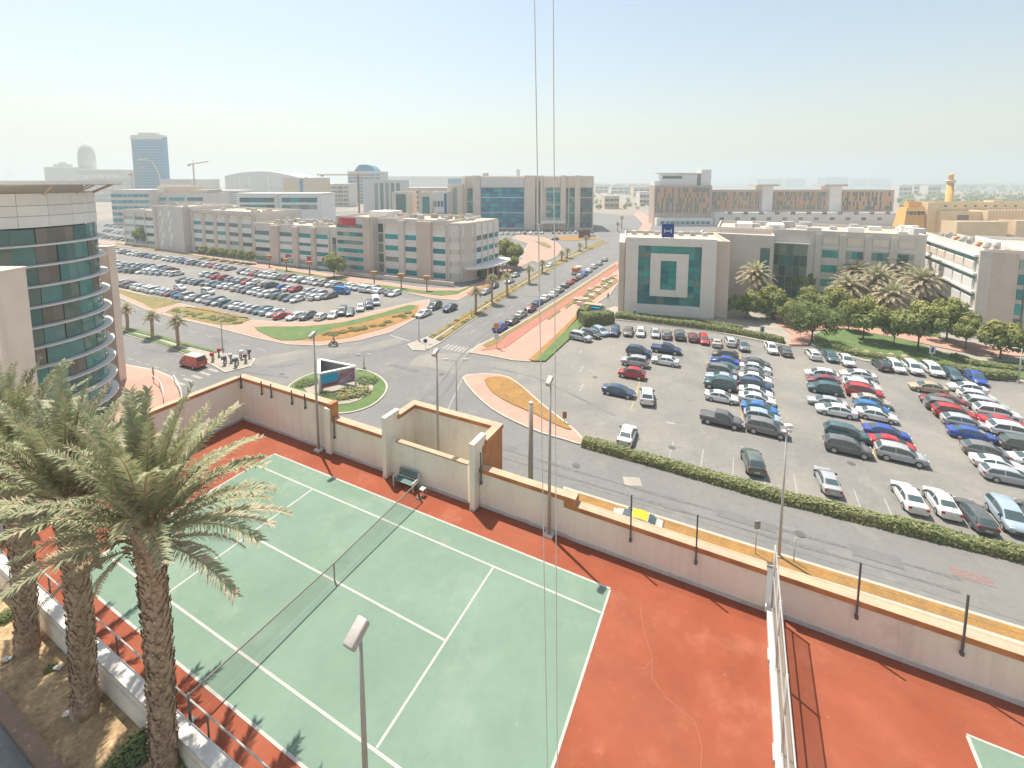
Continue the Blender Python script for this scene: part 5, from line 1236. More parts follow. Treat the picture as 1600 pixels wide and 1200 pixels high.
def car_geo(t):
    c = CARS[t]; vs, fs = [], []
    rings = []
    for (x, zb, zs, w_) in c['st']:
        half = [(w_ * 0.8, zb), (w_ * 0.98, zb + 0.1), (w_, zb + (zs - zb) * 0.55), (w_ * 0.97, zs - 0.08), (w_ * 0.88, zs), (w_ * 0.45, zs + 0.03)]
        ring = [(x, -y, z) for y, z in half] + [(x, y, z) for y, z in half[::-1]]
        rings.append(list(range(len(vs), len(vs) + len(ring)))); vs += ring
    n = len(rings[0])
    for a, b in zip(rings, rings[1:]):
        for k in range(n): fs.append((a[k], a[(k + 1) % n], b[(k + 1) % n], b[k]))
    fs.append(tuple(rings[0])); fs.append(tuple(rings[-1][::-1]))
    ar = c['ar']; b0 = len(vs)
    zbelt = (ar[0][1] + ar[4][1]) / 2
    for (x, z, w_) in ar: vs += [(x, -w_, z), (x, -w_ * 0.72, z + (0.035 if 0 < ar.index((x, z, w_)) < 4 else 0.015)), (x, w_ * 0.72, z + (0.035 if 0 < ar.index((x, z, w_)) < 4 else 0.015)), (x, w_, z)]
    for i in range(4):
        for k in range(3): fs.append((b0 + 4 * i + k, b0 + 4 * i + k + 1, b0 + 4 * i + 5 + k, b0 + 4 * i + 4 + k))
    bx = [ar[0][0], ar[1][0], ar[2][0], ar[3][0], ar[4][0]]
    belt = []
    for s in (-1, 1):
        k0 = len(vs)
        wb = 0.86 if t in ('sedan', 'hatch', 'estate', 'coupe', 'crossover') else 0.9
        for x in bx[1:4]: vs.append((x, s * wb * 0.98, zbelt - 0.02))
        o = 0 if s < 0 else 3
        A0, A1, A2, A3, A4 = (b0 + 4 * i + o for i in range(5))
        q = [(A0, A1, k0), (A1, A2, k0 + 1, k0), (A2, A3, k0 + 2, k0 + 1), (A3, A4, k0 + 2)]
        fs += q if s < 0 else [f[::-1] for f in q]
    gl = {}
    def L_(p, q, t_): return Vector(p) * (1 - t_) + Vector(q) * t_
    def strip(i, j, f0, f1, s0=0.1):
        a, b = ar[i], ar[j]
        p0, p1 = Vector((a[0], 0, a[1])), Vector((b[0], 0, b[1])); u_ = p1 - p0; nn = Vector((-u_.z, 0, u_.x)) if i == 0 else Vector((u_.z, 0, -u_.x))
        if nn.z < 0: nn = -nn
        nn = nn.normalized() * 0.016
        out = []
        for f, ws in ((f0, 1), (f1, 1)):
            p = p0 + u_ * f + nn; w_ = (a[2] + (b[2] - a[2]) * f)
            out.append((p, w_))
        (p, w0), (q, w1) = out
        return [(p.x, -w0 * 0.9, p.z), (p.x, -w0 * 0.68, p.z + 0.035), (p.x, w0 * 0.68, p.z + 0.035), (p.x, w0 * 0.9, p.z), (q.x, w1 * 0.9, q.z), (q.x, w1 * 0.68, q.z + 0.035), (q.x, -w1 * 0.68, q.z + 0.035), (q.x, -w1 * 0.9, q.z)]
    gl['windshield'] = [strip(0, 1, 0.08, 0.94)]
    gl['rear_window'] = [strip(4, 3, 0.3 if t in ('sedan', 'coupe') else 0.2, 0.92)]
    for s, key in ((-1, 'side_window'), (1, 'side_window2')):
        wb = 0.86 if t in ('sedan', 'hatch', 'estate', 'coupe', 'crossover') else 0.9
        def sp(x, t_):   # point on the side, x along, t 0 belt .. 1 roof edge
            for i in range(4):
                if ar[i][0] >= x >= ar[i + 1][0]:
                    f = (ar[i][0] - x) / (ar[i][0] - ar[i + 1][0]); z = ar[i][1] + (ar[i + 1][1] - ar[i][1]) * f; w_ = ar[i][2] + (ar[i + 1][2] - ar[i][2]) * f
                    break
            zz = zbelt - 0.02; k = min(1.0, max(0.0, (z - zz) / max(0.05, ar[2][1] - zz)))
            return (x, s * ((wb * 0.98) * (1 - t_ * k) + w_ * t_ * k + (0.02)), zz + (z - zz) * t_)
        def pane(x0, x1):
            n_ = 4; lo = [sp(x0 + (x1 - x0) * k / n_, 0.14) for k in range(n_ + 1)]; hi = [sp(x0 + (x1 - x0) * k / n_, 0.86) for k in range(n_ + 1)]
            return [[lo[k], lo[k + 1], hi[k + 1], hi[k]] for k in range(n_)]
        xm = (ar[1][0] + ar[3][0]) / 2 - 0.05
        if t == 'van': gl[key] = pane(ar[0][0] - 0.35, ar[1][0] - 0.55)
        elif t == 'pickup': gl[key] = pane(ar[0][0] - 0.3, ar[3][0] + 0.1)
        else: gl[key] = pane(ar[0][0] - 0.35, xm + 0.05) + pane(xm - 0.05, ar[4][0] + (0.45 if t in ('sedan', 'coupe') else 0.25))
    return vs, fs, gl
PROTO = {}
def wheel_geo(r, w_, n=14):
    vs, fs = [], []
    for y in (-w_ / 2, w_ / 2):
        for k in range(n): vs.append((r * math.cos(2 * math.pi * k / n), y, r * math.sin(2 * math.pi * k / n)))
    for k in range(n): fs.append((k, (k + 1) % n, n + (k + 1) % n, n + k))
    fs.append(tuple(range(n))[::-1]); fs.append(tuple(range(n, 2 * n)))
    return vs, fs
for t, c in CARS.items():
    vs, fs, gl = car_geo(t)
    pr = PROTO[t] = {}
    body = fast_mesh('body_' + t, vs, fs, M_PAINT, True)
    bm = bmesh.new(); bm.from_mesh(body); bmesh.ops.recalc_face_normals(bm, faces=bm.faces)
    for e in bm.edges:
        if len(e.link_faces) == 2 and e.calc_face_angle(0) > 0.75: e.smooth = False
    bm.to_mesh(body); bm.free()
    pr['body'] = body
    for k, q in gl.items():
        v2, f2 = [], []
        for qq in q:
            b0 = len(v2); v2 += qq
            f2 += [(b0, b0 + 1, b0 + 2, b0 + 3)] if len(qq) == 4 else [(b0, b0 + 1, b0 + 6, b0 + 7), (b0 + 1, b0 + 2, b0 + 5, b0 + 6), (b0 + 2, b0 + 3, b0 + 4, b0 + 5)]
        pr[k] = fast_mesh(k, v2, f2, M_CGLASS)
    wv, wf = wheel_geo(c['wh'][2], 0.24); pr['wheel'] = fast_mesh('wheel', wv, wf, M_TYRE)
    wv, wf = wheel_geo(c['wh'][2] * 0.62, 0.255, 10); pr['rim'] = fast_mesh('rim', wv, wf, M_RIM)
    st = c['st']
    def lamp(x, y, z, sx, sy, sz, m, nm):
        bm = bmesh.new(); bbox(bm, x - sx / 2, x + sx / 2, y - sy / 2, y + sy / 2, z - sz / 2, z + sz / 2); return mesh_of(bm, nm, m)
    fz, rz_ = st[-2][2] - 0.1, st[1][2] - 0.16
    for s in (-1, 1):
        pr['headlight%d' % s] = lamp(st[-2][0] + 0.01, s * st[-2][3] * 0.74, fz, 0.2, 0.34, 0.15, M_HEAD, 'headlight')
        pr['taillight%d' % s] = lamp(st[1][0] - 0.02, s * st[1][3] * 0.84, rz_, 0.14, 0.24, 0.2, M_TAIL, 'taillight')
    bm = bmesh.new(); bbox(bm, st[-1][0] - 0.12, st[-1][0] + 0.02, -0.42, 0.42, st[-1][1] + 0.02, st[-1][2] - 0.03, 0.02); pr['grille'] = mesh_of(bm, 'grille', M_TRIM)
    for s in (-1, 1):
        bm = bmesh.new(); bbox(bm, c['ar'][0][0] - 0.62, c['ar'][0][0] - 0.42, s * 0.98 - 0.1, s * 0.98 + 0.1, 0.98 * c['ar'][0][1], 0.98 * c['ar'][0][1] + 0.15, 0.02); pr['mirror%d' % s] = mesh_of(bm, 'side_mirror', M_TRIM)
    bm = bmesh.new(); bbox(bm, st[0][0] - 0.02, st[0][0] + 0.03, -0.26, 0.26, st[0][1] + 0.12, st[0][1] + 0.26); pr['plate'] = mesh_of(bm, 'number_plate', M_WHITE)
    # one-mesh version for cars far away
    V_, F_, MI = list(vs), list(fs), [0] * len(fs)
    for k, q in gl.items():
        for qq in q:
            b0 = len(V_); V_ += qq
            f2 = [(b0, b0 + 1, b0 + 2, b0 + 3)] if len(qq) == 4 else [(b0, b0 + 1, b0 + 6, b0 + 7), (b0 + 1, b0 + 2, b0 + 5, b0 + 6), (b0 + 2, b0 + 3, b0 + 4, b0 + 5)]
            F_ += f2; MI += [1] * len(f2)
    r = c['wh'][2]; wv, wf = wheel_geo(r, 0.24, 10)
    for wx in c['wh'][:2]:
        for s in (-1, 1):
            b0 = len(V_); V_ += [(p[0] + wx, p[1] + s * (st[3][3] - 0.1), p[2] + r) for p in wv]
            F_ += [tuple(i + b0 for i in f) for f in wf]; MI += [2] * len(wf)
    for s in (-1, 1):
        for (x, z, m, y) in ((st[-2][0] + 0.06, fz, 3, st[-2][3] * 0.7), (st[1][0] - 0.06, rz_, 4, st[1][3] * 0.8)):
            b0 = len(V_); V_ += [(x, s * y - 0.15, z - 0.08), (x, s * y + 0.15, z - 0.08), (x, s * y + 0.15, z + 0.08), (x, s * y - 0.15, z + 0.08)]; F_.append((b0, b0 + 1, b0 + 2, b0 + 3)); MI.append(m)
    pr['far'] = fast_mesh('car_' + t, V_, F_, [M_PAINT, M_CGLASS, M_TYRE, M_HEAD, M_TAIL], False, MI)
COLS = {'white': (.72, .72, .70), 'silver': (.40, .41, .42), 'grey': (.17, .17, .17), 'dark grey': (.10, .105, .11), 'black': (.045, .048, .052), 'blue': (.012, .07, .36), 'bright blue': (.01, .16, .42),
        'dark blue': (.03, .06, .14), 'red': (.42, .014, .02), 'maroon': (.20, .03, .04), 'dark teal': (.04, .105, .125), 'tan': (.42, .33, .21), 'bronze': (.17, .14, .11), 'pale blue': (.30, .38, .44), 'beige': (.45, .41, .35), 'dark green': (.085, .115, .10)}
LABELS = {}
def car(t, colour, x, y, rz, where, group, detail=True, jit=0.04, z0=0.052, pos=None, fixed=False):
    """x, y: the photo pixel at the middle of the car (0.7 m above the ground)"""
    g = pos if pos is not None else G(x, y, 0.75)
    r_ = random.random()
    if not fixed: t = {'suv': 'crossover' if r_ < 0.45 else 'suv', 'sedan': 'estate' if r_ < 0.1 else ('coupe' if r_ < 0.2 else 'sedan')}.get(t, t)
    rz = rz + random.uniform(-jit, jit)
    lab = '%s %s %s' % (colour, {'suv': 'SUV', 'hatch': 'hatchback', 'estate': 'estate car'}.get(t, t), where)
    c = COLS[colour]; k = random.uniform(0.9, 1.08); c = (c[0] * k, c[1] * k, c[2] * k, 1)
    pr = PROTO[t]
    if not detail:
        o = obj('parked_car', pr['far'], None, (g.x, g.y, z0), (0, 0, rz), (random.uniform(.93, 1.06), random.uniform(.95, 1.05), random.uniform(.93, 1.1))); o.color = c
        return tag(o, lab, 'car', group)
    e = empty('parked_car', (g.x, g.y, z0), rz, lab, 'car', group)
    e.scale = (random.uniform(.94, 1.05), random.uniform(.95, 1.04), random.uniform(.94, 1.08))
    o = obj('body', pr['body'], e); o.color = c
    for nm, key in (('windshield', 'windshield'), ('rear_window', 'rear_window'), ('side_window', 'side_window'), ('side_window', 'side_window2'), ('grille', 'grille')): obj(nm, pr[key], e)
    for s in (-1, 1): obj('headlight', pr['headlight%d' % s], e); obj('taillight', pr['taillight%d' % s], e)
    wx0, wx1, r = CARS[t]['wh']; wy = CARS[t]['st'][3][3] - 0.1
    for wx in (wx0, wx1):
        for s in (-1, 1):
            w_ = obj('wheel', pr['wheel'], e, (wx, s * wy, r)); obj('rim', pr['rim'], w_)
    for s in (-1, 1): obj('side_mirror', pr['mirror%d' % s], e)
    obj('number_plate', pr['plate'], e)
    if t == 'pickup':
        bm_ = PROTO.setdefault('bed', None)
        if bm_ is None:
            bm = bmesh.new(); bbox(bm, -2.4, -0.85, -0.72, 0.72, 1.06, 1.125); PROTO['bed'] = mesh_of(bm, 'cargo_bed', M_TRIM)
        obj('cargo_bed', PROTO['bed'], e)
    return e
AU = ROT; AV = ROT + math.pi / 2      # headings
random.seed(11)
# --- right lot: row under the hedge
W1 = 'parked along the hedge below the square stone block'; G1 = 'cars along the hedge of the near car park'
for (t, c, x, y, h) in (('suv', 'silver', 907, 526, AU - .15), ('suv', 'dark grey', 924, 521, AU - .35), ('sedan', 'pale blue', 938, 517, AU - .7), ('suv', 'dark blue', 960, 517, AV + math.pi + .1),
        ('sedan', 'bronze', 982, 517, AV + math.pi + .16), ('hatch', 'white', 1001, 518, AV + math.pi + .16), ('sedan', 'silver', 1024, 519, AV + math.pi + .16), ('hatch', 'grey', 1042, 522, AV + .14), ('suv', 'dark grey', 1062, 523, AV + .14),
        ('hatch', 'maroon', 1083, 526, AV + .14), ('sedan', 'red', 1100, 529, AV + math.pi + .16), ('sedan', 'beige', 1120, 534, AV + .14), ('hatch', 'white', 1141, 533, AV + .14), ('sedan', 'grey', 1161, 539, AV + math.pi + .16),
        ('sedan', 'white', 1205, 543, AV + math.pi + .16), ('sedan', 'dark grey', 1227, 547, AV + .14)):
    car(t, c, x, y, h, W1, G1)
W1 = 'parked along the garden edge of the near car park'; G1 = 'cars along the garden edge'
for (t, c, x, y, h) in (('sedan', 'white', 1270, 552, AV + .14), ('sedan', 'dark teal', 1297, 555, AV + math.pi + .1), ('sedan', 'white', 1322, 562, AV + math.pi + .1),
        ('suv', 'black', 1377, 569, AV + .1), ('sedan', 'white', 1399, 571, AV + math.pi + .1), ('suv', 'white', 1426, 574, AV + math.pi + .1), ('suv', 'white', 1457, 577, AV + math.pi + .1), ('sedan', 'dark teal', 1489, 584, AV + math.pi + .1), ('sedan', 'blue', 1525, 589, AV + math.pi)):
    car(t, c, x, y, h, W1, G1)
# --- double rows, nose along the court axis
def row(where, group, lst):
    for (t, c, x, y, h) in lst: car(t, c, x, y, h, where, group)
P_ = math.pi
row('in the sparse first double row of the near car park', 'cars in the first double row', [('suv', 'dark blue', 998, 550, AU), ('suv', 'silver', 992, 565, AU + P_), ('suv', 'red', 987, 583, AU + P_), ('sedan', 'dark blue', 967, 610, AU), ('pickup', 'dark blue', 1041, 545, AU), ('sedan', 'white', 1039, 563, AU + P_)])
car('suv', 'white', 1011, 618, AV + .15, 'parked crosswise beside the dark blue sedan', 'cars in the first double row')
row('in the second double row, left file', 'cars in the second double row', [('suv', 'bronze', 1133, 554, AU + P_), ('sedan', 'blue', 1132, 564, AU + P_), ('sedan', 'dark teal', 1130, 572, AU + P_), ('suv', 'grey', 1129, 580, AU), ('sedan', 'pale blue', 1127, 588, AU + P_), ('suv', 'dark teal', 1125, 600, AU + P_), ('sedan', 'white', 1127, 619, AU), ('pickup', 'dark grey', 1127, 655, AU)])
row('in the second double row, right file', 'cars in the second double row', [('sedan', 'dark grey', 1182, 566, AU), ('sedan', 'white', 1180, 574, AU), ('sedan', 'grey', 1180, 582, AU), ('sedan', 'white', 1180, 591, AU), ('suv', 'dark blue', 1180, 602, AU), ('sedan', 'white', 1181, 612, AU), ('sedan', 'white', 1183, 622, AU), ('sedan', 'bright blue', 1187, 638, AU), ('suv', 'pale blue', 1191, 651, AU), ('suv', 'grey', 1198, 669, AU)])
row('in the third double row, left file', 'cars in the third double row', [('suv', 'white', 1283, 585, AU + P_), ('suv', 'maroon', 1286, 595, AU + P_), ('suv', 'dark teal', 1288, 606, AU + P_), ('sedan', 'silver', 1292, 627, AU + P_), ('sedan', 'white', 1306, 640, AU + P_), ('suv', 'dark teal', 1323, 678, AU), ('suv', 'dark grey', 1324, 698, AU)])
row('in the third double row, right file', 'cars in the third double row', [('sedan', 'white', 1340, 585, AU + P_), ('sedan', 'silver', 1344, 596, AU), ('suv', 'white', 1347, 604, AU), ('suv', 'red', 1350, 613, AU), ('sedan', 'beige', 1362, 626, AU), ('hatch', 'bright blue', 1362, 636, AU), ('sedan', 'white', 1370, 647, AU), ('sedan', 'blue', 1385, 675, AU), ('sedan', 'red', 1394, 692, AU), ('suv', 'silver', 1407, 710, AU)])
row('in the last double row, left file', 'cars in the last double row', [('sedan', 'tan', 1450, 605, AU + P_), ('sedan', 'maroon', 1471, 625, AU + P_), ('suv', 'grey', 1479, 635, AU), ('suv', 'red', 1491, 646, AU), ('suv', 'silver', 1506, 659, AU), ('sedan', 'blue', 1519, 677, AU), ('suv', 'grey', 1541, 704, AU), ('sedan', 'white', 1560, 723, AU), ('sedan', 'silver', 1579, 743, AU)])
row('in the last double row, right file', 'cars in the last double row', [('sedan', 'white', 1511, 606, AU + P_), ('suv', 'white', 1526, 619, AU), ('suv', 'silver', 1542, 634, AU), ('suv', 'white', 1558, 646, AU), ('sedan', 'red', 1568, 660, AU), ('suv', 'white', 1584, 674, AU), ('suv', 'dark green', 1606, 699, AU), ('sedan', 'white', 1622, 722, AU)])
# --- loose cars and the row along the low hedge
car('sedan', 'white', 980, 678, AV + .03, 'alone on open tarmac by the end of the long hedge', 'loose cars in the near car park')
car('suv', 'dark green', 1176, 720, AV + .16, 'alone below the second double row', 'loose cars in the near car park')
car('sedan', 'silver', 1293, 748, AV + .11, 'with red tail lights, alone by the long hedge', 'loose cars in the near car park')
car('sedan', 'white', 1420, 774, AV + .05, 'first of the pair backed up to the roadside hedge beside empty bays', 'cars along the roadside hedge')
row('backed up to the long roadside hedge', 'cars along the roadside hedge', [('sedan', 'white', 1471, 783, AV + .05), ('sedan', 'dark grey', 1523, 802, AV + .05), ('suv', 'pale blue', 1575, 806, AV + P_ + .05), ('sedan', 'dark grey', 1622, 806, AV + .05)])
# --- cars along the street
d = G(950, 395) - G(750, 510); ST = math.atan2(d.y, d.x)
random.seed(5)
for (t, c, x, y) in (('sedan', 'blue', 782, 510), ('suv', 'dark grey', 801, 500), ('sedan', 'silver', 814, 490), ('suv', 'maroon', 829, 481), ('sedan', 'dark blue', 840, 472), ('sedan', 'white', 852, 465), ('sedan', 'white', 864, 459), ('sedan', 'silver', 874, 452), ('suv', 'dark grey', 883, 445), ('sedan', 'red', 891, 440), ('hatch', 'maroon', 899, 435), ('sedan', 'silver', 906, 431), ('sedan', 'blue', 913, 427), ('sedan', 'white', 920, 422), ('sedan', 'white', 928, 416), ('sedan', 'silver', 937, 411), ('sedan', 'silver', 945, 405)):
    car(t, c, x, y, ST, 'parked at the kerb of the palm-lined street', 'cars parked along the street', y > 455, 0.03, 0.022)
for (t, c, x, y) in (('sedan', 'white', 859, 414), ('sedan', 'silver', 758, 455), ('hatch', 'dark blue', 772, 446), ('sedan', 'white', 796, 438), ('sedan', 'silver', 805, 429)):
    car(t, c, x, y, ST + P_, 'on the far carriageway beside the rounded office end', 'cars on the far carriageway', False, 0.05, 0.022)
car('sedan', 'white', 662, 489, ST + P_, 'at the kerb by the lot entrance, behind a green one', 'cars by the lot entrance', True, 0, 0.022)
car('suv', 'dark green', 679, 478, ST + P_, 'at the kerb by the lot entrance, ahead of a white one', 'cars by the lot entrance', True, 0, 0.022)
car('suv', 'dark blue', 703, 481, ST + P_ - .1, 'waiting in the lane by the lot entrance', 'cars by the lot entrance', True, 0, 0.022)
# --- left car park: long files
random.seed(31)
PAL = ['white'] * 13 + ['silver'] * 10 + ['grey'] * 4 + ['dark grey'] * 3 + ['black'] * 2 + ['dark teal'] * 2 + ['red', 'maroon', 'dark blue', 'bronze', 'beige', 'pale blue', 'pale blue']
TYP = ['sedan'] * 5 + ['suv'] * 3 + ['hatch'] * 2
def filerow(p, q, n, h, where, group, special=(), skip=(), cut=0.0):
    for i in range(n):
        if i in skip: continue
        t_ = i / max(1, n - 1)
        g0, g1 = G(*p, 0.7), G(*q, 0.7)
        g = g0 + (g1 - g0) * t_
        c = dict(special).get(i, random.choice(PAL))
        car(random.choice(TYP), c, 0, 0, h + (P_ if random.random() < 0.4 else 0), where, group, False, 0.06, 0.048, pos=g)
W2 = 'in the far car park, file under the long office block'; G2 = 'cars in the far car park'
filerow((178, 391), (360, 419), 26, AV, W2, G2, ((9, 'blue'), (17, 'blue'), (22, 'red')), (12,))
filerow((380, 424), (475, 438), 14, AV, W2, G2, ((3, 'red'), (10, 'maroon')))
filerow((482, 439), (527, 445), 6, AV, W2, G2)
filerow((545, 447), (562, 449), 3, AV, W2, G2, ((0, 'white'), (1, 'white')))
filerow((571, 451), (594, 454), 5, AV, W2, G2, ((0, 'white'), (1, 'white'), (2, 'silver')))
filerow((610, 457), (617, 458), 2, AV, W2, G2)
W2 = 'in the far car park, middle double file'
filerow((182, 411), (268, 422), 11, AV, W2, G2)
filerow((185, 421), (276, 427.5), 10, AV, W2, G2)
filerow((322, 428), (372, 438), 6, AV, W2, G2, ((2, 'red'),))
filerow((288, 437), (362, 447), 9, AV, W2, G2)
filerow((380, 438), (462, 452), 10, AV, W2, G2, ((1, 'red'), (7, 'blue'), (9, 'red')), (6,))
filerow((372, 450), (465, 467), 11, AV, W2, G2, ((9, 'dark teal'),))
filerow((480, 456), (500, 459), 3, AV, W2, G2)
filerow((492, 464), (516, 462), 3, AV, W2, G2, ((2, 'dark grey'),))
W2 = 'in the far car park, file along the planting beds'
filerow((190, 442), (430, 488), 31, AV, W2, G2, ((14, 'bright blue'), (12, 'maroon')))
car('sedan', 'red', 441, 492, AV - .2, 'in the far car park, tail towards the planting beds', G2, True, 0, 0.048)
for (t, c, x, y, h) in (('sedan', 'white', 461, 493, AV + P_ + .1), ('suv', 'grey', 480, 493, AV + P_ + .15), ('hatch', 'white', 502, 494, AV + .3), ('sedan', 'white', 521, 491, AV + P_ + .5), ('suv', 'dark grey', 535, 486, AV + P_ + .7), ('sedan', 'dark teal', 547, 487, AV + P_ + .7), ('sedan', 'white', 563, 480, AV + P_ + .75), ('suv', 'dark blue', 577, 476, AV + P_ + .8), ('van', 'white', 587, 471, AV + P_ + .8)):
    car(t, c, x, y, h, 'in the far car park, on the curved edge by the lawn', G2, True, 0.03, 0.048)
car('suv', 'white', 281, 449, AU, 'double-parked in the aisle of the far car park', 'cars left in the aisle', False, 0, 0.048); car('suv', 'white', 325, 456, AU, 'double-parked in the aisle of the far car park', 'cars left in the aisle', False, 0, 0.048)
car('van', 'bright blue', 535, 455, AU + .1, 'driving in the aisle of the far car park', 'vehicles driving in the far car park', True, 0, 0.048)
# --- cars before the beige office and beyond the round tower
filerow((775, 365), (925, 362), 18, AV + .3, 'parked before the beige office with teal panels', 'cars before the beige office', (), (9,))
filerow((168, 352), (200, 356), 5, AV, 'in the small lot before the beige office with blue windows', 'cars in the small far lot')
filerow((166, 360), (206, 366), 6, AV, 'in the small lot before the beige office with blue windows', 'cars in the small far lot')
filerow((166, 370), (196, 374), 5, AV, 'in the small lot before the beige office with blue windows', 'cars in the small far lot')
car('suv', 'grey', 867, 373, ST + 2.2, 'turning at the far junction by the traffic island', 'cars at the far junction', False, 0, 0.022)
car('sedan', 'white', 925, 368, ST + 2.2, 'waiting at the far junction', 'cars at the far junction', False, 0, 0.022)
# --- cream taxi with a yellow roof below the court wall
tx_ = car('sedan', 'beige', 995, 814, AU + P_, 'taxi with a yellow roof behind the court wall', 'taxis', True, 0, 0.022, fixed=True)
tube_pts = CARS['sedan']['ar'][1:4]
vs_, fs_ = [], []
for (x, z, w_) in tube_pts: vs_ += [(x, -w_ * 0.97, z + 0.02), (x, -w_ * .6, z + 0.055), (x, w_ * .6, z + 0.055), (x, w_ * 0.97, z + 0.02)]
for q in range(2):
    for k in range(3): fs_.append((4 * q + k, 4 * q + k + 1, 4 * q + 5 + k, 4 * q + 4 + k))
o = obj('roof_panel', fast_mesh('roof_panel', vs_, fs_, mat('taxi_yellow', (0.62, 0.42, 0.01), 0.4)), tx_); o['label'] = 'bright yellow roof panel'
# --- red delivery van
vn = car('van', 'red', 301, 566, AU + P_ + .06, 'with a white roof waiting before the crossing', 'vans', True, 0, 0.022)
vn['category'] = 'van'; vn.name = 'delivery_van'; vn['label'] = 'red delivery van with a white roof waiting before the crossing'
del vn['group']; del tx_['group']
for o in vn.children:
    if o.name.startswith('body'): o.color = (0.50, 0.045, 0.02, 1)
bm = bmesh.new(); bbox(bm, -2.1, 0.95, -0.7, 0.7, 2.0, 2.08, 0.03)
obj('white_roof', mesh_of(bm, 'white_roof', M_WHITE), vn)
# --- orange-topped lorry on the street
lo_ = empty('flatbed_truck', G(901, 428) + Vector((0, 0, 0.022)), ST, 'small pale truck with an orange load driving up the street', 'truck')
ub('cab', lo_, 1.4, 2.9, -0.95, 0.95, 0.5, 2.3, M_WHITEB); ub('flatbed', lo_, -3, 1.3, -1.05, 1.05, 0.8, 1.1, M_PLANT); ub('load', lo_, -2.6, 0.9, -0.9, 0.9, 1.11, 2.4, mat('orange_load', (0.5, 0.16, 0.06), 0.7)); ub('windscreen', lo_, 2.901, 2.93, -0.8, 0.8, 1.4, 2.1, M_CGLASS)
for wx in (-2, 2):
    for s in (-1, 1): obj('wheel', PROTO['suv']['wheel'], lo_, (wx, s * 0.9, 0.4))
# ================================================================== plants
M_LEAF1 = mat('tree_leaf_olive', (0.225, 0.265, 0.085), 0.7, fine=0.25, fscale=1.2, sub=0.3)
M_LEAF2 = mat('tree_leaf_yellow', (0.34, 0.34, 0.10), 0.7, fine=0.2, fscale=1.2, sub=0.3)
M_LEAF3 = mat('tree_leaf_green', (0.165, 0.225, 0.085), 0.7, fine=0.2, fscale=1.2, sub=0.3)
M_BARK = mat('tree_bark', (0.13, 0.095, 0.065), 0.9, var=0.2, scale=2, bump=0.4, bscale=12)
M_PTRUNK = mat('palm_trunk_fibre', (0.50, 0.35, 0.23), 0.95, c2=(0.33, 0.22, 0.14), scale=3.5, var=0.2, fine=0.3, fscale=14, bump=0.8, bscale=18)
M_FROND = mat('palm_frond_grey_green', (0.325, 0.355, 0.19), 0.6, fine=0.25, fscale=2.5, rnd=0.2, sub=0.3)
M_FROND2 = mat('palm_frond_dry', (0.50, 0.41, 0.28), 0.7, fine=0.2, fscale=2.5, rnd=0.2, sub=0.25)
M_RACHIS = mat('frond_stalk', (0.36, 0.29, 0.15), 0.6)
M_HEDGE = mat('hedge_leaf', (0.20, 0.235, 0.085), 0.8, fine=0.3, fscale=3, sub=0.3, stain=(((0.30, 0.24, 0.12), 0.35, 0.52, 0.68, 0.7),))
M_HEDGE2 = mat('hedge_leaf_light', (0.33, 0.34, 0.15), 0.8, fine=0.2, fscale=3, sub=0.3, stain=(((0.36, 0.30, 0.15), 0.35, 0.52, 0.68, 0.6),))
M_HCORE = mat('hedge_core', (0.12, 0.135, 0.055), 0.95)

def leaf_quads(vs, fs, mi, p, nrm, s, m):
    n_ = Vector(nrm).normalized()
    a = Vector((random.uniform(-1, 1), random.uniform(-1, 1), random.uniform(-1, 1)))
    t = n_.cross(a)
    if t.length < 1e-3: t = Vector((1, 0, 0))
    t.normalize(); b = n_.cross(t)
    k = len(vs); t = t * s; b = b * s * 0.6
    vs += [p - t, p + b * 0.9, p + t, p - b * 0.9]
    fs.append((k, k + 1, k + 2, k + 3)); mi.append(m)
def crown_mesh(rx, rz, n, leaf, clumps, mats_, seed, low=-0.35):
    random.seed(seed); vs, fs, mi = [], [], []
    cs = []
    for i in range(clumps):
        a = random.uniform(0, 2 * math.pi); u_ = random.uniform(low, 1); q = math.sqrt(max(0, 1 - u_ * u_)); rr_ = random.uniform(0.5, 0.92)
        cs.append((Vector((math.cos(a) * q * rx * rr_, math.sin(a) * q * rx * rr_, u_ * rz * rr_)), random.uniform(0.2, 0.42) * rx))
    cs.append((Vector((0, 0, 0)), rx * 0.55))
    for i in range(n):
        c, r = random.choice(cs)
        d_ = Vector((random.gauss(0, 1), random.gauss(0, 1), random.gauss(0, 1))).normalized()
        p = c + d_ * r * random.uniform(0.65, 1.05)
        nrm = d_ + Vector((random.uniform(-.7, .7), random.uniform(-.7, .7), random.uniform(-.3, .8)))
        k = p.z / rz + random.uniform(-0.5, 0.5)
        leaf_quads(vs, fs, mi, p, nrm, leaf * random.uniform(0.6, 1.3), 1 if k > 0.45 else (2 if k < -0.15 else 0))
    return fast_mesh('crown', vs, fs, mats_, False, mi)
LEAFS = [M_LEAF1, M_LEAF2, M_LEAF3]
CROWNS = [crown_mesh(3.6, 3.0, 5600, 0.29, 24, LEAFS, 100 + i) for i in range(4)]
FEATHER = crown_mesh(5.0, 3.9, 6000, 0.22, 26, [mat('feathery_leaf', (0.17, 0.20, 0.07), 0.7, fine=0.2, sub=0.35), M_LEAF1, mat('feathery_leaf_dark', (0.11, 0.14, 0.05), 0.7, sub=0.3)], 140, -0.6)
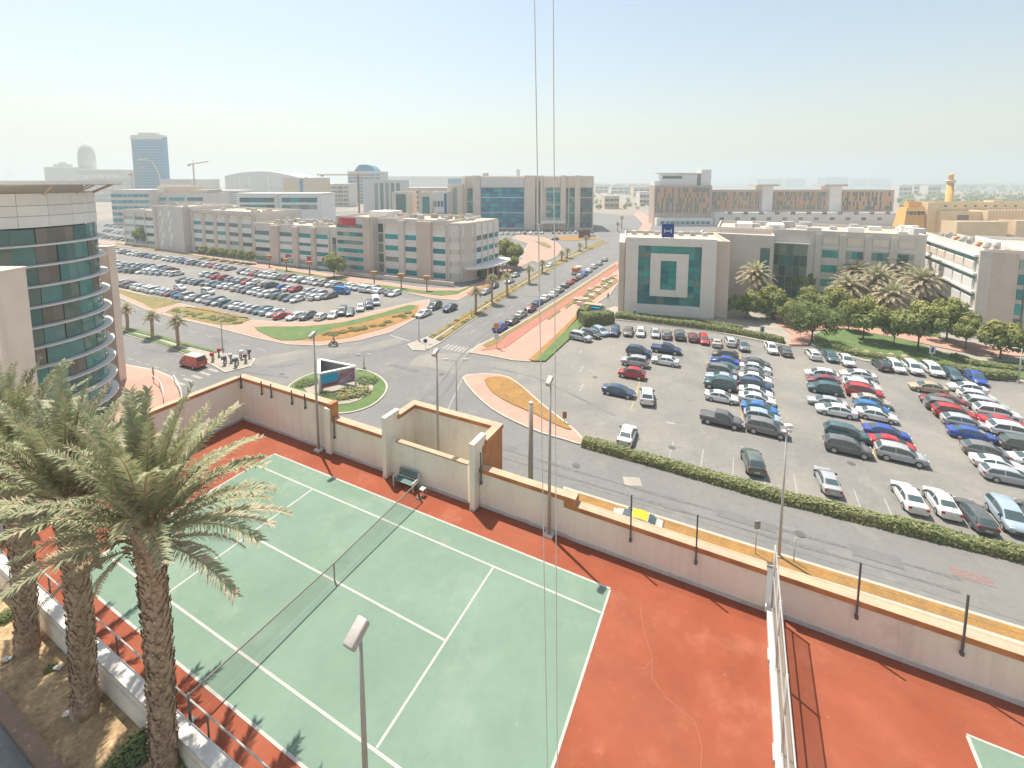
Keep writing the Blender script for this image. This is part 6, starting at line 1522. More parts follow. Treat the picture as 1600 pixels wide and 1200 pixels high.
def trunk_mesh(h, r, seed, forks=4):
    random.seed(seed); bm = bmesh.new()
    tube(bm, [(0, 0, 0), (0.05, 0.03, h * 0.4), (0.0, 0.06, h * 0.75)], [r, r * 0.8, r * 0.7], 8)
    for k in range(forks):
        a = 2 * math.pi * k / forks + random.uniform(-.4, .4); q = random.uniform(1.0, 1.7)
        tube(bm, [(0, 0.06, h * 0.7), (math.cos(a) * q * 0.5, math.sin(a) * q * 0.5, h * 1.0), (math.cos(a) * q * 1.1, math.sin(a) * q * 1.1, h * 1.35)], [r * 0.6, r * 0.4, r * 0.15], 6)
    return mesh_of(bm, 'trunk', M_BARK, True)
TRUNKS = [trunk_mesh(2.6, 0.2, 200 + i) for i in range(3)]
NT = [0]
def tree(x, y, yc, r, lab, group='garden trees', kind=0, cat='tree', nm='garden_tree'):
    """foot pixel, pixel row of the crown's middle, crown radius in pixels"""
    f = G(x, y); c = P(x, yc, f.y); rm = r * f.y / F_PX * 1.04
    t = empty(nm, f, random.uniform(0, 6.28), lab, cat, group)
    i = NT[0]; NT[0] += 1
    me, r0 = (FEATHER, 5.0) if kind == 1 else (CROWNS[i % 4], 3.6)
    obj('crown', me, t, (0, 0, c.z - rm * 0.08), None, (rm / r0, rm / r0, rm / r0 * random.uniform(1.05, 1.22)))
    s = max(0.6, (c.z - rm * 0.2) / 3.2)
    obj('trunk', TRUNKS[i % 3], t, (0, 0, 0), None, (rm / 4.5, rm / 4.5, s))
    return t
random.seed(3)
LT = 'round olive-green tree in the campus garden'
for (x, y, yc, r, lb) in ((1166, 500, 475, 22, 'round dark olive tree next to the square stone block'), (1207, 500, 470, 24, 'round yellow-olive tree second from the square stone block'), (1196, 488, 462, 16, 'small olive tree tucked between two round ones by the stone block')): tree(x, y, yc, r, lb)
for (x, y, yc, r) in ((1226, 462, 432, 14), (1257, 468, 440, 18), (1285, 462, 430, 19), (1316, 455, 428, 12)): tree(x, y, yc, r, 'olive-green tree in the row before the campus glass')
tree(1262, 492, 464, 17, 'small yellowish tree behind the feathery one')
tree(1268, 535, 500, 34, 'wide feathery grey-green tree on the lawn edge', None, 1)
tree(1307, 504, 471, 23, 'olive-green tree beside the garden path')
tree(1362, 505, 472, 21, 'olive tree just behind the dark-trunked round tree'); tree(1348, 533, 492, 27, 'dark-trunked round tree on the lawn by the car park')
tree(1434, 552, 503, 35, 'largest round olive tree over the lawn'); tree(1478, 535, 494, 30, 'broad olive tree touching the largest one, before the campus wing')
tree(1325, 518, 488, 17, 'small olive tree between the path tree and the lawn tree'); tree(1396, 541, 508, 20, 'young olive tree left of the largest one')
tree(1508, 548, 516, 20, 'low olive tree at the foot of the white campus wing'); tree(1236, 512, 488, 17, 'olive tree at the bend of the pink garden path')
tree(1562, 562, 528, 32, 'spreading olive tree before the taupe end wall')
tree(522, 434, 413, 17, 'bright green tree before the red-sign office tower', None)
tree(224, 384, 367, 13, 'green tree before the far office wing', None)
tree(791, 416, 389, 18, 'large green tree at the office corner', None); tree(806, 420, 395, 14, 'dark green tree beside the office corner tree', None)
tree(803, 424, 410, 9, 'orange-flowered small tree at the office corner', None)
for k, x in enumerate((318, 334, 350, 366, 380, 392)): tree(x, 404 + (x - 318) * 0.12, 392 + (x - 318) * 0.1, 8, 'thin dusty tree before the far office wing', 'dusty trees before the far office wing')
# ---- date palms
def frond_geo(L, e0, bend, nl, ll, lw, rng, seg=9, vee=0.5, two=True):
    """rachis polyline plus leaflets; returns verts, faces, material index"""
    vs, fs, mi = [], [], []
    pts, tan = [], []
    p = Vector((0, 0, 0)); 
    for i in range(seg + 1):
        s = i / seg; an = e0 - bend * s ** 1.4
        d_ = Vector((math.cos(an), 0, math.sin(an)))
        pts.append(p.copy()); tan.append(d_); p = p + d_ * (L / seg)
    rw = 0.055 * L / 4.2
    for i in range(seg + 1):
        r = rw * (1 - i / seg * 0.8); up = Vector((-tan[i].z, 0, tan[i].x))
        vs += [pts[i] + Vector((0, r, 0)), pts[i] - Vector((0, r, 0)), pts[i] + up * r]
    for i in range(seg):
        a, b = 3 * i, 3 * i + 3
        fs += [(a, b, b + 2, a + 2), (a + 1, a + 2, b + 2, b + 1), (a, a + 1, b + 1, b)]; mi += [0, 0, 0]
    for k in range(nl):
        s = 0.12 + 0.88 * (k + 0.5) / nl
        f = s * seg; i = min(seg - 1, int(f)); w_ = f - i
        q = pts[i] * (1 - w_) + pts[i + 1] * w_; d_ = (tan[i] * (1 - w_) + tan[i + 1] * w_).normalized(); up = Vector((-d_.z, 0, d_.x))
        ln = ll * (0.55 + 0.45 * math.sin(math.pi * min(1, s * 1.05) ** 0.8)) * rng.uniform(0.8, 1.15)
        for sd_ in (-1, 1):
            o = (d_ * rng.uniform(0.55, 0.85) + Vector((0, sd_, 0)) * rng.uniform(0.6, 0.95) + up * rng.uniform(-0.1, vee)).normalized()
            tip = q + o * ln + Vector((0, 0, -ln * rng.uniform(0.05, 0.3)))
            md = q + o * ln * 0.5 + Vector((0, 0, ln * 0.02))
            wv = o.cross(up).normalized() * lw * 0.5 + d_ * lw * 0.2
            k0 = len(vs); vs += [q - wv * 0.5, q + wv * 0.5, md + wv, md - wv, tip]
            fs += [(k0, k0 + 1, k0 + 2, k0 + 3), (k0 + 3, k0 + 2, k0 + 4)]; m_ = 1 if rng.random() < 0.72 else 2; mi += [m_, m_]
    return vs, fs, mi
FM = [M_RACHIS, M_FROND, M_FROND2]
FM_DRY = [M_RACHIS, M_FROND2, M_FROND]
NEAR_FRONDS = []
for i, (e0, bd) in enumerate(((84, 20), (74, 35), (64, 48), (52, 58), (40, 62), (27, 62), (14, 55), (0, 48))):
    rng = random.Random(40 + i); var = []
    for j in range(2):
        vs, fs, mi = frond_geo(rng.uniform(3.4, 4.1), rad(e0), rad(bd), 74, 0.5, 0.052, rng)
        var.append(fast_mesh('frond', vs, fs, FM if i < 6 else FM_DRY, False, mi))
    NEAR_FRONDS.append(var)
OLD_FRONDS = []
for j in range(2):
    rng = random.Random(90 + j); vs, fs, mi = frond_geo(3.6, rad(-15), rad(50), 50, 0.42, 0.045, rng, vee=0.2)
    OLD_FRONDS.append(fast_mesh('frond', vs, fs, [M_RACHIS, mat('dead_frond', (0.36, 0.25, 0.14), 0.8, rnd=0.2), M_FROND2], False, mi))
def palm_trunk(h, r, rng, scales=True):
    bm = bmesh.new()
    n = 30; tube(bm, [(0.12 * math.sin(k / n * 2), 0.1 * math.sin(k / n * 3), h * k / n) for k in range(n + 1)], [r * (1.2 - 0.25 * min(1, k / 4) + 0.06 * (k % 2) + (0.18 * max(0, (k - 24) / 6))) for k in range(n + 1)], 14)
    if scales:      # cut leaf bases in a spiral
        m = int(h * 60)
        for k in range(m):
            z = h * (k + rng.uniform(0, 1)) / m; a = k * 2.39996 + rng.uniform(-.35, .35); f = z / h
            rr_ = r * 1.0 + (0.1 if f > 0.85 else 0.02); c = Vector((0.12 * math.sin(f * 2), 0.1 * math.sin(f * 3), z))
            o = Vector((math.cos(a), math.sin(a), 0)); s = Vector((-o.y, o.x, 0)); w_ = 0.075 * rng.uniform(.8, 1.2)
            p0, p1 = c + o * rr_ * 0.95 - s * w_ - Vector((0, 0, .08)), c + o * rr_ * 0.95 + s * w_ - Vector((0, 0, .08))
            q = c + o * (rr_ + rng.uniform(.02, .06) + (0.14 if f > 0.9 else 0)) + Vector((0, 0, rng.uniform(.06, .14)))
            v_ = [bm.verts.new(x_) for x_ in (p0, p1, q + s * w_ * 0.5, q - s * w_ * 0.5)]; bm.faces.new(v_)
            v2 = [bm.verts.new(x_) for x_ in (q - s * w_ * .5, q + s * w_ * .5, c + o * rr_ * 0.9 + Vector((0, 0, .08)))]; bm.faces.new(v2)
    bmesh.ops.recalc_face_normals(bm, faces=bm.faces)
    return mesh_of(bm, 'trunk', M_PTRUNK)
def near_palm(foot, top, seed, lab, nfr=66):
    rng = random.Random(seed)
    h = top.z - foot.z
    t = empty('date_palm', foot, 0, lab, 'palm tree')
    tr = obj('trunk', palm_trunk(h, 0.36, rng), t)
    lean = Vector((top.x - foot.x, top.y - foot.y, 0))
    for k in range(nfr):
        lv = min(7, int((k / nfr) ** 0.95 * 7.2)); 
        az = (k * 2.39996) % (2 * math.pi)
        if lv >= 4 and abs(az - 4.85) < 0.75: continue
        o = obj('frond', NEAR_FRONDS[lv][rng.randint(0, 1)], t, (0.06 + 0.25 * math.cos(k * 2.4), 0.05 + 0.25 * math.sin(k * 2.4), h + 0.2 - 0.9 * k / nfr), (rng.uniform(-.12, .12), rng.uniform(-.1, .1), k * 2.39996 + rng.uniform(-.2, .2)))
        s = rng.uniform(0.85, 1.12); o.scale = (s, s, s)
    for k in range(9):      # old brown fronds hanging below the crown
        az = rng.uniform(0.2, 4.0)
        o = obj('frond', OLD_FRONDS[k % 2], t, (0.3 * math.cos(az), 0.3 * math.sin(az), h - 0.7 - rng.uniform(0, .3)), (rng.uniform(-.2, .2), rng.uniform(-.2, .3), az)); s = rng.uniform(.6, .85); o.scale = (s, s, s)
    return t
zg = ZC - 0.87
for i, (x, y, yc, lab) in enumerate(((257, 1222, 815, 'tall date palm with a thick fibrous trunk leaning over the railing'), (133, 1112, 770, 'date palm in the middle of the three behind the railing'), (43, 1012, 720, 'date palm farthest along the railing beside the round tower'))):
    f = G(x, y, zg); near_palm(f, Vector((f.x, f.y, P(x, yc, f.y).z)), 60 + i, lab)
# low shrubs at the palms' feet
def bush_mesh(r, n, leaf, seed, mats_):
    random.seed(seed); vs, fs, mi = [], [], []
    for i in range(n):
        d_ = Vector((random.gauss(0, 1), random.gauss(0, 1), abs(random.gauss(0, 0.8)))).normalized(); p = d_ * r * random.uniform(0.5, 1.0)
        p.z *= 0.8
        leaf_quads(vs, fs, mi, p, d_ + Vector((random.uniform(-.6, .6), random.uniform(-.6, .6), random.uniform(-.2, .6))), leaf * random.uniform(.6, 1.3), random.randint(0, 1))
    return fast_mesh('foliage', vs, fs, mats_, False, mi)
BUSH = [bush_mesh(1.0, 900, 0.1, 300 + i, [M_HEDGE, M_LEAF3]) for i in range(3)]
BUSHD = [bush_mesh(1.0, 700, 0.13, 310 + i, [M_HEDGE2, M_DRY]) for i in range(2)]
def shrub(loc, s, lab, group=None, dry=False, nm='shrub', sz=None):
    i = NT[0]; NT[0] += 1
    o = obj(nm, (BUSHD[i % 2] if dry else BUSH[i % 3]), None, loc, (0, 0, i * 1.3), (s, s, sz or s)); return tag(o, lab, 'shrub', group)
for (x, y, s) in ((215, 1175, 0.7), (290, 1195, 0.75), (330, 1215, 0.6), (180, 1205, 0.5)): shrub(G(x, y, zg + 0.02), s, 'leafy green shrub at the foot of the nearest palm', 'shrubs at the palm foot')
for (x, y, s) in ((12, 965, 0.5), (90, 975, 0.35), (80, 1045, 0.25)): shrub(G(x, y, zg + 0.02), s, 'small shrub in the leaf litter between the palms', 'small shrubs in the palm bed')
shrub(G(210, 628) + Vector((0, 0, 0.14)), 1.6, 'round green bush at the edge of the pink plaza', sz=2.0)
for (x, y, s) in ((545, 618, 2.2), (560, 616, 2.0), (530, 622, 1.6), (575, 598, 1.7), (565, 595, 1.2), (478, 602, 1.7), (490, 600, 1.2), (508, 620, 1.4), (520, 626, 1.3), (497, 622, 1.2)): shrub(G(x, y) + Vector((0, 0, 0.15)), s, 'low shrub on the island under the triangular sign', 'shrubs under the triangular sign', x > 540 and y > 610, sz=s * 0.55)
random.seed(77)
for k in range(26):
    f_ = k / 25; x, y = 505 + 140 * f_ + random.uniform(-4, 4), 527 - 34 * f_ ** 1.2 + random.uniform(-5, 3)
    s_ = random.uniform(0.5, 1.1); shrub(G(x, y) + Vector((0, 0, 0.24)), s_, 'scrubby dry plant on the sandy bank above the bend', 'dry plants on the sandy bank', True, 'scrub_plant', s_ * 0.6)
for k in range(30):
    f_ = k / 29; x, y = 272 + 108 * f_ + random.uniform(-5, 5), 489 + 15 * f_ + random.uniform(-4, 4)
    s_ = random.uniform(0.4, 0.9); shrub(G(x, y) + Vector((0, 0, 0.24)), s_, 'low dusty plant in the bed beside the far car park', 'dusty plants in the far beds', k % 3 > 0, 'scrub_plant', s_ * 0.5)
for k in range(14):
    x, y = along((898, 476), (962, 432), k / 13); s_ = random.uniform(0.5, 1.2)
    shrub(G(x + random.uniform(-3, 3), y + random.uniform(-2, 2)) + Vector((0, 0, 0.22)), s_, 'low plant on the strip beside the red path', 'plants beside the red path', k % 2 == 0, 'scrub_plant', s_ * 0.5)
for k in range(34):
    i_ = k % 8; f_ = random.random(); l_, r_ = along(lft[i_], lft[i_ + 1], f_), along(rgt[i_], rgt[i_ + 1], f_)
    x, y = along(l_, r_, random.choice((0.22, 0.76))); s_ = random.uniform(0.35, 0.7)
    shrub(G(x, y) + Vector((0, 0, 0.3)), s_, 'small clipped plant on the street median', 'plants on the street median', k % 2 == 0, 'scrub_plant', s_ * 0.7)
# date palms farther off: crown in one piece
def far_crown(seed, nf, nl, L, dry):
    rng = random.Random(seed); V_, F_, MI = [], [], []
    for k in range(nf):
        f = k / nf; e0 = rad(85 - 115 * f + rng.uniform(-8, 8)); vs, fs, mi = frond_geo(L * rng.uniform(.85, 1.1), e0, rad(30 + 60 * math.sin(math.pi * min(1, f + .2))), nl, 0.6, 0.13, rng, 6)
        R_ = Matrix.Rotation(k * 2.39996, 3, 'Z'); b0 = len(V_); V_ += [R_ @ v_ for v_ in vs]; F_ += [tuple(i + b0 for i in q) for q in fs]
        MI += [(m_ if rng.random() > dry * f else (2 if m_ == 1 else m_)) for m_ in mi]
    return fast_mesh('crown', V_, F_, FM, False, MI)
MIDC = [far_crown(500 + i, 72, 24, 4.0, 1.7) for i in range(2)]
STC = [far_crown(520 + i, 40, 13, 2.3, 0.9) for i in range(3)]
MIDT = palm_trunk(8.0, 0.3, random.Random(1), False)
STUB = palm_trunk(5.0, 0.3, random.Random(2), False)
def palm(x, y, yc, lab, group, crowns, base_h, tm, sc=1.0):
    f = G(x, y); h = P(x, yc, f.y).z
    i = NT[0]; NT[0] += 1
    t = empty('date_palm' if crowns is MIDC else 'street_palm', f, i * 1.1, lab, 'palm tree', group)
    obj('trunk', tm, t, (0, 0, 0), None, (1, 1, h / base_h)); obj('crown', crowns[i % len(crowns)], t, (0.1, 0.1, h), None, (sc, sc, sc))
for (x, y, yc, lb) in ((1178, 482, 432, 'lone shaggy date palm between the square stone block and the campus glass'), (1335, 480, 430, 'shaggy date palm before the campus ribbon windows, beside the glass front'), (1395, 482, 420, 'tallest shaggy date palm of the campus garden grove'), (1368, 500, 440, 'shaggy date palm in the heart of the garden grove'), (1436, 505, 443, 'shaggy date palm leaning by the white campus wing'),
        (1322, 498, 452, 'low shaggy date palm beside the garden path tree'), (1388, 512, 465, 'lowest shaggy date palm behind the lawn trees'), (1420, 492, 440, 'shaggy date palm in the corner of the two campus wings')): palm(x, y, yc, lb, 'date palms in the campus garden', MIDC, 8.0, MIDT, 1.2)
for (x, y, yc) in ((743, 489, 457), (769, 475, 437), (793, 462, 434), (827, 443, 420), (847, 427, 411), (877, 408, 396), (886, 404, 391), (906, 393, 383), (916, 389, 373), (965, 362, 350), (971, 358, 340)): palm(x, y, yc, 'small palm on the median of the diagonal street', 'palms on the street median', STC, 5.0, STUB, 0.85)
for (x, y, yc) in ((199, 516, 484), (238, 528, 496), (279, 541, 503)): palm(x, y, yc, 'stubby palm on the median behind the red van', 'palms on the left median', STC, 5.0, STUB, 0.85)
# ---- hedges
def hedge(px, w_, h, lab, z0=0.1, dens=45, leaf=0.13, cat='hedge', light=0.5):
    pts = [G(x, y) for x, y in px]; random.seed(int(px[0][0])); vs, fs, mi = [], [], []
    # core
    rings = []
    prof = [(-0.5, 0), (-0.5, 0.75), (-0.36, 1), (0.36, 1), (0.5, 0.75), (0.5, 0)]
    fine = []
    for a, b in zip(pts, pts[1:]):
        n = max(1, int((b - a).length / 1.0))
        fine += [a + (b - a) * k / n for k in range(n)]
    fine.append(pts[-1])
    for i, p in enumerate(fine):
        d_ = (fine[min(i + 1, len(fine) - 1)] - fine[max(i - 1, 0)]).normalized(); s = Vector((-d_.y, d_.x, 0)); hv = 0.1 * math.sin(i * 0.7) * math.sin(i * 0.23 + 1)
        rings.append([p + s * (a * w_ * 0.9 + random.uniform(-.05, .05)) + Vector((0, 0, z0 + b * (h - 0.08) + (random.uniform(-.1, .1) + hv) * (b > 0))) for a, b in prof])
    for r in rings: vs += r
    n = len(prof)
    for i in range(len(rings) - 1):
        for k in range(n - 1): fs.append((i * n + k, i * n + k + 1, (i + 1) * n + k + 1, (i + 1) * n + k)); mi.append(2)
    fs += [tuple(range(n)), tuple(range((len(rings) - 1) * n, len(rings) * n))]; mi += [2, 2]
    for i in range(len(rings) - 1):
        ln = (fine[i + 1] - fine[i]).length
        for k in range(n - 1):
            A, B, C_, D = rings[i][k], rings[i][k + 1], rings[i + 1][k + 1], rings[i + 1][k]
            ar = (B - A).length * ln; nr = (B - A).cross(D - A)
            if nr.length < 1e-6: continue
            nr.normalize()
            if nr.z < -0.1 or (nr.dot(A - fine[i]) < 0 and abs(nr.z) < 0.5): nr = -nr
            for q in range(int(ar * dens)):
                s, t_ = random.random(), random.random(); p = A * (1 - s) * (1 - t_) + B * s * (1 - t_) + C_ * s * t_ + D * (1 - s) * t_ + nr * random.uniform(-0.03, 0.16)
                leaf_quads(vs, fs, mi, p, nr + Vector((random.uniform(-.7, .7), random.uniform(-.7, .7), random.uniform(-.3, .7))), leaf * random.uniform(.6, 1.3), 1 if random.random() < light else 0)
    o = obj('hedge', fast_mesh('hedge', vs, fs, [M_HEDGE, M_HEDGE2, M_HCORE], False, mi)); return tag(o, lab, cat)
hedge([(911, 695), (960, 708), (1050, 733), (1200, 776), (1400, 826), (1600, 874), (1850, 935)], 1.35, 0.95, 'long low clipped hedge between the car park and the road', 0.02, 42, 0.15, light=0.55)
hedge([(962, 497), (1030, 505), (1100, 514), (1160, 524), (1224, 537)], 1.6, 1.2, 'clipped hedge below the square stone block', 0.1, 24, 0.2)
hedge([(966, 493), (1030, 500), (1110, 509), (1160, 517)], 1.4, 1.0, 'second clipped hedge against the square stone block', 0.1, 20, 0.2, light=0.3)
hedge([(1283, 541), (1340, 557), (1420, 569)], 1.6, 1.0, 'clipped hedge along the garden beside white cars', 0.1, 24, 0.2, light=0.3)
hedge([(1437, 572), (1500, 583), (1540, 590), (1580, 592)], 2.2, 1.2, 'curving clipped hedge below the spreading olive tree', 0.1, 24, 0.2, light=0.25)
hedge([(908, 508), (930, 506), (955, 503)], 3.2, 2.6, 'tall clipped hedge at the corner of the near car park', 0.1, 26, 0.2, light=0.3)
hedge([(909, 500), (922, 486)], 2.6, 2.4, 'short tall hedge flanking the blue bin enclosure', 0.1, 26, 0.2, light=0.4)
hedge([(1490, 560), (1520, 572), (1570, 578), (1640, 585)], 1.6, 0.9, 'low hedge beside the pink garden path', 0.1, 20, 0.2, light=0.3)
# ---- distant woods that read as one mass
def wood(name, area, n, r0, seed, lab, zf=1.0):
    random.seed(seed); vs, fs, mi = [], [], []
    for i in range(n):
        (x0, y0), (x1, y1) = area
        px_, py_ = random.uniform(x0, x1), random.uniform(y0, y1); f = G(px_, py_); r = r0 * random.uniform(.6, 1.3)
        for k in range(46):
            d_ = Vector((random.gauss(0, 1), random.gauss(0, 1), random.gauss(0, .8))).normalized(); p = f + Vector((0, 0, r * zf)) + d_ * r * random.uniform(.6, 1)
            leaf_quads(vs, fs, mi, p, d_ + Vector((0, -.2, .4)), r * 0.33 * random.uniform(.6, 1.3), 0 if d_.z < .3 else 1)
    o = obj(name, fast_mesh(name, vs, fs, [M_LEAF3, M_LEAF1], False, mi)); o['kind'] = 'stuff'; o['label'] = lab; o['category'] = 'trees'
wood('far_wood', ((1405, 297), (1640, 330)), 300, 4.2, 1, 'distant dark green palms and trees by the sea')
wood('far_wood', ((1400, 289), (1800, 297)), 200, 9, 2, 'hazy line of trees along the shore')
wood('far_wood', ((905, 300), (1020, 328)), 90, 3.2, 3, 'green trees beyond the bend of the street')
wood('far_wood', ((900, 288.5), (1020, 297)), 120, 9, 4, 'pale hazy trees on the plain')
# ================================================================== signs, lamps, small things
def poleobj(t, h, r=0.06, m=None): tube_obj('pole', t, [(0, 0, 0), (0, 0, h)], [r, r * 0.8], m or M_STEEL, 8)
# triangular sign on the island
A_, B_, C_ = G(500, 617), G(556, 604), G(500, 592)
M_SBLUE = mat('sign_blue', (0.005, 0.33, 0.56), 0.5); M_SPUR = mat('sign_mauve', (0.42, 0.30, 0.36), 0.5, c2=(0.22, 0.09, 0.13), scale=0.9, var=0.4); M_SRED = mat('sign_red_band', (0.33, 0.06, 0.05), 0.5)
ts = empty('triangular_sign', A_ + Vector((0, 0, 0.15)), 0, 'three-sided billboard with a blue and mauve face on the green island', 'sign')
zb, zt = 0.9, P(500, 585, A_.y).z
def wallpanel(nm, p, q, z0, z1, m, th=0.1, off=0.0, s0=0.0, s1=1.0):
    p = Vector((p.x, p.y, 0)); q = Vector((q.x, q.y, 0)); d_ = q - p; n_ = Vector((d_.y, -d_.x, 0)).normalized(); c = p + d_ * (s0 + s1) / 2 + n_ * off - Vector((A_.x, A_.y, 0))
    return obj(nm, cube_mesh(m), ts, (c.x, c.y, (z0 + z1) / 2 - 0.15), (0, 0, math.atan2(d_.y, d_.x)), (d_.length * (s1 - s0), th, z1 - z0))
for i, (p, q) in enumerate(((A_, B_), (B_, C_), (C_, A_))):
    wallpanel('panel', p, q, zb, zt, M_FRAME, 0.12)
    wallpanel('top_rim', p, q, zt + 0.003, zt + 0.2, M_WHITEB, 0.42)
wallpanel('blue_face', A_, B_, zb + 0.7, zt - 0.15, M_SBLUE, 0.04, 0.09, 0.06, 0.5); wallpanel('picture_face', A_, B_, zb + 0.2, zt - 0.15, M_SPUR, 0.04, 0.09, 0.505, 0.97); wallpanel('red_band', A_, B_, zb + 0.25, zb + 0.68, M_SRED, 0.04, 0.09, 0.06, 0.5)
wallpanel('face', C_, A_, zb + 0.2, zt - 0.15, M_LGREY, 0.04, 0.09, 0.05, 0.95)
for p in (A_, B_, C_): tube_obj('corner_post', ts, [(p.x - A_.x, p.y - A_.y, -0.1), (p.x - A_.x, p.y - A_.y, zt - 0.16)], 0.16, M_WHITEB, 8)
# street lamps
def street_lamp(x, y, ytop, lab, heads, zfoot=0.03, arm=1.1, white=False, group=None):
    f = G(x, y); h = P(x, ytop, f.y).z
    t = empty('street_lamp', f + Vector((0, 0, zfoot)), 0, lab, 'street lamp', group)
    tube_obj('pole', t, [(0, 0, 0), (0, 0, h * .5), (0, 0, h)], [0.13, 0.1, 0.06], M_STEEL, 10); ub('base', t, -0.22, 0.22, -0.22, 0.22, -0.02, 0.25, M_CONC)
    for s in heads:
        if s: tube_obj('arm', t, [(0, 0, h - 0.15), (s * arm, 0, h + 0.1)], 0.04, M_STEEL, 6)
        bm = bmesh.new(); bbox(bm, s * arm - 0.38, s * arm + 0.38, -0.16, 0.16, h + 0.02, h + 0.17, 0.05); obj('lamp_head', mesh_of(bm, 'lamp_head', M_WHITE if white else MATS['lamp_housing'], True), t)
sl = street_lamp(1217, 872, 676, 'tall street lamp with twin white heads on the soil strip', (0,), white=True)
bm = bmesh.new(); bbox(bm, -0.3, 0.3, -0.2, 0.2, 0, 0.25, 0.05); hh = P(1217, 664, G(1217, 872).y).z
obj('lamp_head', mesh_of(bm, 'lamp_head', M_WHITE), [o for o in bpy.data.objects if o.get('label', '').startswith('tall street lamp with twin')][0], (0.1, 0, hh - 0.25))
street_lamp(714, 690, 563, 'street lamp with two short arms behind the recess', (-1, 1), arm=1.2)
street_lamp(569, 577, 556, 'small twin-arm lamp at the back of the sign island', (-1, 1), 0.15, 0.9)
street_lamp(348, 547, 490, 'thin street lamp beside the parked motorcycles', (1,))
street_lamp(655, 534, 490, 'thin street lamp on the nose of the median', (1,)); street_lamp(842, 455, 350, 'tall street lamp behind the kerbside cars', (-1, 1), arm=1.5)
street_lamp(1591, 598, 545, 'street lamp on the hedge corner of the near car park', (-1,))
# blank column beyond the wall
co = empty('concrete_column', G(829, 770) + Vector((0, 0, 0.02)), 0, 'thick bare lamp column standing beyond the court wall', 'column')
hc = P(829, 630, G(829, 770).y).z
tube_obj('shaft', co, [(0, 0, 0), (0, 0, hc)], [0.27, 0.22], M_CONC, 12); tube_obj('cap', co, [(0, 0, hc), (0, 0, hc + 0.12)], [0.24, 0.2], M_WHITE, 12); ub('footing', co, -0.5, 0.5, -0.5, 0.5, -0.05, 0.2, M_CONC)
# signs on posts
def sign(x, y, yt, w_, hgt, m, lab, round_=False, zf=0.1, cat='sign', m2=None):
    f = G(x, y); h = P(x, yt, f.y).z
    t = empty('sign_post' if not round_ else 'round_sign', f + Vector((0, 0, zf)), 0, lab, cat)
    tube_obj('pole', t, [(0, 0, -0.08), (0, 0, h)], 0.045, M_STEEL, 8)
    if round_:
        bm = bmesh.new(); bmesh.ops.create_cone(bm, cap_ends=True, segments=20, radius1=w_ / 2, radius2=w_ / 2, depth=0.05); bmesh.ops.rotate(bm, verts=bm.verts, cent=(0, 0, 0), matrix=Matrix.Rotation(math.pi / 2, 3, 'X')); obj('disc', mesh_of(bm, 'disc', m), t, (0, -0.08, h - w_ / 2))
    else:
        ub('board', t, -w_ / 2, w_ / 2, -0.1, -0.05, h - hgt, h, m)
        if m2: ub('symbol', t, -w_ * 0.22, w_ * 0.22, -0.115, -0.101, h - hgt * 0.8, h - hgt * 0.2, m2)
    return t
M_SIGNB = mat('road_sign_blue', (0.02, 0.06, 0.28), 0.5); M_SIGNW = mat('road_sign_white', (0.6, 0.6, 0.6), 0.5)
sign(665, 545, 530, 0.8, 0, M_SIGNB, 'round blue keep-side sign on the median nose', True)
sign(991, 498, 484, 0.9, 1.3, M_SIGNW, 'white and blue board behind the hedge of the near car park', m2=M_SIGNB)
sign(1190, 528, 510, 0.9, 1.3, M_SIGNW, 'white and blue board beside the garden path', m2=M_SIGNB)
sign(1454, 572, 541, 1.0, 1.4, M_SIGNW, 'white and blue parking board on the lawn edge', m2=M_SIGNB)
sign(1180, 868, 815, 0.5, 0.7, mat('sign_back', (0.30, 0.27, 0.24), 0.6), 'small road sign seen from behind on the soil strip')
sign(1240, 880, 842, 0.04, 0.1, M_STEEL, 'thin bare pole on the soil strip', cat='pole')
ps = sign(776, 545, 505, 1.15, 0, mat('sign_orange', (0.60, 0.25, 0.01), 0.5), 'orange round parking sign over a white panel at the street corner', True)
ub('panel', ps, -0.4, 0.4, -0.1, -0.05, 1.6, 2.9, M_SIGNW)
for k, (x, y) in enumerate(((850, 615), (883, 655), (848, 618))[:1]): pass
sign(882, 662, 644, 0.55, 0.9, mat('sign_brown', (0.30, 0.14, 0.07), 0.6), 'small brown sign at the wedge island corner')
sign(850, 575, 498, 0.02, 0.05, M_STEEL, 'bare pole at the lawn strip corner', cat='pole') if False else None
# brown lantern posts before the office
for x, y in ((585, 447), (627, 451), (667, 455), (421, 418), (448, 424), (484, 429)):
    f = G(x, y); t = empty('lantern_post', f + Vector((0, 0, 0.12)), 0, 'brown post with a boxy orange lantern before the office', 'lamp', 'lantern posts before the office')
    mo = mat('lantern_orange', (0.42, 0.22, 0.08), 0.7)
    ub('post', t, -0.15, 0.15, -0.15, 0.15, -0.05, 3.2, mat('brown_post', (0.28, 0.17, 0.10), 0.8)); ub('lantern', t, -0.75, 0.75, -0.5, 0.5, 3.201, 4.3, mo); ub('lantern_cap', t, -0.9, 0.9, -0.6, 0.6, 4.301, 4.45, mo)
# pennant sign at the shops
sign(454, 424, 402, 1.3, 1.6, M_SIGNW, 'white shop board with a yellow top by the red shop fronts', m2=mat('sign_yellow', (0.55, 0.30, 0.02), 0.6))
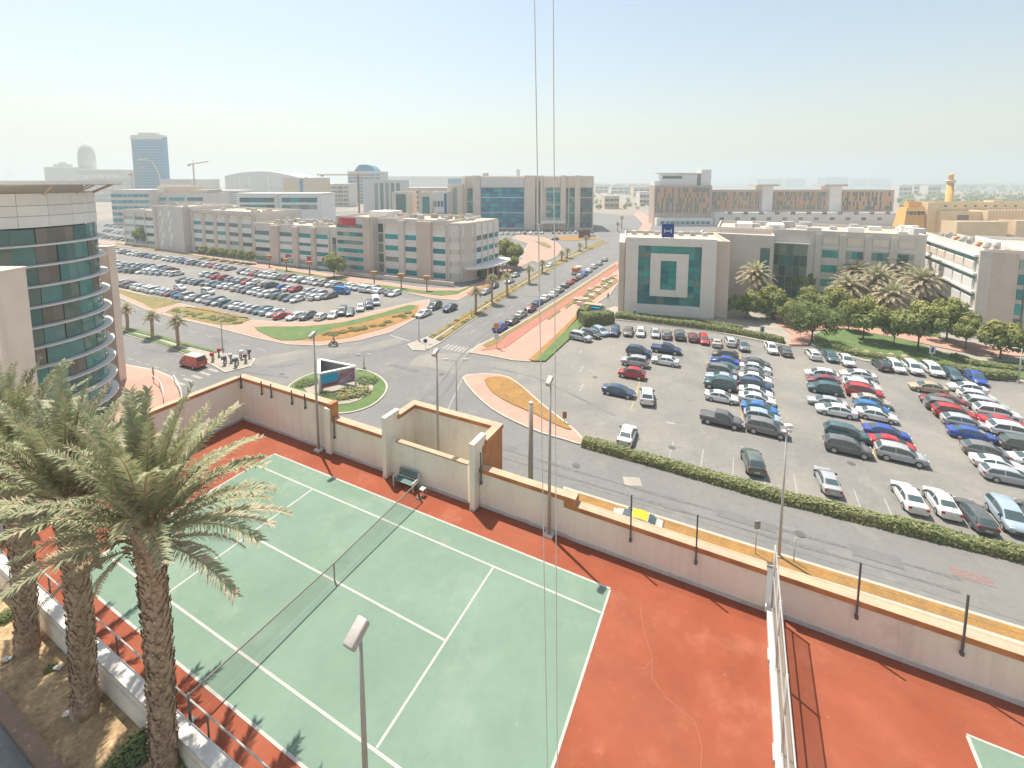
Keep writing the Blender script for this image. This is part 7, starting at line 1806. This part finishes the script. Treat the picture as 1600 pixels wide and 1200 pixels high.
# blue bin enclosure
bn = empty('bin_enclosure', G(926, 492) + Vector((0, 0, 0.12)), ROT, 'blue container in a beige enclosure behind the tall hedge', 'container')
ub('enclosure_wall', bn, -2.6, 2.6, 1.3, 1.6, 0, 2.2, M_BEIGE); ub('enclosure_roof', bn, -2.2, 2.2, -0.4, 1.29, 2.3, 2.5, M_COPE); ub('container', bn, -1.9, 1.9, -1.0, 0.6, 0, 1.9, mat('container_blue', (0.01, 0.17, 0.36), 0.5)); ub('lid', bn, -1.95, 1.95, -1.05, 0.65, 1.901, 2.0, M_SBLUE)
# white bollard blocks and stones
for i, (x, y) in enumerate(((905, 478), (915, 473), (924, 467), (934, 460), (945, 452), (953, 445))):
    bm = bmesh.new(); bbox(bm, -0.55, 0.55, -0.45, 0.45, 0, 0.95, 0.05); o = obj('bollard_block', mesh_of(bm, 'bollard_block', M_WHITE), None, G(x, y) + Vector((0, 0, 0.2)), (0, 0, ROT)); tag(o, 'white stone block on the planted strip beside the red path', 'block', 'white blocks beside the red path')
for i, (x, y) in enumerate(((1338, 550), (1354, 554), (1375, 557), (1392, 558), (1413, 561), (998, 502), (1073, 510), (1095, 513), (1168, 523))):
    bm = bmesh.new(); bmesh.ops.create_icosphere(bm, subdivisions=2, radius=0.55)
    for v_ in bm.verts: v_.co *= random.uniform(.85, 1.1)
    o = obj('boulder', mesh_of(bm, 'boulder', mat('pink_boulder', (0.48, 0.34, 0.25), 0.9), True), None, G(x, y) + Vector((0, 0, 0.35)), None, (1.1, .9, .8)); tag(o, 'pinkish boulder at the edge of the near car park', 'boulder', 'boulders along the garden edge')
# rubbish on the leaf litter
for i, (x, y) in enumerate(((10, 1030), (106, 1115), (92, 1042))):
    bm = bmesh.new(); bmesh.ops.create_icosphere(bm, subdivisions=2, radius=0.16)
    for v_ in bm.verts: v_.co *= random.uniform(.6, 1.2)
    o = obj('litter', mesh_of(bm, 'litter', M_WHITE), None, G(x, y, zg + 0.1), None, (1.3, .8, .5)); tag(o, 'crumpled white litter on the soil under the palms', 'litter', 'litter under the palms')
# bollard railing by the plaza
pr_ = empty('guard_rail', G(262, 600) + Vector((0, 0, 0.14)), 0, 'curved blue-grey guard rail on the pink plaza corner', 'railing')
rp = [G(x, y) - G(262, 600) for x, y in ((240, 598), (250, 606), (255, 618), (256, 632))]
tube_obj('rail', pr_, [p + Vector((0, 0, 1.0)) for p in rp], 0.07, M_PLANT, 6)
for p in rp: tube_obj('rail_post', pr_, [p, p + Vector((0, 0, 1.0))], 0.06, M_PLANT, 6)
pr2 = empty('guard_rail', G(282, 610) + Vector((0, 0, 0.02)), 0, 'pale guard rail at the kerb beside the crossing', 'railing')
rp = [G(x, y) - G(282, 610) for x, y in ((272, 596), (279, 608), (282, 620))]
tube_obj('rail', pr2, [p + Vector((0, 0, 1.0)) for p in rp], 0.07, M_WHITEB, 6)
for p in rp: tube_obj('rail_post', pr2, [p, p + Vector((0, 0, 1.0))], 0.06, M_WHITEB, 6)

# ---- motorcycles
M_SEAT = M_TRIM
def motorcycle(loc, rz, colour, lab, group=None, box=True, rider=False):
    t = empty('motorcycle', loc, rz, lab, 'motorcycle', group); t.scale = (1.12, 1.12, 1.12) if box else (1, 1, 1)
    mp_ = mat('bike_paint_' + colour.replace(' ', '_'), COLS[colour], 0.35)
    for wx in (-0.66, 0.68):
        bm = bmesh.new(); n = 18
        vs = [(0.24 + 0.06 * 0, 0)]; 
        tube(bm, [(0.27 * math.cos(2 * math.pi * k / n), 0, 0.27 * math.sin(2 * math.pi * k / n)) for k in range(n + 1)], 0.055, 6, False)
        w_ = obj('wheel', mesh_of(bm, 'wheel', M_TYRE, True), t, (wx, 0, 0.32))
        bm = bmesh.new(); tube(bm, [(0, -0.05, 0), (0, 0.05, 0)], 0.2, 12); obj('rim', mesh_of(bm, 'rim', M_RIM), w_)
    bm = bmesh.new(); tube(bm, [(-0.75, 0, 0.72), (-0.35, 0, 0.72), (0.0, 0, 0.85), (0.3, 0, 0.85), (0.5, 0, 0.75)], [0.06, 0.13, 0.17, 0.16, 0.08], 10); obj('tank', mesh_of(bm, 'tank', mp_, True), t)
    bm = bmesh.new(); bbox(bm, -0.3, 0.35, -0.14, 0.14, 0.3, 0.66, 0.06); obj('engine', mesh_of(bm, 'engine', M_PLANT), t)
    bm = bmesh.new(); bbox(bm, -0.72, -0.02, -0.14, 0.14, 0.78, 0.88, 0.04); obj('seat', mesh_of(bm, 'seat', M_SEAT), t)
    tube_obj('fork', t, [(0.68, 0, 0.32), (0.45, 0, 1.0)], 0.05, M_STEEL, 6); tube_obj('handlebar', t, [(0.36, -0.36, 1.08), (0.46, 0, 1.0), (0.36, 0.36, 1.08)], 0.022, M_TRIM, 6)
    bm = bmesh.new(); bmesh.ops.create_uvsphere(bm, u_segments=10, v_segments=6, radius=0.11); obj('headlamp', mesh_of(bm, 'headlamp', M_HEAD, True), t, (0.56, 0, 0.92))
    if box:
        bm = bmesh.new(); bbox(bm, -1.05, -0.52, -0.26, 0.26, 0.9, 1.42, 0.03); obj('delivery_box', mesh_of(bm, 'delivery_box', mp_), t)
    return t
bl = [(333, 563, 'red', 2.0), (342, 556, 'red', 2.2), (352, 569, 'dark grey', 1.9), (361, 565, 'silver', 2.1), (370, 572, 'dark teal', 1.8), (376, 560, 'white', 2.3), (384, 565, 'maroon', 2.0), (389, 558, 'dark grey', 2.2)]
for (x, y, c, r) in bl: motorcycle(G(x, y) + Vector((0, 0, 0.17)), r, c, '%s delivery motorcycle parked on the end of the median' % c, 'motorcycles on the median end')
mb = motorcycle(G(521, 541) + Vector((0, 0, 0.022)), math.pi + 0.1, 'dark grey', 'dark motorcycle ridden along the bend by a rider in red', None, False)
# rider: one continuous body, seated and leaning to the bars
def person(name, joints, edges, rads, loc, rz, lab, mats_, cuts):
    me = bpy.data.meshes.new(name); me.from_pydata(joints, edges, [])
    o = bpy.data.objects.new(name, me); COL.objects.link(o); o.location = loc; o.rotation_euler = (0, 0, rz)
    sk = o.modifiers.new('skin', 'SKIN'); o.modifiers.new('smooth', 'SUBSURF').levels = 1; o.modifiers['smooth'].render_levels = 1
    for i, r in enumerate(rads): me.skin_vertices[0].data[i].radius = r if isinstance(r, tuple) else (r, r)
    me.skin_vertices[0].data[0].use_root = True
    dg = bpy.context.evaluated_depsgraph_get(); ev = o.evaluated_get(dg); m2 = bpy.data.meshes.new_from_object(ev)
    for m in mats_: m2.materials.append(m)
    for p in m2.polygons: p.use_smooth = True; p.material_index = cuts(p.center)
    o.modifiers.clear(); o.data = m2
    return tag(o, lab, 'person')
M_SKIN = mat('skin', (0.25, 0.14, 0.09), 0.6); M_CLR = mat('red_shirt', (0.38, 0.05, 0.04), 0.8); M_TROU = mat('dark_trousers', (0.04, 0.045, 0.06), 0.85); M_SHIRTW = mat('pale_shirt', (0.55, 0.55, 0.55), 0.8); M_HELM = mat('dark_helmet', (0.03, 0.03, 0.035), 0.3)
J = [(-0.35, 0, 0.93), (-0.25, 0, 1.15), (-0.12, 0, 1.38), (-0.06, 0, 1.5), (-0.02, 0, 1.62), (-0.01, 0, 1.74), (-0.12, 0.2, 1.4), (0.08, 0.28, 1.2), (0.33, 0.33, 1.12), (-0.12, -0.2, 1.4), (0.08, -0.28, 1.2), (0.33, -0.33, 1.12), (-0.3, 0.14, 0.9), (0.08, 0.2, 0.78), (-0.1, 0.2, 0.38), (0.06, 0.2, 0.33), (-0.3, -0.14, 0.9), (0.08, -0.2, 0.78), (-0.1, -0.2, 0.38), (0.06, -0.2, 0.33)]
E_ = [(0, 1), (1, 2), (2, 3), (3, 4), (4, 5), (2, 6), (6, 7), (7, 8), (2, 9), (9, 10), (10, 11), (0, 12), (12, 13), (13, 14), (14, 15), (0, 16), (16, 17), (17, 18), (18, 19)]
Rr = [.14, .14, .15, .06, .1, .09, .07, .05, .04, .07, .05, .04, .09, .07, .05, .045, .09, .07, .05, .045]
rd = person('person', J, E_, Rr, G(521, 541) + Vector((0, 0, 0.022)), math.pi + 0.1, 'person in red riding the dark motorcycle on the bend', [M_CLR, M_TROU, M_SKIN], lambda c: 1 if c.z < 0.98 else (2 if c.z > 1.5 or c.x > 0.24 else 0))
bm = bmesh.new(); bmesh.ops.create_uvsphere(bm, u_segments=14, v_segments=10, radius=0.15); obj('helmet', mesh_of(bm, 'helmet', M_HELM, True), rd, (-0.02, 0, 1.7))
JW = [(0, 0, .95), (0, 0, 1.15), (0, 0, 1.4), (0.01, 0, 1.5), (0.03, 0, 1.6), (0.03, 0, 1.72), (0, .2, 1.4), (0.02, .25, 1.13), (.1, .26, .9), (0, -.2, 1.4), (-.06, -.25, 1.13), (-.02, -.26, .88), (.0, .1, .88), (.14, .1, .5), (.12, .1, .08), (.25, .1, .04), (0, -.1, .88), (-.04, -.1, .5), (-.2, -.1, .1), (-.08, -.1, .05)]
for i, (x, y, rz, sh, lab) in enumerate(((240, 592, 1.2, M_SHIRTW, 'person in a pale shirt walking on the pink plaza'), (950, 468, 2.2, M_TROU, 'person in dark clothes on the path beside the stone block'), (737, 497, 0.6, M_SHIRTW, 'person in a pale shirt crossing at the median'))):
    p_ = person('person', JW, E_, [.13, .13, .15, .06, .09, .085, .07, .05, .04, .07, .05, .04, .09, .07, .05, .045, .09, .07, .05, .045], G(x, y) + Vector((0, 0, 0.16 if i != 2 else 0.16)), rz, lab, [sh, M_TROU, M_SKIN], lambda c: 1 if c.z < 0.98 and abs(c.y) < 0.2 else (2 if c.z > 1.5 or c.z < 0.95 else 0))
    bm = bmesh.new(); bmesh.ops.create_uvsphere(bm, u_segments=12, v_segments=8, radius=0.105); o = obj('hair', mesh_of(bm, 'hair', M_HELM, True), p_, (0.0, 0, 1.7), None, (1, .95, .85))
# ---- junction island far up the street
ji = [(860, 371), (880, 369), (925, 369), (935, 373), (905, 376), (875, 376)]
kerbed('traffic_island', smooth_poly(pxpoly(ji), 2), M_SOIL, 0.14)
bs = empty('brown_board', G(913, 373) + Vector((0, 0, 0.16)), 0, 'dark brown board on the far traffic island', 'sign'); ub('board', bs, -3.2, 3.2, 0, 0.3, 0.4, 4.6, mat('board_brown', (0.14, 0.055, 0.035), 0.7))
for s in (-2.6, 2.6): ub('leg', bs, s - 0.15, s + 0.15, 0.05, 0.25, -0.1, 0.4, M_FRAME)
bi = [(815, 385), (845, 376), (870, 385), (885, 395), (878, 405), (850, 410), (820, 405)]
kerbed('pavement', pxpoly([(812, 403), (825, 381), (800, 373), (810, 367), (850, 371), (872, 380), (880, 392), (868, 402), (845, 412)]), M_PINK, 0.14)
bed('lawn', [(835, 377), (852, 380), (862, 386), (858, 389), (845, 384)], M_DRY, 0.2)
kerbed('pavement', pxpoly([(760, 362), (930, 359), (932, 364.5), (800, 368)]), M_CONC, 0.14) if False else None
kerbed('pavement', pxpoly([(905, 388), (950, 381), (948, 372), (935, 377), (912, 385)]), M_CONC, 0.13) if False else None
kerbed('pavement', pxpoly([(985, 378), (1005, 350), (990, 335), (1000, 330), (1020, 345), (1012, 372), (1000, 384)]), M_PINK, 0.14)
# ---- two hanging access ropes near the window
M_ROPE = mat('rope', (0.5, 0.47, 0.44), 0.8)
for i, (xt, xb, Y) in enumerate(((834, 856, 6.0), (864, 871, 6.0))):
    a_ = P(xt, -60, Y); b_ = P(xb, 1230, Y)
    # carried on down to the terrace
    d_ = (b_ - a_); s = (ZC - 0.9 - a_.z) / d_.z
    e_ = a_ + d_ * s; 
    o = tube_obj('access_rope', None, [a_ - d_ * 0.6, b_, Vector((b_.x, b_.y, ZC - 0.95))], 0.0075, M_ROPE, 6)
    tag(o, ['grey access rope hanging left of its twin', 'grey access rope hanging right of its twin'][i], 'rope')
# ================================================================== haze
def haze_box():
    bm = bmesh.new(); bbox(bm, -30500, 30500, -3500, 30500, -1.2, 215)
    m = bpy.data.materials.new('haze_air'); m.use_nodes = True; n = m.node_tree.nodes; n.clear()
    out = n.new('ShaderNodeOutputMaterial'); v_ = n.new('ShaderNodeVolumePrincipled')
    v_.inputs['Color'].default_value = (0.69, 0.755, 0.76, 1); v_.inputs['Density'].default_value = HAZE; v_.inputs['Anisotropy'].default_value = 0.2
    m.node_tree.links.new(v_.outputs[0], out.inputs['Volume'])
    o = obj('haze', mesh_of(bm, 'haze', m)); o['kind'] = 'stuff'; o['label'] = 'pale desert haze over the whole city'; o['category'] = 'haze'
HAZE = 0.00058
haze_box()
